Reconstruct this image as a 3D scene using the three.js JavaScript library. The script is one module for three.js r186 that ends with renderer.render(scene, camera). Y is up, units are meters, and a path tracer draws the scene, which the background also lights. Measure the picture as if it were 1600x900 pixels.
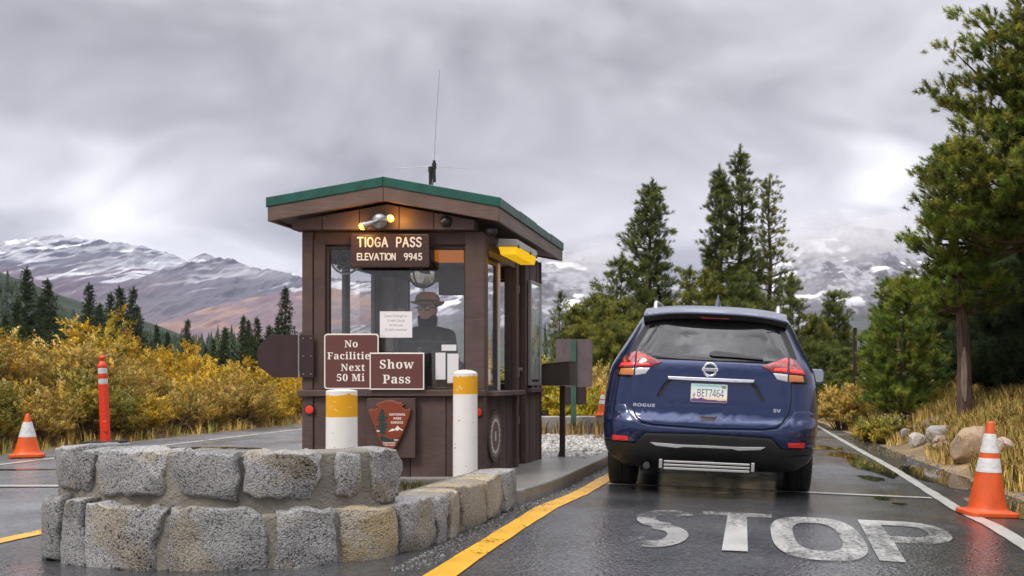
import * as THREE from 'three';
import { mergeGeometries, mergeVertices } from 'three/addons/utils/BufferGeometryUtils.js';
import { RoundedBoxGeometry } from 'three/addons/geometries/RoundedBoxGeometry.js';
import { TextGeometry } from 'three/addons/geometries/TextGeometry.js';
import { FontLoader } from 'three/addons/loaders/FontLoader.js';
import { TessellateModifier } from 'three/addons/modifiers/TessellateModifier.js';
import { MarchingCubes } from 'three/addons/objects/MarchingCubes.js';
import { RectAreaLightUniformsLib } from 'three/addons/lights/RectAreaLightUniformsLib.js';
import { Brush, Evaluator, SUBTRACTION } from 'three-bvh-csg';

// ---------------------------------------------------------------- camera, sky, sun, exposure
const scene = new THREE.Scene();
const renderer = new THREE.WebGLRenderer({ antialias: true });
renderer.toneMapping = THREE.LinearToneMapping;
renderer.toneMappingExposure = 1.26;
renderer.shadowMap.enabled = true;
RectAreaLightUniformsLib.init();
const camera = new THREE.PerspectiveCamera(2 * Math.atan(450 / 1600) * 180 / Math.PI, 16 / 9, 0.1, 12000);
camera.position.set(0, 0.94, 0);
camera.setViewOffset(1600, 900, -367, -140, 1600, 900);      // lens shift: the camera looks along the road
camera.updateProjectionMatrix();

// ---- noise
function rng(seed) { let s = seed >>> 0; return () => { s = (s + 0x6d2b79f5) | 0; let t = Math.imul(s ^ (s >>> 15), 1 | s); t = (t + Math.imul(t ^ (t >>> 7), 61 | t)) ^ t; return ((t ^ (t >>> 14)) >>> 0) / 4294967296; }; }
function hsh(x, y, z) { let h = Math.imul(x, 374761393) ^ Math.imul(y, 668265263) ^ Math.imul(z, 2147483647 - 1013); h = Math.imul(h ^ (h >>> 13), 1274126177); return ((h ^ (h >>> 16)) >>> 0) / 4294967296; }
const fade = (t) => t * t * (3 - 2 * t);
function vn3(x, y, z) {
  const xi = Math.floor(x), yi = Math.floor(y), zi = Math.floor(z), u = fade(x - xi), v = fade(y - yi), w = fade(z - zi);
  const l = (a, b, t) => a + (b - a) * t;
  return l(l(l(hsh(xi, yi, zi), hsh(xi + 1, yi, zi), u), l(hsh(xi, yi + 1, zi), hsh(xi + 1, yi + 1, zi), u), v),
    l(l(hsh(xi, yi, zi + 1), hsh(xi + 1, yi, zi + 1), u), l(hsh(xi, yi + 1, zi + 1), hsh(xi + 1, yi + 1, zi + 1), u), v), w);
}
function fbm3(x, y, z, o = 5) { let a = 0.5, s = 0, n = 0; for (let i = 0; i < o; i++) { s += a * vn3(x, y, z); n += a; a *= 0.5; x = x * 2.03 + 17.1; y = y * 2.03 + 9.2; z = z * 2.03 + 3.7; } return s / n; }
// tileable 2-D value noise, period p cells
function vnt(x, y, p, sd) {
  const xi = Math.floor(x), yi = Math.floor(y), u = fade(x - xi), v = fade(y - yi), m = (a) => ((a % p) + p) % p;
  const a = hsh(m(xi), m(yi), sd), b = hsh(m(xi + 1), m(yi), sd), c = hsh(m(xi), m(yi + 1), sd), d = hsh(m(xi + 1), m(yi + 1), sd);
  return a + (b - a) * u + (c - a) * v + (a - b - c + d) * u * v;
}
function fbt(x, y, p, o, sd) { let a = 0.5, s = 0, n = 0; for (let i = 0; i < o; i++) { s += a * vnt(x * p, y * p, p, sd + i); n += a; a *= 0.5; p *= 2; } return s / n; }
const clamp = (x, a = 0, b = 1) => Math.min(b, Math.max(a, x));
const sstep = (a, b, x) => fade(clamp((x - a) / (b - a)));
const mix = (a, b, t) => a + (b - a) * t;

// ---- overcast sky (computed): grey cloud deck, brighter toward the zenith, thin breaks over the far ranges
{
  const W = 2048, H = 1024, data = new Float32Array(W * H * 4);
  const gauss = (az, el, a0, e0, sa, se) => { let da = az - a0; if (da > Math.PI) da -= 2 * Math.PI; if (da < -Math.PI) da += 2 * Math.PI; return Math.exp(-(da * da) / (2 * sa * sa) - (el - e0) * (el - e0) / (2 * se * se)); };
  for (let j = 0; j < H; j++) {
    const el = ((j + 0.5) / H - 0.5) * Math.PI, y = Math.sin(el), c = Math.cos(el);
    for (let i = 0; i < W; i++) {
      const th = ((i + 0.5) / W - 0.5) * 2 * Math.PI, x = c * Math.cos(th), z = c * Math.sin(th), o = (j * W + i) * 4;
      const az = Math.atan2(x, -z);                         // 0 = straight down the road, negative to the west
      const yy = Math.max(y, 0), k = 1 / (yy + 0.22);
      const wx = fbm3(x * k * 1.1 + 4, yy * 3, z * k * 1.1, 3) - 0.5, wz = fbm3(x * k * 1.1 + 40, yy * 3, z * k * 1.1 + 7, 3) - 0.5;
      const n = fbm3(x * k * 1.5 + wx * 1.6, yy * 6 + wz, z * k * 1.5 + wz * 1.6, 6) - 0.5;
      const fine = 0.6 * (fbm3(x * 8 + wx * 5, y * 13 + wz * 5, z * 8, 6) - 0.5) + 0.4 * (fbm3(x * 22 + wx * 9, y * 34 + wz * 9, z * 22, 5) - 0.5);
      let L = 0.49 + (0.66 + 1.3 * sstep(0.38, 0.9, el)) * n + 0.34 * fine * (0.5 + sstep(0.0, 0.2, el));
      L += 1.75 * sstep(0.38, 1.15, el);
      L += 0.27 * gauss(az, el, -0.62, 0.135, 0.26, 0.042) * clamp(0.7 + 2.2 * n + 2.2 * fine, 0, 1.6) + 0.27 * gauss(az, el, 0.137, 0.165, 0.03, 0.04) * clamp(0.7 + 4 * fine, 0, 1.5);
      L -= 0.13 * gauss(az, el, -0.50, 0.27, 0.28, 0.06) * (1 + 2 * n);
      L += 0.08 * gauss(az, el, 0.05, 0.30, 0.2, 0.12);
      L += 0.05 * gauss(az, el, -0.15, 0.05, 0.5, 0.05);
      L *= clamp(1 + 3.0 * sstep(0.5, 0.9, el) * (fbm3(x * 11 + wx * 8, y * 11, z * 11 + wz * 8, 5) - 0.5), 0.35, 1.9);
      L = Math.max(L, 0.22);
      const warm = clamp((L - 0.5) * 1.2, -0.5, 0.5);
      data[o] = L * (0.995 + 0.01 * warm); data[o + 1] = L * (0.98 + 0.035 * warm); data[o + 2] = L * (1.06 - 0.05 * warm); data[o + 3] = 1;
    }
  }
  const t = new THREE.DataTexture(data, W, H, THREE.RGBAFormat, THREE.FloatType);
  t.mapping = THREE.EquirectangularReflectionMapping; t.magFilter = THREE.LinearFilter; t.needsUpdate = true;
  scene.background = t; scene.environment = t;
}
const sun = new THREE.DirectionalLight(0xfff1e0, 1.5);
sun.position.set(-22, 48, 20); sun.target.position.set(0, 0, -12);
sun.castShadow = true; sun.shadow.radius = 34; sun.shadow.mapSize.set(2048, 2048);
Object.assign(sun.shadow.camera, { left: -45, right: 45, top: 45, bottom: -45, near: 1, far: 160 });
scene.add(sun, sun.target);
scene.fog = new THREE.FogExp2(0xbccaf2, 0.00008);

// ---------------------------------------------------------------- helpers
const V3 = (x, y, z) => new THREE.Vector3(x, y, z);
const lin = (r, g, b) => new THREE.Color().setRGB(r, g, b);
const taken = new Map();
function numbered(n) { const k = taken.get(n) ?? 0; taken.set(n, k + 1); return k ? n + '_' + String(k).padStart(3, '0') : n; }
function tag(o, label, category, group) { o.userData = { label, category }; if (group) o.userData.group = group; return o; }
function thing(name, label, category, [x, y, z] = [0, 0, 0], group) {
  const g = new THREE.Group(); g.name = numbered(name); g.position.set(x, y, z); scene.add(g); return tag(g, label, category, group);
}
function shade(m) { m.castShadow = true; m.receiveShadow = true; return m; }
function part(parent, name, geo, mat, label) { const m = shade(new THREE.Mesh(geo, mat)); m.name = name; parent.add(m); if (label) m.userData.label = label; return m; }
function single(name, geo, mat, label, category, group) { const m = shade(new THREE.Mesh(geo, mat)); m.name = numbered(name); scene.add(m); return tag(m, label, category, group); }
function struct(name, geo, mat) { const m = shade(new THREE.Mesh(geo, mat)); m.name = numbered(name); m.userData.kind = 'structure'; scene.add(m); return m; }
function copyOf(o, label, group) { const c = o.clone(); c.name = numbered(o.name.replace(/_\d{3}$/, '')); c.userData = { ...o.userData }; if (label) c.userData.label = label; if (group) c.userData.group = group; scene.add(c); return c; }
const ni = (g) => (g.index ? g.toNonIndexed() : g);
function merge(list) { return mergeGeometries(list.map((g) => { const n = ni(g); for (const k of Object.keys(n.attributes)) if (!['position', 'normal', 'uv'].includes(k)) n.deleteAttribute(k); n.morphAttributes = {}; return n; })); }
// uv in metres from each face's own axis
function boxUV(g0, k = 1, off = 0) {
  const g = ni(g0), p = g.attributes.position, uv = new Float32Array(p.count * 2), a = V3(), b = V3(), c = V3(), n = V3();
  for (let i = 0; i < p.count; i += 3) {
    a.fromBufferAttribute(p, i); b.fromBufferAttribute(p, i + 1); c.fromBufferAttribute(p, i + 2);
    n.copy(b).sub(a).cross(c.sub(a)); const ax = Math.abs(n.x), ay = Math.abs(n.y), az = Math.abs(n.z);
    for (let q = 0; q < 3; q++) {
      const x = p.getX(i + q), y = p.getY(i + q), z = p.getZ(i + q);
      const [u, v] = ay >= ax && ay >= az ? [x, z] : ax >= az ? [z, y] : [x, y];
      uv[(i + q) * 2] = u * k + off; uv[(i + q) * 2 + 1] = v * k + off * 0.7;
    }
  }
  g.setAttribute('uv', new THREE.BufferAttribute(uv, 2)); return g;
}
const box = (w, h, d, x = 0, y = 0, z = 0, r = 0.004) => boxUV((r ? new RoundedBoxGeometry(w, h, d, 2, Math.min(r, w / 3, h / 3, d / 3)) : new THREE.BoxGeometry(w, h, d)).translate(x, y, z));
// box from corner to corner
const bx = (x0, x1, y0, y1, z0, z1, r = 0.004) => box(Math.abs(x1 - x0), Math.abs(y1 - y0), Math.abs(z1 - z0), (x0 + x1) / 2, (y0 + y1) / 2, (z0 + z1) / 2, r);
const cyl = (r0, r1, h, n = 24, x = 0, y = 0, z = 0) => new THREE.CylinderGeometry(r0, r1, h, n, 1).translate(x, y, z);
function tube(pts, r, n = 8, seg = 24) { return new THREE.TubeGeometry(new THREE.CatmullRomCurve3(pts.map((p) => V3(...p))), seg, r, n); }
const poly = (pts) => new THREE.Shape(pts.map(([x, y]) => new THREE.Vector2(x, y)));
function ext(shape, depth, bevel = 0.003, seg = 2) { return new THREE.ExtrudeGeometry(shape, { depth, bevelEnabled: bevel > 0, bevelThickness: bevel, bevelSize: bevel, bevelOffset: -bevel, bevelSegments: seg, curveSegments: 10 }); }
function lathe(pts, n = 32) { return new THREE.LatheGeometry(pts.map(([r, y]) => new THREE.Vector2(r, y)), n); }
function smooth(g, tol = 1e-4) { g = g.clone(); g.deleteAttribute('normal'); g.deleteAttribute('uv'); g = mergeVertices(g, tol); g.computeVertexNormals(); return g; }

// ---------------------------------------------------------------- textures
function tex(w, h, fn, srgb = false) {
  const d = new Uint8Array(w * h * 4), o = [0, 0, 0, 1];
  for (let j = 0; j < h; j++) for (let i = 0; i < w; i++) {
    o[3] = 1; fn((i + 0.5) / w, (j + 0.5) / h, o); const k = (j * w + i) * 4;
    for (let c = 0; c < 4; c++) d[k + c] = clamp(o[c]) * 255;
  }
  const t = new THREE.DataTexture(d, w, h); t.wrapS = t.wrapT = THREE.RepeatWrapping; t.magFilter = THREE.LinearFilter; t.minFilter = THREE.LinearMipmapLinearFilter;
  if (srgb) t.colorSpace = THREE.SRGBColorSpace; t.needsUpdate = true; return t;
}
const grey = (o, v) => { o[0] = o[1] = o[2] = v; };
const rep = (t, x, y = x) => { const c = t.clone(); c.repeat.set(x, y); c.needsUpdate = true; return c; };
function canvasTex(w, h, draw) { const c = document.createElement('canvas'); c.width = w; c.height = h; const g = c.getContext('2d'); draw(g, w, h); const t = new THREE.CanvasTexture(c); t.colorSpace = THREE.SRGBColorSpace; t.magFilter = THREE.LinearFilter; return t; }
const mat = (color, roughness = 0.7, more = {}) => new THREE.MeshPhysicalMaterial({ color, roughness, ...more });

const T = {};
T.grain = tex(512, 512, (u, v, o) => grey(o, 0.72 + 0.5 * (fbt(u, v, 6, 6, 3) - 0.5) + 0.12 * (hsh(u * 512 | 0, v * 512 | 0, 5) - 0.5)));            // mottling, near 0.72
T.grainBump = tex(512, 512, (u, v, o) => grey(o, fbt(u, v, 16, 5, 33)));
T.saw = tex(512, 512, (u, v, o) => grey(o, 0.5 + 0.55 * (fbt(u * 0.25, v * 1, 32, 4, 8) - 0.5) + 0.5 * (vnt(u * 6, v * 96, 96, 5) - 0.5)));        // rough-sawn grain along u
T.sawCol = tex(512, 512, (u, v, o) => { const n = fbt(u * 0.25, v, 24, 5, 8), m = fbt(u, v, 5, 4, 71), w = vnt(u * 64, v * 64, 64, 21) > 0.93 ? 0.06 : 0; grey(o, 0.80 + 0.24 * (n - 0.5) + 0.38 * (m - 0.5) + w + (vnt(u * 90, v * 30, 30, 25) > 0.955 ? 0.16 : 0)); });
T.asphalt = tex(1024, 1024, (u, v, o) => {
  const s = hsh(u * 1024 | 0, v * 1024 | 0, 9), n = fbt(u, v, 5, 5, 12), f = fbt(u, v, 128, 2, 90); let b = 0.40 + 0.26 * (n - 0.5) + 0.50 * (f - 0.5); if (s > 0.965) b += 0.28; if (s < 0.04) b -= 0.1;
  o[0] = b; o[1] = b * 1.0; o[2] = b * 1.02;
});
T.asphaltBump = tex(1024, 1024, (u, v, o) => grey(o, 0.5 + 0.7 * (fbt(u, v, 140, 2, 91) - 0.5) + 0.25 * (fbt(u, v, 12, 3, 15) - 0.5)));
T.granite = tex(1024, 1024, (u, v, o) => {
  const a = vnt(u * 150, v * 150, 150, 4), b = vnt(u * 210, v * 210, 210, 14), c = fbt(u, v, 4, 5, 6), d = vnt(u * 90, v * 90, 90, 24);
  const st = fbt(u, v, 3, 5, 406), ru = sstep(0.56, 0.70, fbt(u, v, 4, 6, 407)); let g = 0.53 + 0.46 * (c - 0.5) + 0.30 * (st - 0.5) + 0.30 * (vnt(u * 260, v * 260, 260, 2) - 0.5); if (a > 0.66) g -= 0.30 * sstep(0.66, 0.76, a); if (b > 0.74) g += 0.20; if (d < 0.2) g -= 0.2;
  o[0] = g * 1.0; o[1] = g * mix(0.985, 0.90, ru); o[2] = g * mix(0.975, 0.72, ru);
});
T.graniteBump = tex(512, 512, (u, v, o) => grey(o, 0.6 * fbt(u, v, 20, 5, 44) + 0.4 * vnt(u * 120, v * 120, 120, 45)));
T.lichen = tex(1024, 1024, (u, v, o) => {
  const a = vnt(u * 150, v * 150, 150, 4), b = vnt(u * 210, v * 210, 210, 14), c = fbt(u, v, 4, 5, 6), n = 0.75 * sstep(0.45, 0.66, fbt(u, v, 5, 6, 61)) + 0.2;
  let g = 0.55 + 0.3 * (c - 0.5) + 0.26 * (vnt(u * 260, v * 260, 260, 2) - 0.5); if (a > 0.68) g -= 0.26 * sstep(0.68, 0.76, a); if (b > 0.76) g += 0.16;
  o[0] = g; o[1] = g * mix(0.98, 0.84, n); o[2] = g * mix(0.97, 0.55, n);
});
T.bark = tex(256, 512, (u, v, o) => { const n = fbt(u, v * 0.5, 12, 5, 31), c = vnt(u * 20, v * 12, 4, 9); const b = 0.55 + 0.7 * (n - 0.5) + 0.2 * (c - 0.5); o[0] = b; o[1] = b * 0.97; o[2] = b * 0.95; });
T.barkBump = tex(256, 512, (u, v, o) => grey(o, fbt(u, v * 0.5, 12, 5, 31)));
T.worn = tex(1024, 1024, (u, v, o) => { const n = fbt(u, v, 7, 6, 51), f = fbt(u, v, 110, 2, 52), l = fbt(u, v, 3, 3, 57); const k = n * 0.55 + f * 0.35 + l * 0.1; o[0] = o[1] = o[2] = sstep(0.30, 0.35, k); });
T.fade = tex(1024, 1024, (u, v, o) => { const n = fbt(u, v, 4, 6, 351), f = fbt(u, v, 150, 2, 352), s = fbt(u * 3, v * 0.5, 16, 4, 353); o[0] = o[1] = o[2] = clamp(0.66 + 1.7 * (n - 0.5) + 0.9 * (f - 0.5) + 0.8 * (s - 0.5), 0.05, 0.92); });
T.fadeOld = tex(1024, 1024, (u, v, o) => { const n = fbt(u, v, 7, 6, 361), f = fbt(u, v, 110, 3, 362); o[0] = o[1] = o[2] = clamp(0.42 + 2.6 * (n - 0.5) + 1.2 * (f - 0.5), 0.02, 0.8); });
T.soil = tex(1024, 1024, (u, v, o) => {
  const n = fbt(u, v, 6, 6, 81), f = vnt(u * 260, v * 260, 260, 82), g = fbt(u, v, 20, 4, 83); let b = 0.50 + 0.5 * (n - 0.5) + 0.22 * (f - 0.5); if (f > 0.86) b += 0.16;
  const dry = sstep(0.48, 0.62, g); o[0] = mix(b * 0.95, b * 1.25, dry); o[1] = mix(b * 0.88, b * 1.02, dry); o[2] = mix(b * 0.82, b * 0.55, dry);
});
T.soilBump = tex(512, 512, (u, v, o) => grey(o, 0.5 * fbt(u, v, 10, 5, 84) + 0.5 * fbt(u, v, 60, 2, 85)));
T.dapple = tex(512, 512, (u, v, o) => grey(o, 0.8 + 0.4 * (fbt(u, v, 5, 6, 93) - 0.5) - (vnt(u * 40, v * 40, 40, 94) > 0.9 ? 0.12 : 0)));

const M = {
  brown: mat(lin(0.105, 0.064, 0.055), 0.62, { map: rep(T.sawCol, 1.4, 1.4), bumpMap: rep(T.saw, 1.4, 1.4), bumpScale: 0.0014 }),
  fascia: mat(lin(0.16, 0.103, 0.085), 0.6, { map: rep(T.sawCol, 1.1), bumpMap: rep(T.saw, 1.1), bumpScale: 0.0022 }),
  signBrown: mat(lin(0.115, 0.048, 0.042), 0.45, { map: rep(T.grain, 3) }),
  plateBack: mat(lin(0.044, 0.018, 0.02), 0.5, { map: rep(T.grain, 2), bumpMap: rep(T.grainBump, 2), bumpScale: 0.001 }),
  green: mat(lin(0.008, 0.112, 0.085), 0.42, { map: rep(T.grain, 2) }),
  black: mat(lin(0.012, 0.012, 0.013), 0.45),
  rubber: mat(lin(0.016, 0.016, 0.017), 0.75, { map: rep(T.grain, 4) }),
  white: mat(lin(0.78, 0.78, 0.77), 0.5),
  steel: mat(lin(0.42, 0.43, 0.44), 0.38, { metalness: 0.8 }),
  chrome: mat(lin(0.82, 0.83, 0.85), 0.12, { metalness: 1 }),
  alu: mat(lin(0.55, 0.54, 0.52), 0.35, { metalness: 0.9 }),
  concrete: mat(lin(0.36, 0.345, 0.315), 0.55, { map: rep(T.grain, 1.2), bumpMap: rep(T.grainBump, 2.5), bumpScale: 0.004 }),
  mortar: mat(lin(0.27, 0.25, 0.21), 0.9, { map: rep(T.grain, 2.5), bumpMap: rep(T.grainBump, 6), bumpScale: 0.006 }),
  glass: mat(lin(1, 1, 1), 0.02, { transmission: 1, thickness: 0, ior: 1.5 }),
};
const font = await new FontLoader().loadAsync('fonts/droid/droid_sans_bold.typeface.json');
const R = Math.PI / 180;
// ---------------------------------------------------------------- the ground, road, kerbs
// d = metres down the road from the camera (z = -d)
const roadY = (x, d) => -0.044 * Math.max(x, -1.7) - (0.016 * clamp(d - 7, 0, 45) + 0.04 * sstep(6.6, 8.6, d)) * sstep(-5.5, -2, x);
const bend = (d) => -0.004 * Math.pow(Math.max(d - 32, 0), 2);
function terrainY(x, d) {
  const xr = x - bend(d), n = fbm3(x * 0.55, d * 0.55, 2.2, 4) - 0.5, big = fbm3(x * 0.06, d * 0.06, 8.2, 3) - 0.5;
  let y = roadY(clamp(xr, -8.3, 2.6), Math.min(d, 60)) - 0.04;
  const r = Math.max(xr - 2.55 - 0.3 * (fbm3(d * 0.4, 1, 5, 2) - 0.5), 0);
  y += sstep(0, 1.2, r) * 0.36 * Math.min(r, 4) + 0.10 * Math.max(Math.min(r, 30) - 4, 0) + sstep(0.2, 1.5, r) * (0.34 * n + 0.5 * big);
  const l = Math.max(-8.35 - xr, 0); y += 0.03 * Math.min(l, 10) + sstep(0, 2, l) * (0.2 * n);
  const far = sstep(60, 240, Math.hypot(x, d)); y = mix(y, -1.0 + 3 * big, far);
  return y;
}
function gridGeo(xs, ds, f) {
  const nx = xs.length, nd = ds.length, P = new Float32Array(nx * nd * 3), U = new Float32Array(nx * nd * 2), I = [];
  for (let j = 0; j < nd; j++) for (let i = 0; i < nx; i++) { const k = j * nx + i, q = f(xs[i], ds[j]); P.set(q, k * 3); U.set([q[0], -q[2]], k * 2); }
  for (let j = 0; j < nd - 1; j++) for (let i = 0; i < nx - 1; i++) { const a = j * nx + i, b = a + 1, c = a + nx, e = c + 1; I.push(a, b, c, b, e, c); }
  const g = new THREE.BufferGeometry(); g.setAttribute('position', new THREE.BufferAttribute(P, 3)); g.setAttribute('uv', new THREE.BufferAttribute(U, 2)); g.setIndex(I); g.computeVertexNormals(); return g;
}
const span = (a, b, n) => Array.from({ length: n + 1 }, (_, i) => a + (b - a) * i / n);
const grow = (a, step, k, end) => { const o = []; let x = a, s = step; while (Math.abs(x) < Math.abs(end)) { x += s; s *= k; o.push(x); } return o; };
{
  const xs = [...grow(-14, -0.5, 1.22, 6000).reverse(), ...span(-14, 2.4, 34), ...span(2.6, 12, 48), ...grow(12, 0.5, 1.22, 6000)];
  const ds = [...grow(-6, -1, 1.5, 800).reverse(), ...span(-6, 8, 20), ...span(8.25, 40, 128), ...grow(40, 0.6, 1.18, 7000)];
  struct('ground', gridGeo(xs, ds, (x, d) => [x, terrainY(x, d), -d]), mat(lin(0.42, 0.335, 0.22), 0.85, { map: rep(T.soil, 0.45), bumpMap: rep(T.soilBump, 0.7), bumpScale: 0.03 }));
}
// wet film: where the asphalt is smooth with water and where its grain stands out of it
T.wet = tex(1024, 2048, (u, v, o) => {
  const x = -9 + u * 12, n = fbt(u, v * 3, 5, 6, 201), f = fbt(u * 2, v * 4, 22, 4, 202), tr = Math.exp(-Math.pow((x - 0.75) / 0.28, 2)) + Math.exp(-Math.pow((x + 0.85) / 0.28, 2));
  let r = 0.175 + 0.60 * (n - 0.5) + 0.30 * (f - 0.5) - 0.05 * tr; if (x < -3.8) r += 0.13;
  grey(o, clamp(r, 0.07, 0.6));
});
const wetMap = rep(T.wet, 1 / 12, 1 / 40); wetMap.offset.set(9 / 12, 0.1);
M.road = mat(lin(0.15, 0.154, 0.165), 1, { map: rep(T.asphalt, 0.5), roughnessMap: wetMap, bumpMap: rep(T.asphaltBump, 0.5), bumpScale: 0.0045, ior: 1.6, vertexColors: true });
const roadG = gridGeo([...span(-8.3, -1.7, 44), ...span(-1.6, 2.65, 34)], [...span(-8, 3, 12), ...span(3.2, 24, 104), ...span(24.5, 76, 103)], (x, d) => [x + bend(d), roadY(x, d) + (x > 2.6 ? -0.05 : 0), -d]);
{                                                          // worn wheel paths, a tar patch, mottled resurfacing; sky sheen painted into left lane
  const p = roadG.attributes.position, C = []; for (let i = 0; i < p.count; i++) {
    const d = -p.getZ(i), x = p.getX(i) - bend(d), n = fbm3(x * 0.9, d * 0.45, 3, 5), f = fbm3(x * 4, d * 3, 9, 3); let c = 0.85 + 0.75 * (n - 0.5) + 0.4 * (f - 0.5);
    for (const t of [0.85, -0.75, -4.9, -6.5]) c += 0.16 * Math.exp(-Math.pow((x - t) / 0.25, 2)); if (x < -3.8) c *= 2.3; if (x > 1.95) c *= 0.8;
    C.push(c, c, c * 1.01); } roadG.setAttribute('color', new THREE.Float32BufferAttribute(C, 3));
}
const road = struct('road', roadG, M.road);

// painted lines: ribbons with ragged edges, worn through in places
const faded = (c, worn) => mat(c, 0.3, { map: rep(T.dapple, 1.1), alphaMap: rep(worn, 0.42), transparent: true, bumpMap: rep(T.asphaltBump, 0.5), bumpScale: 0.003 });
const paint = (c, worn, r = 0.33) => mat(c, r, { map: rep(T.dapple, 1.1), alphaMap: rep(worn, 0.6), alphaTest: 0.5, bumpMap: rep(T.asphaltBump, 0.5), bumpScale: 0.0012 });
M.yellow = paint(lin(0.80, 0.43, 0.025), T.worn); M.whitePaint = paint(lin(0.47, 0.46, 0.43), T.worn); M.whiteOld = faded(lin(0.46, 0.455, 0.45), T.fadeOld); M.whiteLetter = faded(lin(0.55, 0.545, 0.53), T.fade);
function ribbon(name, m, pts, w, lift = 0.005) {
  const c = new THREE.CatmullRomCurve3(pts.map(([x, d]) => V3(x, 0, -d))), n = Math.ceil(c.getLength() / 0.12), P = [], U = [], I = [];
  for (let i = 0; i <= n; i++) {
    const p = c.getPointAt(i / n), t = c.getTangentAt(i / n), s = V3(-t.z, 0, t.x);
    for (const e of [-1, 1]) { const k = e * w / 2 * (1 + 0.16 * (vn3(i * 0.7, e * 5, 1) - 0.5)) + 0.01 * (vn3(i * 0.2, e, 4) - 0.5), x = p.x + s.x * k, z = p.z + s.z * k; P.push(x, roadY(x - bend(-z), -z) + lift, z); U.push(x, -z); }
    if (i) { const a = 2 * i - 2; I.push(a, a + 1, a + 2, a + 1, a + 3, a + 2); }
  }
  const g = new THREE.BufferGeometry(); g.setAttribute('position', new THREE.Float32BufferAttribute(P, 3)); g.setAttribute('uv', new THREE.Float32BufferAttribute(U, 2)); g.setIndex(I); g.computeVertexNormals();
  return part(road, name, g, m);
}
ribbon('yellow_line', M.yellow, [[-1.33, 2.5], [-1.36, 5], [-1.35, 8], [-1.34, 12], [-1.4, 20], [-1.5, 34]], 0.135);
ribbon('yellow_line', M.yellow, [[-3.98, 2], [-3.94, 5], [-3.95, 8], [-4.0, 16], [-4.1, 24]], 0.12);
ribbon('edge_line', M.whitePaint, [[1.64, 2.5], [1.68, 6.4], [1.76, 9.7], [1.86, 13.5], [1.9, 17], [2.0, 24], [2.1, 32], [1.7, 44], [0.5, 60]], 0.115);
ribbon('edge_line', M.whitePaint, [[-7.42, 1], [-7.4, 10], [-7.45, 17], [-7.5, 30], [-8.0, 45]], 0.11);
ribbon('stop_bar', M.whitePaint, [[-1.25, 9.22], [0.2, 9.22], [1.66, 9.2]], 0.11, 0.0085);
ribbon('stop_bar', M.whitePaint, [[-7.3, 8.12], [-5.6, 8.12], [-4.1, 8.12]], 0.13, 0.0085);
{
  const flat = (shape, m) => {
    const g = new TessellateModifier(0.25, 5).modify(new THREE.ShapeGeometry(shape, 16)), p = g.attributes.position, U = new Float32Array(p.count * 2);
    for (let i = 0; i < p.count; i++) { const x = p.getX(i), d = p.getY(i); p.setXYZ(i, x, roadY(x, d) + 0.0075, -d); U.set([x, d], i * 2); }
    g.setAttribute('uv', new THREE.BufferAttribute(U, 2)); g.computeVertexNormals(); part(road, 'painted_letter', g, m);
  };
  const ov = (cx, cd, rx, rd, n = 40, e = 0.72) => Array.from({ length: n }, (_, i) => { const a = i / n * 2 * Math.PI, c = Math.cos(a), s = Math.sin(a); return [cx + rx * Math.sign(c) * Math.abs(c) ** e, cd + rd * Math.sign(s) * Math.abs(s) ** e]; });
  // S: two bowls from a thick polyline
  const cen = []; for (let i = 0; i <= 16; i++) { const a = (20 + 250 * i / 16) * R; cen.push([-0.525 + 0.125 * Math.cos(a), 6.66 + 0.31 * Math.sin(a)]); } for (let i = 0; i <= 16; i++) { const a = (90 - 250 * i / 16) * R; cen.push([-0.525 + 0.125 * Math.cos(a), 5.92 + 0.31 * Math.sin(a)]); }
  const L = [], Rr = []; cen.forEach((p, i) => { const q = cen[Math.min(i + 1, cen.length - 1)], o = cen[Math.max(i - 1, 0)]; let tx = (q[0] - o[0]) / 0.125, td = (q[1] - o[1]) / 0.31; const l = Math.hypot(tx, td) || 1; tx /= l; td /= l; L.push([p[0] - td * 0.062, p[1] + tx * 0.11]); Rr.push([p[0] + td * 0.062, p[1] - tx * 0.11]); });
  flat(poly([...L, ...Rr.reverse()]), M.whiteOld);
  flat(poly([[-0.3, 7.14], [0.17, 7.1], [0.17, 6.88], [0.0, 6.89], [0.005, 5.5], [-0.135, 5.5], [-0.13, 6.9], [-0.3, 6.92]]), M.whiteLetter);
  const O = poly(ov(0.42, 6.17, 0.275, 0.84)); O.holes.push(new THREE.Path(ov(0.42, 6.17, 0.14, 0.55).map(([x, y]) => new THREE.Vector2(x, y)))); flat(O, M.whiteLetter);
  const P = poly([[0.755, 7.0], ...Array.from({ length: 15 }, (_, i) => { const a = (90 - 180 * i / 14) * R; return [1.06 + 0.23 * Math.cos(a), 6.52 + 0.48 * Math.sin(a)]; }), [0.87, 6.04], [0.835, 5.38], [0.70, 5.4]]);
  P.holes.push(new THREE.Path([[0.88, 6.76], ...Array.from({ length: 13 }, (_, i) => { const a = (90 - 180 * i / 12) * R; return [1.04 + 0.11 * Math.cos(a), 6.52 + 0.24 * Math.sin(a)]; }), [0.88, 6.28]].map(([x, y]) => new THREE.Vector2(x, y)))); flat(P, M.whiteLetter);
}
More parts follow.
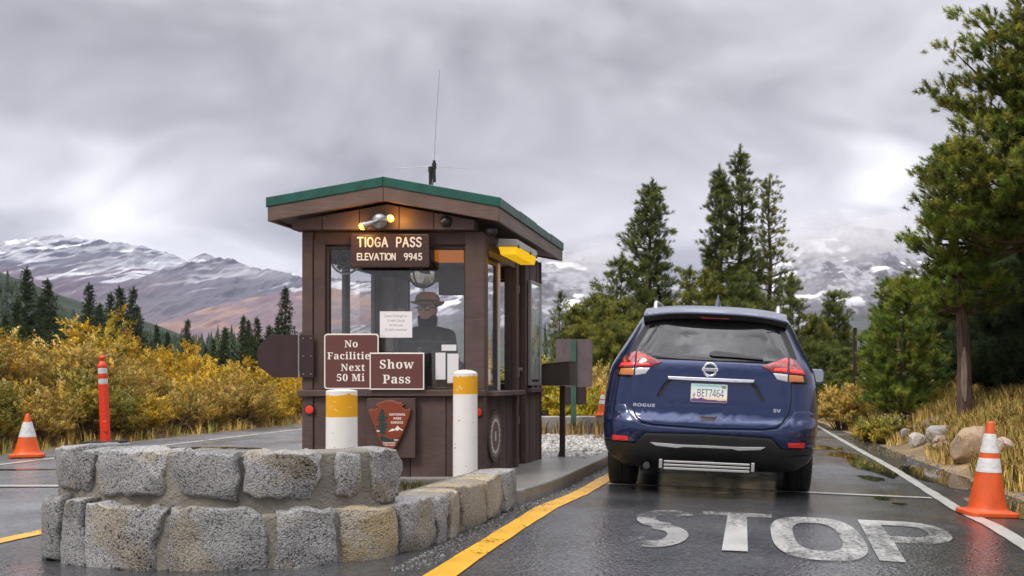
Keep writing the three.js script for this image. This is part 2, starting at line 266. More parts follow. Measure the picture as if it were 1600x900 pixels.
// standing water along the edge line: dark still film with ragged outline
M.water = mat(lin(0.022, 0.021, 0.02), 0.03, { ior: 1.33 });
function puddle(cx, cd, rx, rd, seed) {
  const n = 46, pts = Array.from({ length: n }, (_, i) => { const a = i / n * 2 * Math.PI, k = 0.45 + 1.1 * fbm3(Math.cos(a) * 1.6 + seed, Math.sin(a) * 1.6, seed, 4); return [cx + Math.cos(a) * rx * k, cd + Math.sin(a) * rd * k]; });
  const g = new THREE.ShapeGeometry(poly(pts)), p = g.attributes.position; for (let i = 0; i < p.count; i++) { const x = p.getX(i), d = p.getY(i); p.setXYZ(i, x, roadY(x, d) + 0.0035, -d); } g.computeVertexNormals();
  const m = struct('puddle', g, M.water); return m;
}
[[1.62, 13.2, 0.24, 1.7, 1], [1.5, 15.6, 0.28, 1.0, 2], [2.22, 12.0, 0.3, 1.6, 3], [1.36, 11.3, 0.14, 0.4, 4], [2.25, 8.6, 0.28, 0.9, 5], [1.3, 17.5, 0.4, 0.7, 6], [1.2, 9.0, 0.09, 0.13, 7], [1.28, 8.6, 0.06, 0.1, 8], [-6.6, 12.5, 0.6, 0.28, 9], [-5.4, 15.2, 0.8, 0.3, 10], [2.2, 6.3, 0.22, 0.6, 11], [-1.16, 11.9, 0.1, 0.8, 12], [-6.9, 9.6, 0.5, 0.06, 14]].forEach((a) => puddle(...a));

// traffic island: kerbed concrete slab under the booth, planting bed behind the stone wall, gravel beyond
const IY = (d) => roadY(-1.6, d);
function slab(name, pts, top, h, m) {
  const g = boxUV(new TessellateModifier(0.6, 6).modify(ext(poly(pts), h, 0.018, 3).rotateX(-Math.PI / 2))), p = g.attributes.position;
  for (let i = 0; i < p.count; i++) p.setY(i, p.getY(i) - h + top + IY(-p.getZ(i)));
  g.computeVertexNormals(); return struct(name, g, m);
}
M.slab = mat(lin(0.26, 0.25, 0.235), 0.32, { map: rep(T.grain, 1), bumpMap: rep(T.grainBump, 2), bumpScale: 0.003 });
slab('pavement', [[-3.72, 8.55], [-2.17, 8.55], [-2.17, 7.25], [-2.1, 7.1], [-1.62, 7.06], [-1.56, 7.16], [-1.555, 11.4], [-3.72, 11.4]], 0.085, 0.2, M.slab);
slab('kerb', [[-1.56, 11.41], [-1.56, 18.3], [-1.72, 18.3], [-1.72, 11.41]], 0.085, 0.2, M.slab);
slab('planting_bed', [[-3.42, 5.25], [-1.95, 5.2], [-1.84, 6.9], [-2.18, 7.02], [-2.18, 8.54], [-3.5, 8.54]], 0.035, 0.1, mat(lin(0.16, 0.125, 0.085), 0.9, { map: rep(T.soil, 1.4), bumpMap: rep(T.soilBump, 2), bumpScale: 0.02 }));
{
  const g = gridGeo(span(-5.6, -1.73, 30), span(11.42, 18.35, 50), (x, d) => [x, roadY(-1.6, d) + 0.075 + 0.03 * (fbm3(x * 3, d * 3, 1, 3) - 0.5) + (x < -3.9 ? -0.02 : 0), -d]);
  struct('gravel_bed', g, mat(lin(0.36, 0.345, 0.32), 0.85, { map: rep(T.granite, 0.8), bumpMap: rep(T.graniteBump, 3), bumpScale: 0.03 }));
}
function scatter(name, geo, m, list, colors, label, category) {
  const im = new THREE.InstancedMesh(geo, m, list.length), o = new THREE.Object3D();
  list.forEach(([x, y, z, s, ry = 0, rx = 0, rz = 0, sy = s], i) => { o.position.set(x, y, z); o.rotation.set(rx, ry, rz); o.scale.set(s, sy, s); o.updateMatrix(); im.setMatrixAt(i, o.matrix); if (colors) im.setColorAt(i, colors(i)); });
  im.name = numbered(name); shade(im); im.userData = { kind: 'stuff', label, category }; scene.add(im); return im;
}
{
  const r = rng(5), peb = new THREE.IcosahedronGeometry(1, 1), p = peb.attributes.position;
  for (let i = 0; i < p.count; i++) { const k = 0.75 + 0.5 * vn3(p.getX(i) * 1.7 + 3, p.getY(i) * 1.7, p.getZ(i) * 1.7); p.setXYZ(i, p.getX(i) * k * 1.2, p.getY(i) * k * 0.75, p.getZ(i) * k); } peb.computeVertexNormals();
  const L = [], C = [lin(0.42, 0.40, 0.37), lin(0.30, 0.29, 0.28), lin(0.5, 0.48, 0.45), lin(0.22, 0.2, 0.18)];
  for (let i = 0; i < 5200; i++) { const x = -3.9 + r() * 2.15, d = 11.45 + Math.pow(r(), 1.25) * 6.8; L.push([x, IY(d) + 0.078, -d, 0.012 + 0.022 * r() * r(), r() * 6, r() * 6, r() * 6]); }
  scatter('gravel', peb, mat(lin(1, 1, 1), 0.8), L, (i) => C[i % 4], 'pale grey gravel covering the island behind the booth', 'gravel');
  const G = [];
  for (let i = 0; i < 2600; i++) {                          // washed grit at the foot of the wall and along both kerbs
    const q = r(); let x, d;
    if (q < 0.35) { d = 4.6 + r() * 2.6; x = -1.60 + 0.03 * (d - 5) + Math.abs(r() - r()) * 0.17; } else if (q < 0.6) { d = 7 + r() * 7; x = -1.54 + Math.abs(r() - r()) * 0.12; } else { d = 5 + r() * 18; x = 2.05 + Math.sqrt(r()) * 0.75; }
    G.push([x, (x > 2.6 ? terrainY(x, d) : roadY(x, d)) + 0.002, -d, 0.0025 + 0.007 * r() * r() * (q > 0.6 ? 2 : 1), r() * 6, r() * 6, r() * 6]);
  }
  scatter('grit', peb, mat(lin(1, 1, 1), 0.7), G, (i) => C[(i * 7) % 4].clone().multiplyScalar(0.42), 'fine wet grit along the kerb and road edge', 'grit');
}
// ---------------------------------------------------------------- stone wall round the nose of the island
const wallPath = new THREE.CatmullRomCurve3([[-3.62, 6.6], [-3.6, 5.7], [-3.5, 5.12], [-3.34, 4.9], [-3.05, 4.72], [-2.63, 4.6], [-2.19, 4.63], [-1.93, 4.77], [-1.73, 5.0], [-1.645, 5.35], [-1.60, 5.9], [-1.575, 6.5], [-1.57, 7.02]].map(([x, d]) => V3(x, 0, -d)), false, 'catmullrom', 0.5);
wallPath.arcLengthDivisions = 800;
const wallLen = wallPath.getLength();
function wallAt(s, inset, y) {                              // s metres along the face, inset metres behind it
  const t = clamp(s / wallLen, 0, 1), p = wallPath.getPointAt(t), g = wallPath.getTangentAt(t), nx = g.z, nz = -g.x;   // (nx, nz) points away from the road side
  const over = s < 0 ? s : s > wallLen ? s - wallLen : 0;
  return V3(p.x + nx * inset + g.x * over, y, p.z + nz * inset + g.z * over);
}
const tables = new Map();
function faceTable(inset) {
  if (!tables.has(inset)) { let t = []; for (let i = 0; i <= 3000; i++) { const s = wallLen * i / 3000, p = wallAt(s, inset, 0); t.push([s, p.x / -p.z, -p.z]); } let m = 0; t.forEach((r, i) => { if (r[1] < t[m][1]) m = i; }); tables.set(inset, t.slice(m)); }
  return tables.get(inset);
}
// a survey point of the face (bearing and drop from the survey station) as metres along the face and height
function onFace(u, v, inset = 0) {
  let best = null; const b = (u - 1167) / 1600;
  for (const [s, q, d] of faceTable(inset)) { const e = Math.abs(q - b); if (!best || e < best[0]) best = [e, s, d]; }
  return [best[1], 0.94 - (v - 590) * best[2] / 1600];
}
const stoneWall = thing('stone_wall', 'low curved wall of grey granite blocks set in mortar at the nose of the traffic island', 'stone wall');
{
  const tint = (a, m) => [0, 1, 2].map((k) => mat(lin(a[0] * (0.9 + 0.12 * k), a[1] * (0.9 + 0.12 * k), a[2] * (0.9 + 0.12 * k)), 0.8, { map: rep(m, 1.25), bumpMap: rep(T.graniteBump, 1.7), bumpScale: 0.007 }));
  const greyM = tint([0.47, 0.472, 0.48], T.granite), tanM = tint([0.50, 0.475, 0.42], T.lichen);
  function stone(pts, back, proud, m, k, inset) {
    const sy0 = pts.map(([u, v]) => onFace(u, v, inset - proud)), mx = sy0.reduce((a, p) => a + p[0], 0) / sy0.length, my = sy0.reduce((a, p) => a + p[1], 0) / sy0.length, sy = sy0.map(([a, b]) => [a + Math.sign(a - mx) * 0.006, b + Math.sign(b - my) * 0.005]);
    // subdivide and roughen the outline
    const out = []; sy.forEach((p, i) => { const q = sy[(i + 1) % sy.length], n = Math.max(2, Math.round(Math.hypot(q[0] - p[0], q[1] - p[1]) / 0.035)); for (let j = 0; j < n; j++) { const t = j / n, w = 0.014 * (j ? 1 : 0.3); out.push([p[0] + (q[0] - p[0]) * t + w * (vn3(k * 7 + i * 3.1 + j * 0.9, 2, 1) - 0.5) * 2, p[1] + (q[1] - p[1]) * t + w * (vn3(k * 5 + i * 2.3 + j * 0.9, 9, 4) - 0.5) * 2]); } });
    let g = new THREE.ExtrudeGeometry(poly(out), { depth: back, bevelEnabled: true, bevelThickness: 0.014, bevelSize: 0.012, bevelOffset: -0.010, bevelSegments: 3, steps: 3 });
    g = new TessellateModifier(0.055, 7).modify(ni(g)); g = smooth(g, 1e-4);
    const p = g.attributes.position; g.computeBoundingBox(); const bb = g.boundingBox, U = [];
    for (let i = 0; i < p.count; i++) {
      let s = p.getX(i), y = p.getY(i), f = p.getZ(i);      // f: 0 .. back, the largest is the face
      const cx = (s - (bb.min.x + bb.max.x) / 2) / (bb.max.x - bb.min.x), cy = (y - (bb.min.y + bb.max.y) / 2) / (bb.max.y - bb.min.y);
      const fr = sstep(back * 0.5, back, f), lump = fbm3(s * 7 + k * 3, y * 7, k, 4) - 0.5, chip = fbm3(s * 22, y * 22, f * 22 + k, 3) - 0.5;
      const tilt = (vn3(k, 1, 5) - 0.5) * 0.05;
      let cut = 0; for (let e = 0; e < 5; e++) { const th = vn3(k * 3.3, e * 1.7, 8) * 6.283 + e * 1.257, c0 = 0.26 + 0.2 * vn3(k, e, 3); cut = Math.max(cut, cx * Math.cos(th) + cy * Math.sin(th) - c0); }
      f -= fr * 0.085 * cut; f += fr * (0.032 * lump + tilt * 0.5 * cx * 2 - 0.014 * (cx * cx + cy * cy) + 0.018 * chip);
      const up = sstep(bb.max.y - 0.03, bb.max.y, y); y += 0.012 * up * (fbm3(s * 9, f * 9, k, 3) - 0.5) * 2 + 0.01 * chip; s += 0.012 * chip;
      const w = wallAt(s, inset + back - f - proud, y); p.setXYZ(i, w.x, w.y, w.z);
    }
    g = ni(g); g.computeVertexNormals(); g = smooth(g, 1e-5); const gg = boxUV(g, 1, k * 0.37); part(stoneWall, 'stone', gg, m);
  }
  const UP = [
    [[86, 703], [123, 700], [121, 762], [88, 762]], [[125, 706], [146, 706], [138, 767], [124, 764]], [[158, 706], [254, 710], [251, 773], [158, 770]],
    [[270, 708], [370, 711], [373, 740], [370, 781], [300, 775], [266, 770]], [[388, 709], [504, 711], [503, 745], [488, 766], [486, 779], [400, 776], [383, 768]],
    [[531, 711], [565, 713], [568, 757], [560, 776], [530, 774]], [[583, 705], [616, 704], [626, 722], [624, 772], [600, 785], [582, 776]]];
  const LO = [
    [[68, 784], [89, 776], [90, 872], [64, 868]], [[95, 783], [134, 781], [130, 884], [93, 880]], [[140, 788], [200, 793], [253, 794], [240, 840], [231, 894], [135, 888]],
    [[268, 797], [382, 796], [400, 806], [414, 825], [417, 894], [258, 898]], [[433, 800], [522, 797], [526, 886], [430, 893]], [[533, 797], [612, 795], [618, 810], [616, 870], [605, 880], [537, 884]],
    [[626, 790], [664, 778], [676, 798], [674, 850], [650, 868], [630, 864]], [[681, 779], [698, 775], [697, 852], [684, 856]], [[701, 771], [716, 768], [719, 838], [704, 846]],
    [[722, 764], [755, 755], [758, 815], [726, 835]], [[760, 752], [782, 742], [784, 803], [763, 812]], [[786, 740], [806, 735], [808, 786], [789, 798]]];
  const tan = new Set([5, 8, 9, 10]);
  UP.forEach((p, i) => stone(p, 0.24, 0.014, greyM[i % 3], i + 1, 0.05));
  LO.forEach((p, i) => stone(p, i > 5 ? 0.2 : 0.24, 0.016, (tan.has(i) ? tanM : greyM)[i % 3], i + 20, 0));
  // mortar core: lower course all round, upper course set back
  const core = (s0, s1, y0, y1, inset, thick) => {
    const n = 90, P = [], I = []; const rows = 7;
    const prof = (q) => [[inset, y0], [inset, (y0 + y1) / 2], [inset + 0.004, y1 - 0.014], [inset + 0.018, y1], [inset + thick / 2, y1 + 0.006], [inset + thick - 0.02, y1], [inset + thick, y0]][q];
    for (let i = 0; i <= n; i++) for (let q = 0; q < rows; q++) { const s = s0 + (s1 - s0) * i / n, [a, y] = prof(q), nn = q === 0 || q === rows - 1 ? 0 : 0.016 * (fbm3(s * 9, q * 2.3, 3, 3) - 0.5); const w = wallAt(s, a + nn, y + nn); P.push(w.x, w.y, w.z); }
    for (let i = 0; i < n; i++) for (let q = 0; q < rows - 1; q++) { const a = i * rows + q, b = a + rows; I.push(a, a + 1, b, b, a + 1, b + 1); }
    for (const [o, f] of [[0, 1], [n * rows, 0]]) for (let q = 1; q < rows - 1; q++) f ? I.push(o, o + q + 1, o + q) : I.push(o, o + q, o + q + 1);
    const g = new THREE.BufferGeometry(); g.setAttribute('position', new THREE.Float32BufferAttribute(P, 3)); g.setIndex(I); return boxUV((() => { const h = ni(g); h.computeVertexNormals(); return smooth(h); })());
  };
  const [sA] = onFace(88, 740, 0.05), [sB] = onFace(622, 740, 0.05);
  part(stoneWall, 'mortar', core(0.02, wallLen - 0.03, 0.0, 0.318, 0.004, 0.27), M.mortar);
  part(stoneWall, 'mortar', core(sA + 0.02, sB - 0.02, 0.29, 0.59, 0.054, 0.25), M.mortar);
}
// ---------------------------------------------------------------- entrance booth
const BX0 = -3.737, BX1 = -2.204, BF = -8.6, BB = -10.88, BY = 0.055;
const booth = thing('entrance_booth', 'small dark brown wooden ranger booth with a green edged gable roof', 'booth', [0, 0, 0]);
{
  const P = (n, g, m = M.brown, l) => part(booth, n, g, m, l);
  M.inner = mat(lin(0.20, 0.185, 0.17), 0.8, { map: rep(T.sawCol, 1) });
  M.frameDark = mat(lin(0.035, 0.024, 0.022), 0.5);
  M.brownB = mat(lin(0.095, 0.056, 0.048), 0.62, { map: rep(T.sawCol, 1.3), bumpMap: rep(T.saw, 1.3), bumpScale: 0.0013 });
  const bb = [M.brown, M.brownB, mat(lin(0.115, 0.072, 0.063), 0.6, { map: rep(T.sawCol, 1.5), bumpMap: rep(T.saw, 1.5), bumpScale: 0.0013 })];
  // lower front: plywood panels butted with narrow grooves, corner board each side
  const cuts = [BX0 + 0.095, -3.19, -2.83, -2.53, BX1 - 0.105];
  for (let i = 0; i < 4; i++) P('wall_panel', bx(cuts[i] + 0.003, cuts[i + 1] - 0.003, BY + 0.03, 0.778, BF - 0.05, BF - 0.012, 0.004), bb[i % 3]);
  P('corner_board', bx(BX0, BX0 + 0.092, BY, 0.778, BF - 0.09, BF, 0.006)); P('corner_board', bx(BX1 - 0.1, BX1, BY, 0.778, BF - 0.09, BF, 0.006));
  P('base_board', bx(BX0 + 0.094, BX1 - 0.102, BY - 0.04, BY + 0.027, BF - 0.07, BF - 0.02, 0.004), M.brown);
  P('wall_lining', bx(BX0 + 0.05, BX1 - 0.05, BY, 0.77, BF - 0.1, BF - 0.055, 0), M.brown);
  // sill, posts and header of the front window
  P('sill', bx(BX0 - 0.025, BX1 + 0.006, 0.781, 0.838, BF - 0.10, BF + 0.03, 0.008));
  const wx0 = -3.548, wx1 = -2.366, wy0 = 0.84, wy1 = 2.045;
  P('post', bx(BX0, -3.648, wy0, 2.165, BF - 0.1, BF, 0.006)); P('trim_board', bx(-3.645, wx0, wy0, 2.10, BF - 0.09, BF - 0.012, 0.005), M.brownB);
  P('post', bx(wx1, BX1, wy0, 2.165, BF - 0.1, BF + 0.004, 0.006), bb[2]);
  P('header', bx(-3.643, wx1 - 0.003, 2.06, 2.165, BF - 0.09, BF - 0.02, 0.005), M.brown);
  const fr = P('window', merge([bx(wx0, wx0 + 0.028, wy0, wy1, BF - 0.075, BF - 0.03), bx(wx1 - 0.02, wx1, wy0, wy1, BF - 0.075, BF - 0.03), bx(wx0 + 0.029, wx1 - 0.021, wy1 - 0.025, wy1, BF - 0.075, BF - 0.03), bx(wx0 + 0.029, wx1 - 0.021, wy0, wy0 + 0.02, BF - 0.075, BF - 0.03)]), M.frameDark);
  part(fr, 'pane', bx(wx0 + 0.03, wx1 - 0.022, wy0 + 0.022, wy1 - 0.027, BF - 0.054, BF - 0.05, 0), M.glass);
  // left wall: low boards, window, solid rear bay
  P('side_wall', bx(BX0, BX0 + 0.06, BY, 0.8, BB + 0.09, BF - 0.102), M.brown);
  P('side_wall', bx(BX0, BX0 + 0.06, 2.0, 2.165, BB + 0.09, BF - 0.102)); P('side_wall', bx(BX0, BX0 + 0.06, 0.802, 1.998, BB + 0.09, -10.2), M.inner);
  const wl = P('window', merge([bx(BX0 + 0.01, BX0 + 0.05, 0.802, 0.84, -10.195, BF - 0.104), bx(BX0 + 0.01, BX0 + 0.05, 1.96, 1.998, -10.195, BF - 0.104), bx(BX0 + 0.01, BX0 + 0.05, 0.842, 1.958, -9.52, -9.42), bx(BX0 + 0.01, BX0 + 0.05, 0.842, 1.958, -10.195, -10.15)]), M.frameDark);
  part(wl, 'pane', bx(BX0 + 0.026, BX0 + 0.03, 0.843, 1.957, -9.418, BF - 0.106, 0), M.glass); part(wl, 'pane', bx(BX0 + 0.026, BX0 + 0.03, 0.843, 1.957, -10.148, -9.522, 0), M.glass);
  // rear wall with a wide window
  P('rear_wall', bx(BX0, BX1, BY, 0.88, BB, BB + 0.08)); P('rear_wall', bx(BX0, BX1, 1.98, 2.165, BB, BB + 0.08)); P('rear_wall', bx(BX0, -3.60, 0.882, 1.978, BB, BB + 0.08), M.inner); P('rear_wall', bx(-2.36, BX1, 0.882, 1.978, BB, BB + 0.08));
  const wr = P('window', merge([bx(-3.598, -3.57, 0.884, 1.976, BB + 0.02, BB + 0.06), bx(-2.39, -2.362, 0.884, 1.976, BB + 0.02, BB + 0.06), bx(-3.571, -2.389, 0.884, 0.91, BB + 0.021, BB + 0.059), bx(-3.571, -2.389, 1.95, 1.976, BB + 0.021, BB + 0.059)]), M.frameDark); part(wr, 'pane', bx(-3.568, -2.392, 0.912, 1.948, BB + 0.036, BB + 0.04, 0), M.glass);
  P('floor', bx(BX0 + 0.062, BX1 - 0.062, BY + 0.03, BY + 0.08, BB + 0.082, BF - 0.104), M.inner); P('ceiling', bx(BX0 + 0.062, BX1 - 0.062, 2.1, 2.15, BB + 0.082, BF - 0.11), M.inner);
  // service side: vertical boards, counter, sliding window, door recess, rear bay
  const sd = [8.70, 8.86, 9.0, 9.14, 9.28, 9.42, 9.56, 9.68]; for (let i = 0; i < 7; i++) P('siding_board', bx(BX1 - 0.05, BX1 - 0.008 + (i % 2) * 0.004, BY, 0.778, -sd[i + 1] + 0.005, -sd[i] - 0.005, 0.006), bb[(i * 2) % 3]);
  P('wall_lining', bx(BX1 - 0.08, BX1 - 0.052, BY, 0.778, -9.7, BF - 0.104, 0), M.brown);
  P('counter', bx(BX1 - 0.16, BX1 + 0.10, 0.781, 0.822, -9.74, BF - 0.09, 0.006), bb[2]);
  P('door_post', bx(BX1 - 0.09, BX1 + 0.025, BY, 2.165, -9.78, -9.70, 0.006)); P('header', bx(BX1 - 0.09, BX1, 2.03, 2.165, -9.698, BF - 0.104, 0.004));
  const ws = P('window', merge([bx(BX1 - 0.07, BX1 + 0.012, 1.975, 2.028, -9.698, -8.71), bx(BX1 - 0.07, BX1 - 0.005, 0.824, 1.973, -8.745, -8.705)]), mat(lin(0.13, 0.085, 0.06), 0.5));
  const sash = part(ws, 'sash', merge([bx(BX1 - 0.06, BX1 - 0.03, 0.826, 1.972, -9.17, -9.12), bx(BX1 - 0.06, BX1 - 0.03, 1.93, 1.972, -9.118, -8.747), bx(BX1 - 0.06, BX1 - 0.03, 0.826, 0.87, -9.118, -8.747)]), M.frameDark);
  part(ws, 'jamb', bx(BX1 - 0.062, BX1 - 0.022, 0.826, 1.972, -9.25, -9.175), mat(lin(0.52, 0.49, 0.45), 0.5));
  part(ws, 'pane', bx(BX1 - 0.047, BX1 - 0.043, 0.872, 1.928, -9.118, -8.748, 0), M.glass);
  part(ws, 'jamb', bx(BX1 - 0.075, BX1 - 0.02, 0.826, 1.972, -9.698, -9.62), M.frameDark);
  const door = P('door', bx(BX1 - 0.10, BX1 - 0.065, BY + 0.02, 2.1, -10.2, -9.782, 0.004), M.brown); part(door, 'handle', cyl(0.018, 0.018, 0.05, 16).rotateZ(Math.PI / 2).translate(BX1 - 0.045, 1.02, -10.14), M.steel);
  for (const y of [0.5, 0.95, 1.75]) part(door, 'hinge', bx(BX1 - 0.062, BX1 + 0.031, y, y + 0.07, -9.792, -9.784, 0), M.steel);
  const rd = [10.20, 10.37, 10.54, 10.71, 10.88]; for (let i = 0; i < 4; i++) P('siding_board', bx(BX1 - 0.055, BX1 + 0.004 * (i % 2), BY, 2.165, -rd[i + 1] + 0.004, -rd[i] - 0.004, 0.006), bb[i % 3]);
  P('wall_lining', bx(BX1 - 0.1, BX1 - 0.057, BY, 2.165, BB + 0.082, -10.2, 0), M.brown);
  P('corner_board', bx(BX1 - 0.10, BX1 + 0.02, BY, 2.165, BB - 0.02, BB - 0.001)); P('shelf', bx(BX1 + 0.006, BX1 + 0.05, 0.79, 0.83, -10.86, -10.22, 0.005));
  P('header', bx(BX1 - 0.09, BX1 - 0.01, 2.10, 2.165, -10.198, -9.784, 0));
  // gable boards over the window
  const gz = BF + 0.09, ridge = -2.99, top = (x) => 2.39 - 0.179 * Math.abs(x - ridge), gx = [-3.785, -3.53, -3.22, -2.89, -2.60, -2.262];
  for (let i = 0; i < 5; i++) { const a = gx[i] + 0.003, b = gx[i + 1] - 0.003, pts = [[a, 2.17], [b, 2.17], [b, top(b) - 0.01]]; if (a < ridge && b > ridge) pts.push([ridge, top(ridge) - 0.01]); pts.push([a, top(a) - 0.01]); P('gable_board', boxUV(ext(poly(pts), 0.03, 0.003).translate(0, 0, gz - 0.03)), bb[(i + 1) % 3]); }
  P('gable_lining', boxUV(ext(poly([[-3.78, 2.168], [-2.27, 2.168], [-2.27, top(-2.27) - 0.012], [ridge, top(ridge) - 0.012], [-3.78, top(-3.78) - 0.012]]), 0.11, 0).translate(0, 0, gz - 0.145)), M.brown);
  // roof: deck, fascia boards, green metal drip edge, shingle courses
  const RX0 = -3.94, RX1 = -2.04, RF = -8.42, RB = -11.33, sl = 0.179;
  const off = (x) => -sl * Math.abs(x - ridge);
  const roof = P('roof', boxUV(ext(poly([[RX0 + 0.03, 2.41 + off(RX0 + 0.03)], [ridge, 2.41], [RX1 - 0.03, 2.41 + off(RX1 - 0.03)], [RX1 - 0.03, 2.47 + off(RX1 - 0.03)], [ridge, 2.47], [RX0 + 0.03, 2.47 + off(RX0 + 0.03)]]), RF - RB - 0.06, 0).translate(0, 0, RB + 0.03)), M.brown);
  const fas = (a, b, z) => ext(poly([[a, 2.395 + off(a)], [b, 2.395 + off(b)], [b, 2.512 + off(b)], [a, 2.512 + off(a)]]), 0.032, 0.004).translate(0, 0, z);
  for (const z of [RF - 0.032, RB]) { part(roof, 'fascia', boxUV(fas(RX0, ridge - 0.0015, z)), M.fascia); part(roof, 'fascia', boxUV(fas(ridge + 0.0015, RX1, z)), M.fascia); }
  M.fasciaSide = mat(lin(0.20, 0.155, 0.13), 0.55, { map: rep(T.sawCol, 0.8), bumpMap: rep(T.saw, 0.8), bumpScale: 0.004 });  // eave boards, paler and greyer than the front fascia
  for (const x of [RX0, RX1 - 0.03]) part(roof, 'fascia', bx(x, x + 0.03, 2.224, 2.342, RB + 0.034, RF - 0.036, 0.004), M.fasciaSide);
  const drip = (a, b, z) => ext(poly([[a, 2.513 + off(a)], [b, 2.513 + off(b)], [b, 2.594 + off(b)], [a, 2.594 + off(a)]]), 0.02, 0.006).translate(0, 0, z);
  part(roof, 'drip_edge', boxUV(merge([drip(RX0 - 0.012, ridge - 0.001, RF - 0.014), drip(ridge + 0.001, RX1 + 0.012, RF - 0.014)])), M.green);
  M.greenOld = mat(lin(0.05, 0.13, 0.10), 0.4, { map: rep(T.grain, 1.5), bumpMap: rep(T.grainBump, 3), bumpScale: 0.006 });
  for (const sgn of [-1, 1]) for (let k = 0; k < 4; k++) {                               // weathered strips along the eaves
    const z0 = mix(RF - 0.02, RB, k / 4), z1 = mix(RF - 0.02, RB, (k + 1) / 4) + 0.006, x = sgn > 0 ? RX1 + 0.012 : RX0 - 0.012;
    part(roof, 'drip_edge', bx(x - sgn * 0.02, x + sgn * 0.002 * (k % 2), 2.344, 2.424 + 0.006 * (k % 2), z0, z1, 0.005), M.greenOld);
  }
  for (const sgn of [-1, 1]) for (let k = 0; k < 6; k++) { const a = ridge + sgn * (k * 0.16), b = ridge + sgn * ((k + 1) * 0.16 - 0.004), pts = [[a, 2.575 + off(a)], [b, 2.575 + off(b)], [b, 2.592 + off(b)], [a, 2.588 + off(a)]]; part(roof, 'roofing_strip', boxUV(ext(poly(sgn > 0 ? pts : pts.reverse()), RF - RB - 0.05, 0.002).translate(0, 0, RB + 0.02)), M.greenOld); }
  part(roof, 'deck', boxUV(ext(poly([[RX0 + 0.02, 2.472 + off(RX0 + 0.02)], [ridge, 2.472], [RX1 - 0.02, 2.472 + off(RX1 - 0.02)], [RX1 - 0.02, 2.57 + off(RX1 - 0.02)], [ridge, 2.57], [RX0 + 0.02, 2.57 + off(RX0 + 0.02)]]), RF - RB - 0.1, 0).translate(0, 0, RB + 0.04)), M.brown);
}
// ---------------------------------------------------------------- signs and fittings on the booth
function face(w, h, t) { const g = new THREE.PlaneGeometry(w, h); return g.translate(0, 0, t); }
const rrect = (w, h, r) => { const s = new THREE.Shape(), x = -w / 2, y = -h / 2; s.moveTo(x + r, y); s.lineTo(x + w - r, y); s.quadraticCurveTo(x + w, y, x + w, y + r); s.lineTo(x + w, y + h - r); s.quadraticCurveTo(x + w, y + h, x + w - r, y + h); s.lineTo(x + r, y + h); s.quadraticCurveTo(x, y + h, x, y + h - r); s.lineTo(x, y + r); s.quadraticCurveTo(x, y, x + r, y); return s; };
function shapeUV(g, x0, y0, w, h) { const p = g.attributes.position, u = new Float32Array(p.count * 2); for (let i = 0; i < p.count; i++) { u[2 * i] = (p.getX(i) - x0) / w; u[2 * i + 1] = (p.getY(i) - y0) / h; } g.setAttribute('uv', new THREE.BufferAttribute(u, 2)); return g; }
function printed(parent, shape, w, h, z, t, rough = 0.45, name = 'lettering') { return part(parent, name, shapeUV(new THREE.ShapeGeometry(shape, 12), -w / 2, -h / 2, w, h).translate(0, 0, z), mat(0xffffff, rough, { map: t })); }
const at = (u, v, d) => [(u - 1167) * d / 1600, 0.94 - (v - 590) * d / 1600, -d];
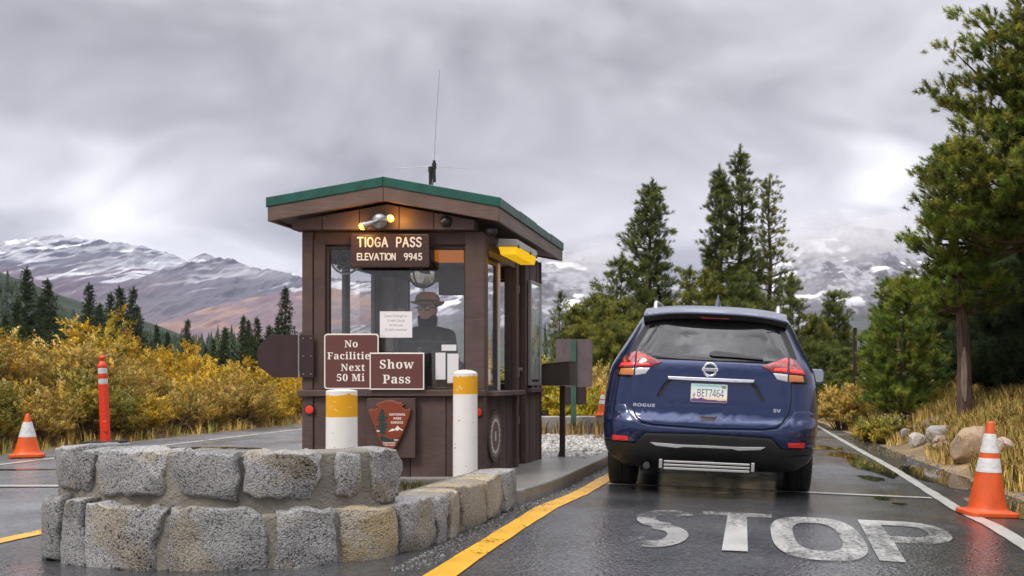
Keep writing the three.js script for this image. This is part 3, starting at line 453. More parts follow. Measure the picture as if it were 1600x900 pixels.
{
  // routed wooden sign, rounded letters as real raised strokes
  const w = 0.655, h = 0.277, s = thing('pass_sign', 'dark brown wooden sign with raised white letters TIOGA PASS over the booth window', 'sign', at(610.5, 392, 8.535));
  part(s, 'board', boxUV(ext(rrect(w, h, 0.022), 0.03, 0.006).translate(0, 0, -0.02)), mat(lin(0.052, 0.022, 0.018), 0.5, { map: rep(T.sawCol, 2), bumpMap: rep(T.saw, 2), bumpScale: 0.0013 }));
  const S = { // stroke letters on a unit cell: polylines, width factor
    T: [[[0, 1], [0.8, 1]], [[0.4, 1], [0.4, 0]]], I: [[[0.05, 1], [0.05, 0]]], A: [[[0, 0], [0.4, 1], [0.8, 0]], [[0.14, 0.36], [0.66, 0.36]]],
    G: [[[0.74, 0.8], [0.6, 0.97], [0.38, 1], [0.12, 0.85], [0.02, 0.5], [0.12, 0.15], [0.38, 0], [0.62, 0.04], [0.74, 0.2], [0.74, 0.46], [0.45, 0.46]]],
    O: [Array.from({ length: 21 }, (_, i) => [0.4 + 0.4 * Math.sin(i / 20 * 6.2832), 0.5 + 0.5 * Math.cos(i / 20 * 6.2832)])],
    P: [[[0.04, 0], [0.04, 1], [0.42, 1], [0.62, 0.9], [0.66, 0.72], [0.6, 0.52], [0.42, 0.43], [0.06, 0.43]]],
    S: [[[0.64, 0.84], [0.5, 0.98], [0.3, 1], [0.1, 0.92], [0.04, 0.74], [0.14, 0.58], [0.5, 0.45], [0.64, 0.28], [0.56, 0.08], [0.36, 0], [0.16, 0.03], [0, 0.18]]],
    E: [[[0.55, 1], [0.02, 1], [0.02, 0], [0.56, 0]], [[0.02, 0.52], [0.46, 0.52]]], L: [[[0.02, 1], [0.02, 0], [0.52, 0]]], V: [[[0, 1], [0.36, 0], [0.72, 1]]], N: [[[0.03, 0], [0.03, 1], [0.62, 0], [0.62, 1]]],
    9: [[[0.58, 0.66], [0.46, 0.5], [0.24, 0.46], [0.06, 0.58], [0.02, 0.78], [0.14, 0.95], [0.32, 1], [0.5, 0.94], [0.58, 0.78], [0.58, 0.5], [0.48, 0.15], [0.3, 0]]],
    4: [[[0.46, 0], [0.46, 1], [0, 0.3], [0.64, 0.3]]], 5: [[[0.54, 1], [0.12, 1], [0.07, 0.56], [0.3, 0.62], [0.5, 0.54], [0.58, 0.32], [0.48, 0.08], [0.26, 0], [0.03, 0.1]]],
  };
  const line = (text, x0, y0, hh, gap, r, sp, ax = 0.86) => {
    let x = x0; for (const ch of text) {
      if (ch === ' ') { x += sp; continue; }
      const st = S[ch], wd = Math.max(...st.flat().map((q) => q[0])) * hh * ax, gs = [];
      for (const pl of st) { for (let i = 0; i < pl.length - 1; i++) { const a = V3(x + pl[i][0] * hh * ax, y0 + pl[i][1] * hh, 0.012), b = V3(x + pl[i + 1][0] * hh * ax, y0 + pl[i + 1][1] * hh, 0.012), l = a.distanceTo(b); const c = new THREE.CapsuleGeometry(r, l, 2, 8); c.rotateZ(-Math.PI / 2 + Math.atan2(b.y - a.y, b.x - a.x)); c.scale(1, 1, 0.45); c.translate((a.x + b.x) / 2, (a.y + b.y) / 2, 0.0115); gs.push(c); } }
      part(s, 'letter', merge(gs).translate(0, 0, 0.0055), M.signWhite); x += wd + gap;
    }
    return x;
  };
  M.signWhite = mat(lin(0.72, 0.71, 0.66), 0.5);
  line('TIOGA', -0.268, 0.032, 0.075, 0.0185, 0.0072, 0, 0.72); line('PASS', 0.055, 0.032, 0.075, 0.017, 0.0072, 0, 0.74);
  line('ELEVATION', -0.272, -0.078, 0.053, 0.0085, 0.0055, 0); line('9945', 0.118, -0.078, 0.053, 0.0125, 0.0055, 0);
}
function panelSign(name, label, u0, u1, v0, v1, d, r, lines, px) {
  const [x0, y1] = at(u0, v0, d), [x1, y0] = at(u1, v1, d), w = x1 - x0, h = y1 - y0, s = thing(name, label, 'sign', [(x0 + x1) / 2, (y0 + y1) / 2, -d]);
  part(s, 'panel', ext(rrect(w, h, r), 0.004, 0.001).translate(0, 0, -0.005), M.alu);
  printed(s, rrect(w - 0.002, h - 0.002, r), w, h, 0.0025, canvasTex(640, Math.round(640 * h / w), (g, W, H) => {
    g.fillStyle = '#e9e6e0'; g.fillRect(0, 0, W, H); const b = 15, rr = r / w * W; g.fillStyle = '#633a36'; g.beginPath(); g.roundRect(b, b, W - 2 * b, H - 2 * b, Math.max(rr - b, 2)); g.fill();
    const q = rng(3); for (let i = 0; i < 900; i++) { g.fillStyle = q() > 0.5 ? 'rgba(120,80,74,0.25)' : 'rgba(60,30,30,0.22)'; g.fillRect(b + q() * (W - 2 * b), b + q() * (H - 2 * b), 1 + q() * 5, 1 + q() * 4); }
    g.fillStyle = '#efece4'; g.textAlign = 'center'; g.textBaseline = 'alphabetic'; for (const [t, x, y, size] of lines) { g.font = 'bold ' + size + 'px serif'; let tot = 0; const ls = size * px; for (const c of t) tot += g.measureText(c).width + ls; let cx = x * W - tot / 2; g.textAlign = 'left'; for (const c of t) { g.fillText(c, cx, y * H); cx += g.measureText(c).width + ls; } }
  })); return s;
}
panelSign('facilities_sign', 'brown metal sign with rounded corners reading No Facilities Next 50 Mi on the booth window', 506.5, 592, 521.5, 608, 8.57, 0.03, [['No', 0.5, 0.245, 112], ['Facilities', 0.5, 0.46, 112], ['Next', 0.53, 0.67, 112], ['50 Mi', 0.49, 0.855, 116]], 0.045);
panelSign('show_pass_sign', 'square cornered brown sign reading Show Pass on the booth window', 577.5, 663, 551, 609, 8.548, 0.003, [['Show', 0.5, 0.43, 142], ['Pass', 0.5, 0.83, 142]], 0.04);
// hinged stop-sign blank folded out from the corner post
{
  const s = thing('folding_sign_blank', 'dark maroon folded sign plate with clipped corners hinged on the booth corner post', 'sign', at(467, 556.5, 8.575)), q = 8.575 / 1600;
  part(s, 'plate', boxUV(ext(poly([[-64 * q, 14 * q], [-44 * q, 33 * q], [-1.5 * q, 33.5 * q], [-1.5 * q, -33.5 * q], [-40 * q, -33 * q], [-64 * q, -15 * q]]), 0.004, 0.001)), M.plateBack);
  part(s, 'mounting_plate', boxUV(ext(poly([[1.5 * q, 33.5 * q], [23 * q, 33 * q], [23 * q, -33 * q], [1.5 * q, -33.5 * q]]), 0.006, 0.001).translate(0, 0, -0.005)), M.plateBack);
  part(s, 'hinge', cyl(0.006, 0.006, 0.35, 10, 0, 0, 0.004), M.steel);
  for (const [x, y] of [[7, 28], [19, 28], [7, -28], [19, -28], [7, 0], [19, 0]]) part(s, 'bolt', cyl(0.005, 0.005, 0.006, 8).rotateX(Math.PI / 2).translate(x * q, y * q, 0.004), M.steel);
}
// carved arrowhead emblem on its backing board
{
  const d = 8.56, q = d / 1600, s = thing('arrowhead_emblem', 'brown carved arrowhead emblem with a tree and white mountain on the booth front', 'emblem', at(611, 667, d));
  part(s, 'backing_board', boxUV(ext(rrect(0.405, 0.5, 0.004), 0.018, 0.003).translate(0.003, -0.01, -0.012)), M.brownB);
  const half = [[0, -41], [7, -35], [15, -22], [22, -8], [27, 6], [31, 18], [33, 26], [30, 28], [24, 27], [20, 30], [22, 35], [17, 38], [8, 41], [0, 42]];
  const out = [...half.map(([x, y]) => [x * q, y * q]), ...half.slice(1, -1).reverse().map(([x, y]) => [-x * q - 0.004 * Math.sin(y), y * q])];
  const jag = []; out.forEach((p, i) => { const n = out[(i + 1) % out.length]; for (let k = 0; k < 3; k++) { const t = k / 3, w = k ? 0.005 * (vn3(i * 3 + k, 4, 4) - 0.5) * 2 : 0; jag.push([mix(p[0], n[0], t) + w, mix(p[1], n[1], t) + w]); } });
  part(s, 'arrowhead', ext(poly(jag), 0.02, 0.007, 3).translate(0, 0, 0.012), mat(lin(0.21, 0.055, 0.028), 0.55, { bumpMap: T.grainBump, bumpScale: 0.002 }));
  const W = 68 * q, H = 84 * q;
  printed(s, poly(out.map(([x, y]) => [x * 0.9, y * 0.92])), W, H, 0.0405, canvasTex(544, 672, (g) => {
    g.fillStyle = '#84391f'; g.fillRect(0, 0, 544, 672); const r = rng(8); for (let i = 0; i < 500; i++) { g.fillStyle = r() > 0.5 ? 'rgba(150,70,40,0.3)' : 'rgba(90,30,14,0.3)'; g.fillRect(r() * 544, r() * 672, 3 + r() * 9, 2 + r() * 6); }
    g.fillStyle = '#eceae4'; g.beginPath(); g.moveTo(255, 392); g.lineTo(310, 352); g.lineTo(338, 362); g.lineTo(372, 318); g.lineTo(408, 352); g.lineTo(480, 392); g.lineTo(430, 380); g.lineTo(396, 362); g.lineTo(376, 384); g.lineTo(350, 372); g.lineTo(316, 384); g.closePath(); g.fill();
    g.beginPath(); g.moveTo(84, 398); g.lineTo(128, 372); g.lineTo(162, 372); g.lineTo(150, 390); g.closePath(); g.fill();
    g.fillStyle = '#123c3c'; g.fillRect(178, 120, 14, 350); for (const [y, a, b] of [[130, 22, 20], [165, 40, 30], [205, 52, 60], [245, 62, 48], [285, 40, 66], [325, 70, 60], [362, 50, 44], [400, 30, 40]]) { g.beginPath(); g.ellipse(185 - a / 3, y, a * 0.8, 17, -0.2, 0, 7); g.ellipse(185 + b / 3, y + 8, b * 0.8, 16, 0.2, 0, 7); g.fill(); }
    g.beginPath(); g.moveTo(110, 470); g.quadraticCurveTo(190, 430, 280, 492); g.lineTo(410, 462); g.lineTo(424, 498); g.lineTo(300, 520); g.quadraticCurveTo(180, 520, 110, 486); g.fill();
    g.fillStyle = '#eceae4'; g.fillRect(330, 490, 96, 12);
    g.textAlign = 'center'; g.font = 'bold 40px sans-serif'; g.fillText('NATIONAL', 372, 192); g.fillText('PARK', 372, 242); g.fillText('SERVICE', 366, 292); g.font = 'bold 27px sans-serif'; g.fillText('Department', 272, 540, 170); g.fillText('of the Interior', 272, 568, 170);
  }), 0.5, 'emblem_print');
}
for (const [u, v, where] of [[484, 640, 'beneath the folded maroon plate'], [747, 644, 'behind the taller white bollard']]) {
  const s = thing('reflector', 'round red reflector on the booth corner board ' + where, 'reflector', at(u, v, 8.598));
  part(s, 'rim', cyl(0.042, 0.042, 0.014, 28).rotateX(Math.PI / 2).translate(0, 0, 0.004), M.frameDark); part(s, 'lens', lathe([[0, 0.005], [0.02, 0.0045], [0.032, 0.003], [0.034, 0]].reverse(), 24).rotateX(Math.PI / 2).translate(0, 0, 0.011), mat(lin(0.75, 0.045, 0.02), 0.25));
}
// papers taped inside the glass
{
  const z = 8.66;
  const paper = (name, label, u0, u1, v0, v1, draw) => { const [x0, y1] = at(u0, v0, z), [x1, y0] = at(u1, v1, z), w = x1 - x0, h = y1 - y0; const g = new THREE.BoxGeometry(w, h, 0.0016).translate((x0 + x1) / 2, (y0 + y1) / 2, -z); const t = draw && canvasTex(512, Math.round(512 * h / w), draw); const m = single(name, g, t ? [0, 1, 2, 3, 4, 5].map((i) => (i === 4 ? mat(0xffffff, 0.8, { map: t }) : M.white)) : M.paper, label, 'notice', 'papers taped inside the booth window'); return m; };
  M.paper = mat(lin(0.82, 0.82, 0.84), 0.8);
  paper('notice', 'white paper notice asking for exact change taped inside the booth window', 593.5, 644, 486.5, 527.5, (g, W, H) => { g.fillStyle = '#f4f3f6'; g.fillRect(0, 0, W, H); g.fillStyle = '#6d6b74'; g.textAlign = 'center'; g.font = '50px sans-serif'; ['Exact Change or', 'Credit Cards', 'Preferred', '$5 Bills Needed'].forEach((t, i) => g.fillText(t, W / 2, H * (0.22 + 0.175 * i), W * 0.72)); });
  paper('notice', 'tall blank white paper strip in the booth window below the small slip', 680.5, 696, 551, 593); paper('notice', 'taller blank white paper strip beside the taller bollard in the booth window', 699, 716.5, 552.5, 598); paper('notice', 'small blank white slip above the two paper strips in the booth window', 690, 713, 538.5, 548);
  // yellow and red notices behind the side pane
  const side = (name, label, d0, d1, y0, y1, draw) => { const w = d1 - d0, h = y1 - y0, g = new THREE.BoxGeometry(0.0016, h, w).translate(BX1 - 0.052, (y0 + y1) / 2, -(d0 + d1) / 2); const t = canvasTex(256, Math.round(256 * h / w), draw); single(name, g, [0, 1, 2, 3, 4, 5].map((i) => (i ? M.white : mat(0xffffff, 0.7, { map: t }))), label, 'notice'); };
  side('notice', 'yellow notice with dark lettering in the side sliding window', 8.77, 9.0, 1.02, 1.29, (g, W, H) => { g.fillStyle = '#e2a60f'; g.fillRect(0, 0, W, H); g.fillStyle = '#2c240c'; [0.12, 0.34, 0.5, 0.66, 0.82].forEach((y, i) => { for (let x = 22; x < W - 40; x += 36) g.fillRect(x, y * H, 26 - (x * 7 + i * 5) % 12, i ? 12 : 20); }); });
  side('notice', 'white notice with red marks in the side sliding window', 8.77, 9.0, 0.88, 1.01, (g, W, H) => { g.fillStyle = '#f0eeee'; g.fillRect(0, 0, W, H); g.strokeStyle = '#c1272d'; g.lineWidth = 12; for (const [x, y] of [[70, 0.3], [180, 0.3], [70, 0.75], [180, 0.75]]) { g.beginPath(); g.arc(x, y * H, 26, 0, 7); g.moveTo(x - 18, y * H - 18); g.lineTo(x + 18, y * H + 18); g.stroke(); } });
}
// round plaque on the service side
{
  const s = thing('round_plaque', 'round weathered plaque with concentric rings on the booth side siding', 'plaque', [BX1 + 0.002, 0.43, -8.93]); s.rotation.y = Math.PI / 2;
  part(s, 'disc', cyl(0.225, 0.225, 0.02, 48).rotateX(Math.PI / 2), M.brownB);
  const c = poly(Array.from({ length: 48 }, (_, i) => [0.22 * Math.cos(i / 48 * 6.2832), 0.22 * Math.sin(i / 48 * 6.2832)]));
  printed(s, c, 0.44, 0.44, 0.0115, canvasTex(256, 256, (g) => { g.fillStyle = '#6d6258'; g.fillRect(0, 0, 256, 256); g.lineWidth = 15; for (const [r, k] of [[116, '#57493f'], [82, '#c9c5bb'], [50, '#7a4a38']]) { g.strokeStyle = k; g.beginPath(); g.arc(128, 128, r, 0, 7); g.stroke(); } g.fillStyle = '#b9b2a4'; for (let i = 0; i < 22; i++) { const a = i / 22 * 6.28; g.save(); g.translate(128 + 99 * Math.cos(a), 128 + 99 * Math.sin(a)); g.rotate(a); g.fillRect(-6, -3, 12, 7); g.restore(); } g.fillStyle = '#3f5560'; g.beginPath(); g.arc(128, 128, 34, 0, 7); g.fill(); g.fillStyle = '#c7bfae'; g.fillRect(112, 104, 32, 48); }), 0.6, 'plaque_print');
}
// map case on the rear bay
{
  const s = thing('map_case', 'narrow framed map case with a pale map under glass beside the booth door', 'map case', [BX1 + 0.006, 1.42, -10.53]); s.rotation.y = Math.PI / 2;
  part(s, 'frame', merge([bx(-0.26, -0.23, -0.56, 0.5, 0, 0.035), bx(0.23, 0.26, -0.56, 0.5, 0, 0.035), bx(-0.229, 0.229, 0.47, 0.5, 0, 0.035), bx(-0.229, 0.229, -0.56, -0.53, 0, 0.035)]), M.steel);
  printed(s, rrect(0.458, 0.998, 0.002), 0.458, 0.998, 0.012, canvasTex(256, 560, (g) => { g.fillStyle = '#b9c3c2'; g.fillRect(0, 0, 256, 560); const r = rng(12); for (let i = 0; i < 46; i++) { g.fillStyle = ['#cdd6d2', '#a8b69a', '#c8b48a', '#7f8c80', '#d9d9d0', '#b58a4c'][i % 6]; g.beginPath(); g.ellipse(r() * 256, r() * 560, 8 + r() * 40, 6 + r() * 60, r() * 3, 0, 7); g.fill(); } g.strokeStyle = '#8d3a2a'; g.lineWidth = 4; g.beginPath(); g.moveTo(20, 120); for (let y = 140; y < 500; y += 40) g.lineTo(60 + r() * 150, y); g.stroke(); }), 0.5, 'map_sheet');
  part(s, 'pane', bx(-0.228, 0.228, -0.528, 0.468, 0.026, 0.029, 0), M.glass); for (const x of [-0.1, 0.1]) part(s, 'latch', bx(x - 0.015, x + 0.015, -0.60, -0.562, 0.002, 0.03), M.steel);
}
// twin floodlight, both bulbs lit
const warm = 0xffb43c;
M.bulbGlow = mat(lin(0.9, 0.7, 0.35), 0.3, { emissive: new THREE.Color(0xffa21e), emissiveIntensity: 3.2 });
{
  const d = 8.475, s = thing('floodlight', 'twin metal floodlight with two glowing amber bulbs under the booth gable', 'floodlight', at(593.5, 345, d + 0.03)), q = d / 1600;
  part(s, 'canopy', lathe([[0.066, 0], [0.066, 0.008], [0.058, 0.022], [0.03, 0.034], [0, 0.036]].reverse(), 32).rotateX(Math.PI / 2), M.steel);
  for (const [du, dv, ang] of [[-24, 13, 1], [26, -1, -1]]) {
    const a = V3(0, 0, 0.035), b = V3(du * q, -dv * q, 0.10), dir = b.clone().sub(a), l = dir.length(), qn = new THREE.Quaternion().setFromUnitVectors(V3(0, 1, 0), dir.clone().normalize());
    const h = lathe([[0.014, 0], [0.014, l * 0.3], [0.022, l * 0.34], [0.024, l * 0.62], [0.030, l * 0.66], [0.034, l * 0.86], [0.031, l * 0.86]], 24); h.applyQuaternion(qn); h.translate(a.x, a.y, a.z); part(s, 'lamp_holder', h, M.steel);
    const bl = lathe([[0.0, l * 1.02], [0.018, l * 1.0], [0.028, l * 0.94], [0.0305, l * 0.84]].map(([r, y]) => [r, y]).reverse(), 24); bl.applyQuaternion(qn); bl.translate(a.x, a.y, a.z); part(s, 'bulb', bl, M.bulbGlow);
    const L = new THREE.PointLight(warm, 0.14, 0, 2); L.position.copy(a).addScaledVector(dir, 1.16); L.castShadow = true; L.shadow.radius = 1.2; s.add(L);
  }
}
// yellow fluorescent fixture over the service window
{
  const s = thing('service_light', 'grey box light with a glowing yellow lens under the booth eave', 'light', [-2.07, 2.05, -9.15]);
  const sec = (pts, z0, z1) => ext(poly(pts), z1 - z0, 0.006).translate(0, 0, z0);
  part(s, 'housing', boxUV(sec([[-0.06, 0.012], [0.115, 0.012], [0.11, 0.07], [-0.05, 0.076]], -0.41, 0.41)), mat(lin(0.5, 0.49, 0.47), 0.5, { map: rep(T.grain, 2) }));
  part(s, 'lens', sec([[-0.055, 0.009], [0.11, 0.009], [0.09, -0.06], [-0.035, -0.06]], -0.39, 0.39), mat(lin(0.75, 0.55, 0.02), 0.3, { emissive: new THREE.Color(0xffc400), emissiveIntensity: 0.5 }));
  for (const z of [0.38, -0.1, -0.38]) part(s, 'clip', bx(0.107, 0.12, 0.0, 0.03, z - 0.015, z + 0.015), M.black);
  part(s, 'bracket', bx(-0.13, -0.062, 0.02, 0.06, -0.2, 0.2), M.steel);
  const L = new THREE.RectAreaLight(0xffb400, 2.2, 0.11, 0.74); L.position.set(0.03, -0.068, 0); L.rotation.set(-Math.PI / 2, 0, 0); s.add(L);
}
for (const [u, v, d, y, lab] of [[697, 346, 8.505, 0, 'black dome camera on the booth gable boards'], [767, 361, 8.59, 0, 'black dome camera tucked under the roof corner above the service window']]) {
  const s = thing('dome_camera', lab, 'camera', at(u, v, d));
  part(s, 'housing', lathe([[0, 0.05], [0.03, 0.05], [0.048, 0.03], [0.05, 0]].reverse(), 28).rotateX(Math.PI / 2).translate(0, 0, -0.02), M.black); part(s, 'lens', new THREE.SphereGeometry(0.03, 20, 14).translate(0, 0, 0.025), mat(lin(0.05, 0.055, 0.06), 0.08));
}
// radio antenna on the roof
{
  const s = thing('antenna', 'black roof antenna with a tall thin whip and horizontal rods', 'antenna', [-2.93, 2.57, -9.5]);
  part(s, 'mast', merge([cyl(0.021, 0.021, 0.34, 14, 0, 0.15, 0), cyl(0.026, 0.026, 0.05, 14, 0, 0.3, 0)]), M.black); part(s, 'coil', merge([cyl(0.013, 0.017, 0.20, 12, 0.035, 0.28, 0.02), cyl(0.02, 0.02, 0.05, 12, 0.035, 0.33, 0.02)]), M.black);
  part(s, 'whip', tube([[0.035, 0.36, 0.02], [0.05, 0.7, 0.02], [0.085, 1.22, 0.02]], 0.0027, 6, 12), M.steel);
  for (const p of [[[-0.36, 0.31, 0], [0, 0.325, 0.02]], [[0.04, 0.325, 0.02], [0.40, 0.305, 0]], [[-0.2, 0.38, -0.28], [0.03, 0.33, 0.02]], [[0.04, 0.32, 0.02], [0.0, 0.0, 0.05]]]) part(s, 'rod', tube(p, 0.0026, 6, 4), M.steel);
}
// inside the booth
{
  const z0 = -9.0;
  const m = thing('convex_mirror', 'round convex mirror hung inside the booth window', 'mirror', at(661, 427, 9.15)); part(m, 'rim', new THREE.TorusGeometry(0.125, 0.012, 10, 40), M.black); part(m, 'mirror_face', lathe([[0, 0.04], [0.06, 0.032], [0.1, 0.016], [0.124, 0]].reverse(), 36).rotateX(Math.PI / 2), mat(lin(0.5, 0.5, 0.5), 0.1, { metalness: 1 })); part(m, 'hanger', cyl(0.006, 0.006, 0.36, 8, 0, 0.28, -0.01), M.black);
  const f = thing('desk_fan', 'grey wall fan mounted high inside the booth', 'fan', at(540, 405, 9.2)); part(f, 'cage', new THREE.TorusGeometry(0.13, 0.01, 8, 36), M.steel); part(f, 'cage_ring', merge([0.04, 0.07, 0.1].map((r) => new THREE.TorusGeometry(r, 0.003, 6, 30).translate(0, 0, 0.03))), M.steel); for (let i = 0; i < 3; i++) part(f, 'blade', ext(poly([[0, -0.01], [0.05, -0.045], [0.11, -0.04], [0.115, 0.01], [0.05, 0.02]]), 0.003, 0).rotateX(0.4).rotateZ(i * 2.094), M.black); part(f, 'motor', cyl(0.045, 0.05, 0.09, 20).rotateX(Math.PI / 2).translate(0, 0, -0.05), M.black); part(f, 'bracket', bx(-0.03, 0.03, 0.03, 0.20, -0.09, -0.05), M.steel);
  const l = thing('ceiling_lamp', 'orange lamp shade glowing inside the booth above the mirror', 'lamp', at(704, 400, 9.25)); part(l, 'lamp_shade', bx(-0.13, 0.13, -0.055, 0.055, -0.06, 0.06, 0.015), mat(lin(0.75, 0.36, 0.05), 0.6, { emissive: new THREE.Color(0xff8a10), emissiveIntensity: 0.22 })); part(l, 'stem', cyl(0.01, 0.01, 0.14, 8, 0, 0.12, 0), M.black);
  { const L = new THREE.RectAreaLight(0xffa030, 1.2, 0.24, 0.1); L.position.set(0, -0.062, 0); L.rotation.set(-Math.PI / 2, 0, 0); l.add(L); }
  const tv = thing('hanging_monitor', 'black flat monitor hung from the booth ceiling beside the mirror', 'monitor', at(708, 441, 9.4)); part(tv, 'body', bx(-0.13, 0.13, -0.12, 0.11, -0.02, 0.02, 0.012), M.black); part(tv, 'mount', bx(-0.02, 0.02, 0.1, 0.42, -0.03, -0.021), M.black);
  // counter along the front with a screen, and clutter
  single('desk', merge([bx(BX0 + 0.07, BX1 - 0.25, 0.80, 0.84, -9.16, BF - 0.11), bx(BX0 + 0.08, BX0 + 0.12, BY + 0.08, 0.798, -9.12, -8.76), bx(BX1 - 0.30, BX1 - 0.26, BY + 0.08, 0.798, -9.12, -8.76)]), M.brown, 'dark desk along the inside of the booth window', 'desk');
  const scr = thing('desk_monitor', 'black computer screen seen from behind with a round logo in the booth', 'monitor', [...at(668, 538, 9.0)]); scr.position.y = 0.842;
  part(scr, 'housing', bx(-0.20, 0.20, 0.1, 0.42, -0.015, 0.015, 0.012), M.black); part(scr, 'stand', merge([bx(-0.03, 0.03, 0.012, 0.2, -0.03, -0.016), bx(-0.11, 0.11, 0, 0.012, -0.09, 0.07)]), M.black);
  printed(scr, poly(Array.from({ length: 32 }, (_, i) => [-0.06 + 0.026 * Math.cos(i / 32 * 6.2832), 0.34 + 0.026 * Math.sin(i / 32 * 6.2832)])), 1, 1, 0.0165, null, 0.4, 'logo_disc').material = mat(lin(0.10, 0.105, 0.11), 0.3);
  const tg = new TextGeometry('hp', { font, size: 0.022, depth: 0.001, curveSegments: 4 }); tg.translate(-0.077, 0.336, 0.0175); part(scr, 'logo', tg, M.black);
  for (const [i, x] of [-3.52, -3.46, -3.40].entries()) single('binder', bx(x, x + 0.05, 0.93 + 0.001, 1.17 - 0.02 * i, -9.1, -8.9, 0.004), mat([0x2b3d55, 0x6b2a25, 0xc9c4b8][i], 0.6), ['dark blue', 'dark red', 'off white'][i] + ' binder standing on the booth desk', 'binder');
  single('clipboard', bx(BX0 + 0.201, BX0 + 0.206, 1.35, 1.65, -10.58, -10.36, 0.002), mat(lin(0.55, 0.5, 0.42), 0.7), 'pale clipboard hung on the grey cabinet in the booth', 'clipboard');
  single('wall_cable', tube([[-3.15, 2.09, -10.0], [-3.16, 1.7, -10.02], [-3.13, 1.35, -10.0], [-3.18, 1.0, -9.9], [-3.2, 0.9, -9.4], [-3.12, 0.86, -9.05]], 0.006, 8, 40), M.black, 'black cable hanging from the booth ceiling to the desk', 'cable');
  single('radio_handset', merge([bx(-2.86, -2.78, 1.02, 1.2, -9.02, -8.97, 0.01), cyl(0.006, 0.008, 0.12, 8, -2.85, 1.26, -9.0), bx(-2.90, -2.74, 0.842, 1.02, -9.06, -8.92, 0.01)]), M.black, 'black radio handset in its charger on the booth desk', 'radio');
  single('cash_box', bx(-3.42, -3.16, 0.842, 0.93, -9.06, -8.86, 0.01), M.steel, 'grey cash box on the booth desk', 'cash box');
  single('wall_cabinet', bx(BX0 + 0.062, BX0 + 0.20, 1.2, 1.95, -10.7, -10.25, 0.006), mat(lin(0.26, 0.24, 0.22), 0.6, { map: rep(T.grain, 2) }), 'tall grey cabinet on the inner wall of the booth', 'cabinet');
  single('fire_extinguisher', merge([cyl(0.05, 0.05, 0.3, 20, 0, 0, 0), new THREE.SphereGeometry(0.05, 16, 8).translate(0, 0.15, 0), cyl(0.015, 0.02, 0.07, 12, 0, 0.22, 0), bx(-0.05, 0.03, 0.245, 0.26, -0.012, 0.012)]).translate(BX0 + 0.13, 1.0, -10.4), mat(lin(0.10, 0.09, 0.085), 0.4), 'dark extinguisher below the grey cabinet in the booth', 'extinguisher');
}
// ---------------------------------------------------------------- ranger
function sdfMesh(c, half, res, sdf) {
  const mc = new MarchingCubes(res, M.black, false, false, 120000), hs = res / 2; mc.isolation = 0;
  for (let k = 0; k < res; k++) for (let j = 0; j < res; j++) for (let i = 0; i < res; i++) mc.field[k * res * res + j * res + i] = -sdf(c[0] + half * (i - hs) / hs, c[1] + half * (j - hs) / hs, c[2] + half * (k - hs) / hs);
  mc.update(); const n = mc.count, P = new Float32Array(n * 3); for (let i = 0; i < n; i++) for (let q = 0; q < 3; q++) P[i * 3 + q] = c[q] + half * mc.positionArray[i * 3 + q];
  const g = new THREE.BufferGeometry(); g.setAttribute('position', new THREE.BufferAttribute(P, 3)); g.computeVertexNormals(); return smooth(g, 1e-4);
}
const smin = (a, b, k) => { const h = Math.max(k - Math.abs(a - b), 0) / k; return Math.min(a, b) - h * h * k * 0.25; };
const cap = (x, y, z, A, B, ra, rb) => { const bx_ = B[0] - A[0], by = B[1] - A[1], bz = B[2] - A[2], px = x - A[0], py = y - A[1], pz = z - A[2], t = clamp((px * bx_ + py * by + pz * bz) / (bx_ * bx_ + by * by + bz * bz)); return Math.hypot(px - bx_ * t, py - by * t, pz - bz * t) - mix(ra, rb, t); };
const ell = (x, y, z, c, r) => { const a = (x - c[0]) / r[0], b = (y - c[1]) / r[1], d = (z - c[2]) / r[2], l = Math.hypot(a, b, d); return (l - 1) * Math.min(...r); };
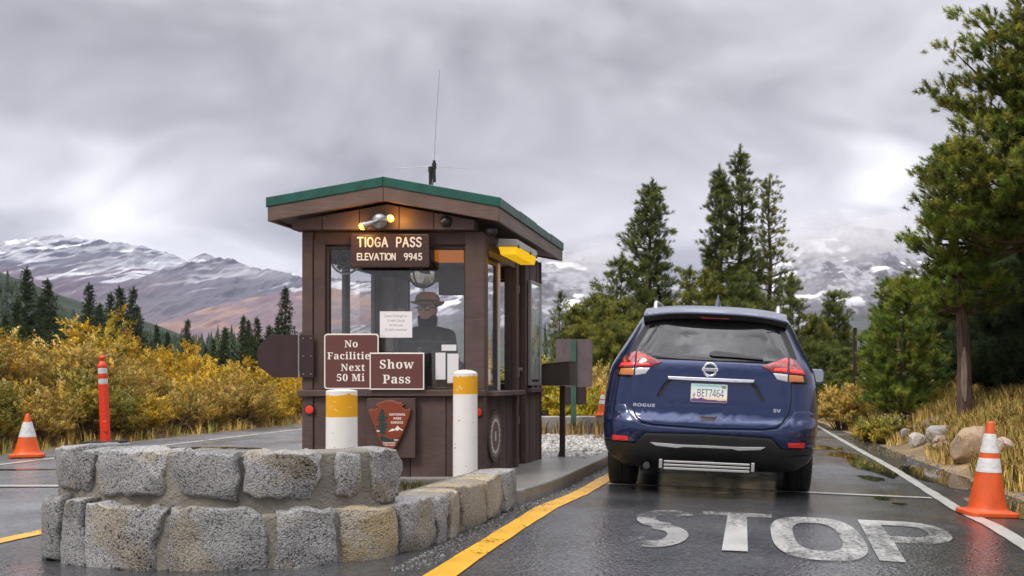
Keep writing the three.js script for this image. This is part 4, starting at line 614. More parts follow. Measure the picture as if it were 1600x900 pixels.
{
  // local frame: feet at 0, faces +z (toward the window)
  const [px, , pz] = at(668, 500, 9.42), p = thing('person', 'person in a dark jacket, tan brimmed hat and glasses standing inside the booth', 'person', [px, BY + 0.085 - 0.11, pz]);
  const bones = [[[0, 0.92, 0], [0, 1.15, 0.0], 0.15, 0.15], [[-0.07, 1.16, 0], [-0.09, 1.27, 0], 0.12, 0.11], [[0.07, 1.16, 0], [0.09, 1.27, 0], 0.12, 0.11], [[0, 1.28, 0], [0, 1.42, 0.01], 0.075, 0.058],
    [[-0.19, 1.29, 0], [-0.24, 1.05, 0.06], 0.068, 0.056], [[-0.24, 1.05, 0.06], [-0.16, 0.98, 0.29], 0.054, 0.042], [[0.19, 1.29, 0], [0.25, 1.05, 0.06], 0.068, 0.056], [[0.25, 1.05, 0.06], [0.15, 0.98, 0.29], 0.054, 0.042],
    [[-0.09, 0.9, 0], [-0.1, 0.48, 0.02], 0.09, 0.062], [[-0.1, 0.48, 0.02], [-0.1, 0.08, 0], 0.06, 0.045], [[0.09, 0.9, 0], [0.1, 0.48, 0.02], 0.09, 0.062], [[0.1, 0.48, 0.02], [0.1, 0.08, 0], 0.06, 0.045], [[-0.1, 0.045, 0], [-0.11, 0.035, 0.16], 0.045, 0.035], [[0.1, 0.045, 0], [0.11, 0.035, 0.16], 0.045, 0.035]];
  const body = sdfMesh([0, 0.76, 0.06], 0.82, 96, (x, y, z) => { let d = 9; for (const [A, B, a, b] of bones) d = smin(d, cap(x, y, z, A, B, a, b), 0.045); return d; });
  const skin = mat(lin(0.50, 0.29, 0.21), 0.5), coat = mat(lin(0.035, 0.042, 0.036), 0.8, { bumpMap: T.grainBump });
  // hands close on the desk edge, fingers bent
  const hands = []; for (const s of [-1, 1]) { const H = [[[0, 0, 0], [0, -0.005, 0.07], 0.028, 0.032]]; [[-0.026, 0.068], [-0.009, 0.076], [0.009, 0.072], [0.026, 0.06]].forEach(([fx, l], i) => { H.push([[fx, -0.003, 0.075], [fx * 1.2, -0.012, 0.075 + l * 0.5], 0.0095, 0.009], [[fx * 1.2, -0.012, 0.075 + l * 0.5], [fx * 1.2, -0.035, 0.075 + l * 0.9], 0.009, 0.008]); }); H.push([[-s * 0.025, 0, 0.03], [-s * 0.05, -0.012, 0.07], 0.012, 0.009]); hands.push(sdfMesh([0, -0.01, 0.07], 0.11, 64, (x, y, z) => { let d = 9; for (const [A, B, a, b] of H) d = smin(d, cap(x, y, z, A, B, a, b), 0.008); return d; }).translate(s * 0.155, 0.985, 0.29)); }
  const head = sdfMesh([0, 1.52, 0.03], 0.17, 84, (x, y, z) => { let d = ell(x, y, z, [0, 1.55, 0.005], [0.078, 0.105, 0.095]); d = smin(d, ell(x, y, z, [0, 1.475, 0.035], [0.055, 0.055, 0.06]), 0.04); d = smin(d, cap(x, y, z, [0, 1.55, 0.098], [0, 1.51, 0.117], 0.009, 0.015), 0.012); for (const s of [-1, 1]) { d = smin(d, ell(x, y, z, [s * 0.08, 1.53, 0], [0.012, 0.03, 0.02]), 0.008); d = Math.max(d, -ell(x, y, z, [s * 0.032, 1.545, 0.108], [0.018, 0.011, 0.014])); } d = Math.max(d, -ell(x, y, z, [0, 1.468, 0.1], [0.024, 0.004, 0.012])); d = smin(d, cap(x, y, z, [0, 1.36, 0], [0, 1.44, 0.01], 0.055, 0.055), 0.03); return d; });
  const clean = (g) => { const n = ni(g); n.deleteAttribute('uv'); return n; };
  const clothes = clean(body), flesh = mergeGeometries([clean(head), ...hands.map(clean)]);
  const one = mergeGeometries([clothes, flesh], true); const bm = shade(new THREE.Mesh(one, [coat, skin])); bm.name = 'body'; p.add(bm);
  const hat = lathe([[0, 1.70], [0.06, 1.695], [0.098, 1.665], [0.106, 1.63], [0.108, 1.598], [0.125, 1.59], [0.150, 1.592], [0.151, 1.587], [0.09, 1.582], [0, 1.585]].reverse(), 40); const hp = hat.attributes.position; for (let i = 0; i < hp.count; i++) { const x = hp.getX(i), z = hp.getZ(i), r = Math.hypot(x, z); if (r > 0.1) hp.setY(i, hp.getY(i) + 0.02 * (x * x - z * z) / (r * r)); } hat.computeVertexNormals(); part(p, 'hat', hat, mat(lin(0.36, 0.21, 0.11), 0.8));
  part(p, 'badge', cyl(0.018, 0.018, 0.006, 8).rotateX(Math.PI / 2).translate(0.085, 1.22, 0.128), mat(lin(0.6, 0.42, 0.12), 0.3, { metalness: 0.8 })); part(p, 'sleeve_patch', new THREE.SphereGeometry(0.035, 14, 10).scale(0.35, 1.2, 0.9).translate(-0.262, 1.2, 0.02), mat(lin(0.3, 0.27, 0.2), 0.8));
  part(p, 'hat_band', lathe([[0.1095, 1.597], [0.108, 1.622]], 36), M.black);
  part(p, 'glasses', merge([new THREE.TorusGeometry(0.026, 0.0032, 8, 24).translate(-0.033, 1.545, 0.108), new THREE.TorusGeometry(0.026, 0.0032, 8, 24).translate(0.033, 1.545, 0.108), bx(-0.008, 0.008, 1.549, 1.554, 0.106, 0.11, 0), bx(-0.085, -0.06, 1.547, 1.552, 0.0, 0.106, 0), bx(0.06, 0.085, 1.547, 1.552, 0, 0.106, 0)]), M.black);
  const hair = sdfMesh([0, 1.54, -0.03], 0.15, 56, (x, y, z) => Math.max(ell(x, y, z, [0, 1.55, -0.012], [0.084, 0.108, 0.098]), z - 0.03 + (1.52 - y) * 0.3)); part(p, 'hair', hair, mat(lin(0.03, 0.02, 0.015), 0.7));
  const collar = lathe([[0.07, 1.37], [0.085, 1.40], [0.088, 1.47], [0.076, 1.49], [0.07, 1.40]], 30); part(p, 'collar', collar, coat);
}
// ---------------------------------------------------------------- dark blue SUV (local: x right, y up from the ground, z toward the rear, tail at z = 0)
{
  const tailD = 8.42, cx = -0.34;
  const car = thing('suv', 'dark blue SUV stopped in the lane beside the brown booth, seen from behind', 'car', [cx, roadY(cx, 9.3) - 0.012, -tailD]);
  car.rotation.set(-0.010, 0, -0.044);
  const paintM = mat(lin(0.006, 0.020, 0.088), 0.24, { metalness: 0.5, clearcoat: 1, clearcoatRoughness: 0.04 });
  const gap = mat(lin(0.006, 0.006, 0.008), 0.6), plastic = mat(lin(0.014, 0.014, 0.015), 0.5, { bumpMap: rep(T.grainBump, 30), bumpScale: 0.0004 });
  const glassB = mat(lin(0.006, 0.007, 0.008), 0.015, { ior: 1.6 });
  // stations by height: half width, rear z, front z, roundness of the rear corner
  const ST = [[0.24, 0.78, -0.20, -4.45], [0.32, 0.86, -0.08, -4.58], [0.42, 0.90, -0.01, -4.62], [0.54, 0.915, 0.02, -4.63], [0.64, 0.92, 0.012, -4.62], [0.70, 0.92, -0.03, -4.60], [0.82, 0.917, -0.055, -4.56], [0.95, 0.905, -0.07, -4.40], [1.02, 0.895, -0.078, -4.10], [1.08, 0.88, -0.088, -3.72], [1.15, 0.85, -0.115, -3.45], [1.25, 0.80, -0.185, -3.15], [1.36, 0.745, -0.27, -2.88], [1.46, 0.70, -0.35, -2.66], [1.54, 0.66, -0.42, -2.46], [1.59, 0.62, -0.50, -2.30], [1.63, 0.55, -0.66, -2.12], [1.655, 0.44, -0.86, -1.95], [1.67, 0.25, -1.1, -1.75]];
  const st = (y, c) => { let i = 0; while (i < ST.length - 2 && y > ST[i + 1][0]) i++; const g = (k) => ST[clamp(k, 0, ST.length - 1)], t = clamp((y - ST[i][0]) / (ST[i + 1][0] - ST[i][0])), p0 = g(i - 1)[c], p1 = g(i)[c], p2 = g(i + 1)[c], p3 = g(i + 2)[c]; return 0.5 * (2 * p1 + (p2 - p0) * t + (2 * p0 - 5 * p1 + 4 * p2 - p3) * t * t + (3 * p1 - p0 - 3 * p2 + p3) * t * t * t); };
  const RC = 0.30, RD = 0.34;
  function rearZ(x, y) { const w = st(y, 1) + 0.002, r = st(y, 2), a = Math.abs(x), t = clamp((a - (w - RC)) / RC); return r - 0.05 * (x / w) ** 2 - RD * (1 - Math.sqrt(Math.max(1 - t * t, 0))); }
  // body loft
  const NB = 26, NS = 12, loop = (y) => {
    const w = st(y, 1), f = st(y, 3), pts = [], zc = rearZ(w, y), xs = [];
    for (let i = 0; i <= NB; i++) { const a = -Math.PI / 2 + Math.PI * i / NB; xs.push(w * Math.sin(a)); }
    for (const x of xs) pts.push([x, y, rearZ(x, y)]);
    const fr = Math.min(0.5, (zc - f) * 0.3);
    for (let i = 1; i <= NS; i++) pts.push([w, y, mix(zc, f + fr, i / (NS + 1))]);
    for (let i = 0; i <= NB; i++) { const a = Math.PI / 2 - Math.PI * i / NB, x = w * Math.sin(a), t = clamp((Math.abs(x) - (w - 0.45)) / 0.45); pts.push([x, y, f + 0.08 * (x / w) ** 2 * (fr / 0.5) + (fr - 0.08 * fr / 0.5) * (1 - Math.sqrt(Math.max(1 - t * t, 0)))]); }
    for (let i = NS; i >= 1; i--) pts.push([-w, y, mix(zc, f + fr, i / (NS + 1))]);
    return pts;
  };
  const ys = []; for (let y = 0.24; y < 1.67; y += 0.035) ys.push(y); ys.push(1.67);
  const P = [], I = [], n = loop(0.5).length; for (const y of ys) for (const q of loop(y)) P.push(...q);
  for (let j = 0; j < ys.length - 1; j++) for (let i = 0; i < n; i++) { const a = j * n + i, b = j * n + (i + 1) % n, c = a + n, e = b + n; I.push(a, b, c, b, e, c); }
  const capC = (j, up) => { const o = P.length / 3, q = loop(ys[j]); P.push(0, ys[j] + (up ? 0.006 : 0), (q[NB / 2][2] + q[NB + NS + 1 + NB / 2][2]) / 2); for (let i = 0; i < n; i++) { const a = j * n + i, b = j * n + (i + 1) % n; up ? I.push(a, b, o) : I.push(b, a, o); } };
  capC(0, false); capC(ys.length - 1, true);
  let bodyG = new THREE.BufferGeometry(); bodyG.setAttribute('position', new THREE.Float32BufferAttribute(P, 3)); bodyG.setIndex(I); bodyG.computeVertexNormals(); bodyG.setAttribute('uv', new THREE.Float32BufferAttribute(new Float32Array(P.length / 3 * 2), 2));
  const ev = new Evaluator(); ev.useGroups = false; let brush = new Brush(bodyG, paintM); brush.updateMatrixWorld();
  for (const s of [-1, 1]) for (const z of [-0.98, -3.68]) { const c = new Brush(new THREE.CylinderGeometry(0.415, 0.415, 0.34, 40).rotateZ(Math.PI / 2).translate(s * 0.84, 0.37, z), gap); c.updateMatrixWorld(); brush = ev.evaluate(brush, c, SUBTRACTION); }
  bodyG = brush.geometry; bodyG.clearGroups?.();
  const body = part(car, 'body', bodyG, paintM);
  // a patch laid on the tail: outline in x, y, stood off the body skin
  function skin(parent, name, pts, m, lift, depth = 0.006, bevel = 0.003, holes = [], max = 0.07) {
    const s = pts.isShape ? pts : poly(pts); for (const h of holes) s.holes.push(new THREE.Path(h.map(([x, y]) => new THREE.Vector2(x, y))));
    let g = new THREE.ExtrudeGeometry(s, { depth, bevelEnabled: bevel > 0, bevelThickness: bevel, bevelSize: bevel, bevelOffset: -bevel, bevelSegments: 2, curveSegments: 8 });
    g = smooth0(new TessellateModifier(max, 7).modify(ni(g))); const p = g.attributes.position, N = g.attributes.normal, e = 0.006;
    for (let i = 0; i < p.count; i++) {
      const x = p.getX(i), y = p.getY(i), hx = (rearZ(x + e, y) - rearZ(x - e, y)) / (2 * e), hy = (rearZ(x, y + e) - rearZ(x, y - e)) / (2 * e), nz = N.getZ(i), q = V3(N.getX(i) - nz * clamp(hx, -4, 4), N.getY(i) - nz * clamp(hy, -4, 4), nz).normalize();
      N.setXYZ(i, q.x, q.y, q.z); p.setZ(i, p.getZ(i) - bevel + lift + rearZ(x, y));
    }
    return part(parent, name, g, m);
  }
  // crease-aware normals: smooth within 35 degrees
  function smooth0(g) {
    g = ni(g); g.deleteAttribute('uv'); g.computeVertexNormals(); const p = g.attributes.position, f = g.attributes.normal, map = new Map(), N = new Float32Array(p.count * 3);
    for (let i = 0; i < p.count; i++) { const k = Math.round(p.getX(i) * 5e3) + '_' + Math.round(p.getY(i) * 5e3) + '_' + Math.round(p.getZ(i) * 5e3); (map.get(k) ?? map.set(k, []).get(k)).push(i); }
    for (const L of map.values()) for (const i of L) { let x = 0, y = 0, z = 0; for (const j of L) { const d = f.getX(i) * f.getX(j) + f.getY(i) * f.getY(j) + f.getZ(i) * f.getZ(j); if (d > 0.8) { x += f.getX(j); y += f.getY(j); z += f.getZ(j); } } const l = Math.hypot(x, y, z) || 1; N.set([x / l, y / l, z / l], i * 3); }
    g.setAttribute('normal', new THREE.BufferAttribute(N, 3)); return g;
  }
  const mir = (pts) => pts.map(([x, y]) => [-x, y]).reverse();
  const sym = (half) => [...half, ...mir(half)];            // half: the right side, top centre outwards and down to bottom centre
  // tailgate: dark shadow gap under a proud painted skin with the recessed number plate well
  const gateHalf = [[0.0, 1.150], [0.60, 1.150], [0.655, 1.11], [0.665, 1.02], [0.668, 0.86], [0.655, 0.76], [0.60, 0.67], [0.555, 0.63], [0.45, 0.612], [0.0, 0.60]];
  skin(car, 'tailgate_gap', sym(gateHalf.map(([x, y]) => [x ? x + 0.007 : 0, y > 1.1 ? y + 0.004 : y - 0.007])), gap, 0.001, 0.004, 0);
  const well = [[-0.345, 1.005], [0.345, 1.005], [0.395, 0.955], [0.455, 0.845], [0.43, 0.815], [0.32, 0.795], [-0.32, 0.795], [-0.43, 0.815], [-0.455, 0.845], [-0.395, 0.955]];
  const gate = skin(car, 'tailgate', sym(gateHalf), paintM, 0.006, 0.022, 0.006, [well]);
  skin(gate, 'plate_well', well.map(([x, y]) => [x * 1.02, 0.9 + (y - 0.9) * 1.04]), paintM, 0.006, 0.004, 0);
  for (const s of [1, -1]) { const w = [[0.325, 0.985], [0.375, 0.975], [0.452, 0.848], [0.425, 0.832], [0.40, 0.87]]; skin(gate, 'well_shade', s > 0 ? w : mir(w), plastic, 0.0115, 0.003, 0); }  // black shapes painting in the shade at both sides of the plate well
  skin(gate, 'chrome_strip', [[-0.36, 1.012], [0.36, 1.012], [0.352, 0.985], [0.2, 0.982], [-0.2, 0.982], [-0.352, 0.985]], M.chrome, 0.022, 0.022, 0.005);
  skin(gate, 'handle_recess', [[-0.082, 0.70], [0.068, 0.70], [0.05, 0.662], [-0.064, 0.662]], plastic, 0.0285, 0.002, 0.001);
  skin(gate, 'handle', [[-0.07, 0.693], [0.056, 0.693], [0.05, 0.684], [-0.064, 0.684]], gap, 0.032, 0.004, 0.002);
  // number plate
  const plate = part(gate, 'number_plate', ext(rrect(0.305, 0.153, 0.012), 0.003, 0.001).translate(-0.012, 0.885, rearZ(0, 0.885) + 0.020), M.alu);
  const pl = printed(car, rrect(0.302, 0.15, 0.012), 0.305, 0.153, 0, canvasTex(610, 306, (g, W, H) => {
    const gr = ['#b5d8dc', '#d6e6e6', '#e9ecea', '#efeeea', '#f0ece2', '#f0e6cf']; gr.forEach((c, i) => { g.fillStyle = c; g.fillRect(0, i * 52, W, 53); });
    g.fillStyle = '#efd9a8'; g.fillRect(0, 236, W, 70); g.fillStyle = '#6f4a86'; g.beginPath(); g.moveTo(0, 306); g.lineTo(0, 262); g.lineTo(70, 240); g.lineTo(120, 252); g.lineTo(180, 226); g.lineTo(235, 250); g.lineTo(300, 262); g.lineTo(400, 258); g.lineTo(480, 270); g.lineTo(W, 262); g.lineTo(W, 306); g.fill();
    g.fillStyle = '#5f7f5e'; g.fillRect(52, 150, 12, 100); g.fillRect(36, 172, 10, 40); g.fillRect(36, 204, 22, 9); g.fillRect(70, 162, 10, 36); g.fillRect(60, 190, 18, 9);
    g.fillStyle = '#5a9aa0'; g.font = 'bold 40px serif'; g.textAlign = 'center'; g.fillText('GRAND CANYON STATE', W / 2, 44, 330); g.fillStyle = '#30343a'; g.fillRect(520, 26, 62, 40); g.fillStyle = '#c9cdd0'; g.fillRect(526, 42, 50, 8);
    g.fillStyle = '#23292b'; g.font = '176px sans-serif'; g.save(); g.translate(W / 2 + 22, 214); g.scale(0.66, 1); g.fillText('BET7464', 0, 0); g.restore();
    g.strokeStyle = '#b9b7a4'; g.lineWidth = 8; g.strokeRect(4, 4, W - 8, H - 8);
  }), 0.35, 'plate_print'); pl.removeFromParent(); pl.position.set(-0.012, 0.885, rearZ(0, 0.885) + 0.0245); plate.add(pl);
  for (const x of [-0.1, 0.1]) part(plate, 'bolt', cyl(0.006, 0.006, 0.004, 10).rotateX(Math.PI / 2).translate(x - 0.012, 0.95, rearZ(0, 0.885) + 0.026), M.steel);
  // round badge with a bar across
  const bz = rearZ(0, 1.085) + 0.034, badge = part(gate, 'badge', new THREE.TorusGeometry(0.052, 0.0105, 14, 48).scale(1, 1, 0.6).translate(-0.012, 1.08, bz), M.chrome);
  part(badge, 'badge_bar', ext(rrect(0.135, 0.026, 0.004), 0.008, 0.002).translate(-0.012, 1.08, bz), M.chrome);
  const word = (t, size, x, y, z, m, parent, sx = 1.25, dp = 0.003) => { const g = new TextGeometry(t, { font, size, depth: dp, curveSegments: 4 }); g.computeBoundingBox(); const w = g.boundingBox.max.x; g.translate(-w / 2, 0, 0); g.scale(sx, 1, 1); g.translate(x, y, z); if (z === 0) { const p = g.attributes.position; for (let i = 0; i < p.count; i++) p.setZ(i, p.getZ(i) + 0.0255 + rearZ(p.getX(i), p.getY(i))); g.computeVertexNormals(); } return part(parent, 'lettering', g, m); };
  word('NISSAN', 0.0165, -0.012, 1.072, bz + 0.0095, mat(lin(0.05, 0.05, 0.055), 0.4), badge, 1.35, 0.001);
  word('ROGUE', 0.026, -0.545, 0.752, 0, M.chrome, gate, 1.55, 0.006); word('SV', 0.027, 0.555, 0.752, 0, M.chrome, gate, 1.5, 0.006);
  // rear window, spoiler, high lamp, wiper
  const gl = sym([[0, 1.478], [0.50, 1.478], [0.555, 1.45], [0.60, 1.35], [0.652, 1.22], [0.648, 1.195], [0.60, 1.180], [0.3, 1.160], [0, 1.158]]);
  skin(car, 'window_surround', sym([[0, 1.5], [0.56, 1.5], [0.60, 1.47], [0.662, 1.34], [0.712, 1.205], [0.69, 1.165], [0, 1.152]]), gap, 0.002, 0.006, 0.002);
  const rw = skin(car, 'rear_window', gl, glassB, 0.009, 0.004, 0.002);
  {
    const sp = [[-0.02, 1.50], [0.10, 1.55], [0.124, 1.566], [0.116, 1.576], [-0.05, 1.622], [-0.2, 1.652]]; // section: z offset, y
    const W = 25, Pp = [], Ii = []; for (let i = 0; i <= W; i++) { const t = -1 + 2 * i / W, c = Math.abs(t), x = t * (0.62), f = 1 - 0.35 * c ** 4, dy = -0.045 * c ** 3.0; for (const [z, y] of sp) Pp.push(x, y + dy * (1 - 0.2 * z), -0.42 - 0.07 * c * c + z * f); }
    const K = sp.length; for (let i = 0; i < W; i++) for (let k = 0; k < K; k++) { const a = i * K + k, b = i * K + (k + 1) % K; Ii.push(a, a + K, b, b, a + K, b + K); } for (let k = 1; k < K - 1; k++) { Ii.push(0, k, k + 1); const o = W * K; Ii.push(o, o + k + 1, o + k); }
    const g = new THREE.BufferGeometry(); g.setAttribute('position', new THREE.Float32BufferAttribute(Pp, 3)); g.setIndex(Ii); const sg = smooth0(g); const spo = part(car, 'spoiler', sg, paintM);
    // black underside lip
    const lip = []; const li = []; const ls = [[-0.02, 1.490], [0.102, 1.522], [0.129, 1.562], [0.122, 1.570], [0.09, 1.54], [-0.05, 1.485]]; for (let i = 0; i <= W; i++) { const t = -1 + 2 * i / W, c = Math.abs(t), x = t * 0.615, f = 1 - 0.35 * c ** 4, dy = -0.045 * c ** 3 - 0.004; for (const [z, y] of ls) lip.push(x, y + dy * (1 - 0.2 * z), -0.42 - 0.07 * c * c + z * f); } const K2 = ls.length; for (let i = 0; i < W; i++) for (let k = 0; k < K2; k++) { const a = i * K2 + k, b = i * K2 + (k + 1) % K2; li.push(a, a + K2, b, b, a + K2, b + K2); } const g2 = new THREE.BufferGeometry(); g2.setAttribute('position', new THREE.Float32BufferAttribute(lip, 3)); g2.setIndex(li); part(spo, 'spoiler_lip', smooth0(g2), gap);
    part(spo, 'brake_lamp', bx(-0.12, 0.12, 1.520, 1.535, -0.322, -0.312, 0.003).rotateX(0), mat(lin(0.25, 0.012, 0.015), 0.15));
  }
  const wz = (x, y) => rearZ(x, y) + 0.02; const wiper = skin(rw, 'wiper', [[-0.02, 1.228], [0.02, 1.242], [0.16, 1.232], [0.42, 1.196], [0.425, 1.182], [0.2, 1.192], [0.0, 1.196], [-0.025, 1.208]], plastic, 0.02, 0.014, 0.004);
  // tail lamps: red over clear and amber, split by the tailgate line
  const red = mat(lin(0.22, 0.006, 0.012), 0.08, { clearcoat: 1 }), redGlow = mat(lin(0.9, 0.06, 0.05), 0.2, { emissive: new THREE.Color(0xff2a22), emissiveIntensity: 0.5 }), clear = mat(lin(0.55, 0.55, 0.56), 0.1, { metalness: 0.4, clearcoat: 1 }), amber = mat(lin(0.5, 0.17, 0.03), 0.12, { clearcoat: 1 }), smoke = mat(lin(0.02, 0.008, 0.01), 0.1);
  for (const s of [1, -1]) {
    const lamp = new THREE.Group(); lamp.name = 'tail_lamp'; car.add(lamp); const q = (pts) => (s > 0 ? pts : mir(pts));
    skin(lamp, 'lamp_bed', q([[0.405, 1.128], [0.625, 1.222], [0.70, 1.20], [0.79, 1.09], [0.815, 1.0], [0.72, 1.0], [0.52, 1.022]]), smoke, 0.02, 0.006, 0.002);
    skin(lamp, 'red_lens', q([[0.412, 1.128], [0.625, 1.216], [0.634, 1.212], [0.634, 1.078], [0.50, 1.085]]), red, 0.027, 0.010, 0.004);
    skin(lamp, 'red_lens', q([[0.646, 1.215], [0.70, 1.193], [0.786, 1.09], [0.79, 1.072], [0.646, 1.076]]), red, 0.027, 0.010, 0.004);
    skin(lamp, 'glowing_bar', q([[0.53, 1.116], [0.627, 1.118], [0.627, 1.092], [0.515, 1.098]]), redGlow, 0.0375, 0.003, 0.001); skin(lamp, 'glowing_bar', q([[0.653, 1.116], [0.758, 1.108], [0.774, 1.086], [0.653, 1.091]]), redGlow, 0.0375, 0.003, 0.001);
    skin(lamp, 'glowing_bar', q([[0.622, 1.12], [0.628, 1.2], [0.52, 1.155], [0.515, 1.146], [0.612, 1.186]]), redGlow, 0.0375, 0.002, 0.0005);
    skin(lamp, 'reversing_lens', q([[0.51, 1.077], [0.634, 1.070], [0.634, 1.006], [0.545, 1.024]]), clear, 0.027, 0.007, 0.003); skin(lamp, 'amber_lens', q([[0.646, 1.068], [0.765, 1.063], [0.775, 1.012], [0.646, 1.008]]), amber, 0.027, 0.007, 0.003);
  }
  // bumper: painted skin, black lower apron, bright strip, reflectors
  const bumpHalf = [[0, 0.588], [0.45, 0.600], [0.57, 0.616], [0.66, 0.70], [0.70, 0.765], [0.84, 0.768], [0.89, 0.74], [0.90, 0.56], [0.885, 0.47], [0.62, 0.455], [0.52, 0.545], [0, 0.555]];
  skin(car, 'bumper', sym(bumpHalf), paintM, 0.004, 0.03, 0.010);
  const apron = skin(car, 'bumper_apron', sym([[0, 0.549], [0.515, 0.538], [0.60, 0.45], [0.87, 0.462], [0.875, 0.40], [0.83, 0.31], [0.74, 0.25], [0, 0.245]]), plastic, 0.004, 0.022, 0.008);
  skin(apron, 'bright_strip', [[-0.475, 0.463], [-0.22, 0.455], [0, 0.457], [0.22, 0.455], [0.475, 0.463], [0.43, 0.437], [0.25, 0.425], [0.2, 0.436], [-0.2, 0.436], [-0.25, 0.425], [-0.43, 0.437]], mat(lin(0.75, 0.76, 0.78), 0.3, { metalness: 0.6 }), 0.028, 0.008, 0.003);
  for (const s of [1, -1]) { const r = [[0.655, 0.505], [0.80, 0.508], [0.795, 0.462], [0.66, 0.468]]; skin(apron, 'red_reflector', s > 0 ? r : mir(r), mat(lin(0.72, 0.02, 0.02), 0.15, { clearcoat: 1 }), 0.036, 0.006, 0.003); }
  // tow hitch step with three bright slats
  const step = part(car, 'hitch_step', merge([bx(-0.36, 0.36, 0.245, 0.262, 0.0, 0.10), bx(-0.05, 0.05, 0.25, 0.33, -0.3, 0.0)]), gap); for (const [y, h] of [[0.318, 0.018], [0.29, 0.018], [0.262, 0.02]]) part(step, 'slat', bx(-0.35, 0.35, y - h / 2, y + h / 2, 0.085, 0.103, 0.004), M.alu); for (const x of [-0.375, 0.375]) part(step, 'end_plate', bx(x - 0.014, x + 0.014, 0.262, 0.335, 0.08, 0.106, 0.004), M.alu);
  part(car, 'exhaust', cyl(0.028, 0.028, 0.3, 20).rotateX(Math.PI / 2).translate(-0.5, 0.27, -0.15), mat(lin(0.1, 0.1, 0.1), 0.4, { metalness: 0.8 })); part(car, 'rear_axle', merge([cyl(0.045, 0.045, 1.3, 14).rotateZ(Math.PI / 2).translate(0, 0.30, -0.98), bx(-0.75, -0.3, 0.22, 0.27, -0.98, -0.9), bx(0.3, 0.75, 0.22, 0.27, -0.98, -0.9)]), gap);
  // wheels
  const tyreG = lathe([[0.235, -0.105], [0.30, -0.117], [0.335, -0.112], [0.352, -0.09], [0.358, -0.06], [0.3585, -0.02], [0.353, -0.016], [0.353, -0.010], [0.3585, -0.006], [0.359, 0.012], [0.353, 0.015], [0.353, 0.022], [0.3585, 0.026], [0.358, 0.06], [0.352, 0.09], [0.335, 0.112], [0.30, 0.117], [0.235, 0.105]], 56).rotateZ(Math.PI / 2);
  const rimG = merge([lathe([[0.0, 0.07], [0.05, 0.075], [0.06, 0.05], [0.19, 0.045], [0.215, 0.085], [0.236, 0.10], [0.236, -0.10]].reverse(), 40).rotateZ(-Math.PI / 2), ...Array.from({ length: 5 }, (_, i) => bx(-0.035, 0.035, 0.04, 0.22, -0.02, 0.02, 0.01).rotateY(Math.PI / 2).translate(0.07, 0, 0).rotateX(i * 1.2566))]);
  for (const s of [-1, 1]) for (const z of [-0.98, -3.68]) { const w = new THREE.Group(); w.name = 'wheel'; w.position.set(s * 0.795, 0.358, z); if (s < 0) w.rotation.y = Math.PI; car.add(w); part(w, 'tyre', tyreG, M.rubber); part(w, 'rim', rimG, M.alu); }
  // mirrors, roof rails, fin, side windows, sills and arches
  for (const s of [-1, 1]) { const m = new THREE.Group(); m.name = 'door_mirror'; m.position.set(s * 1.03, 1.10, -2.55); car.add(m); part(m, 'mirror_housing', new RoundedBoxGeometry(0.20, 0.155, 0.11, 5, 0.05).translate(0, 0, -0.02), paintM); part(m, 'mirror_glass', ext(rrect(0.165, 0.125, 0.04), 0.004, 0.001).translate(0, 0, 0.032), mat(lin(0.35, 0.37, 0.4), 0.04, { metalness: 1 })); part(m, 'stalk', bx(-s * 0.22, -s * 0.07, -0.06, -0.02, -0.05, 0.0, 0.012), plastic); }
  for (const s of [-1, 1]) { const r = part(car, 'roof_rail', tube([[s * 0.545, 1.60, -0.68], [s * 0.55, 1.665, -0.76], [s * 0.555, 1.685, -1.0], [s * 0.55, 1.69, -1.6], [s * 0.53, 1.66, -2.15], [s * 0.53, 1.60, -2.25]], 0.019, 10, 40), M.alu); r.userData = {}; }
  { const g = new THREE.ConeGeometry(0.06, 0.12, 20, 4).scale(0.5, 1, 1.7), p = g.attributes.position; for (let i = 0; i < p.count; i++) p.setZ(i, p.getZ(i) + (p.getY(i) + 0.04) * 0.5); part(car, 'shark_fin', g.translate(0.0, 1.73, -0.98), paintM); part(car, 'fin_base', cyl(0.04, 0.05, 0.012, 20).scale(0.8, 1, 1.8).translate(0, 1.672, -0.98), paintM); }
  {
    // side glass: outline in z, y laid on the flank
    const flank = (s, pts, m, lift, name) => { let g = new TessellateModifier(0.12, 6).modify(ni(new THREE.ExtrudeGeometry(poly(pts), { depth: 0.006, bevelEnabled: false }))); const p = g.attributes.position; for (let i = 0; i < p.count; i++) { const z = p.getX(i), y = p.getY(i), k = p.getZ(i); p.setXYZ(i, s * (st(y, 1) + lift + k), y, z); } g = smooth0(g); const N = g.attributes.normal; part(car, name, g, m); };
    for (const s of [-1, 1]) { flank(s, [[-0.75, 1.17], [-0.82, 1.40], [-1.35, 1.50], [-1.35, 1.14]], glassB, 0.002, 'side_window'); flank(s, [[-1.42, 1.14], [-1.42, 1.51], [-2.1, 1.52], [-2.1, 1.12]], glassB, 0.002, 'side_window'); flank(s, [[-2.17, 1.12], [-2.17, 1.52], [-2.42, 1.49], [-3.15, 1.13]], glassB, 0.002, 'side_window'); flank(s, [[-1.45, 0.34], [-1.45, 0.46], [-3.2, 0.46], [-3.2, 0.34]], plastic, 0.004, 'sill_cladding'); for (const z of [-1.40, -2.14]) flank(s, [[z - 0.003, 0.48], [z - 0.003, 1.10], [z + 0.003, 1.10], [z + 0.003, 0.48]], gap, -0.0045, 'door_gap'); }
  }
}
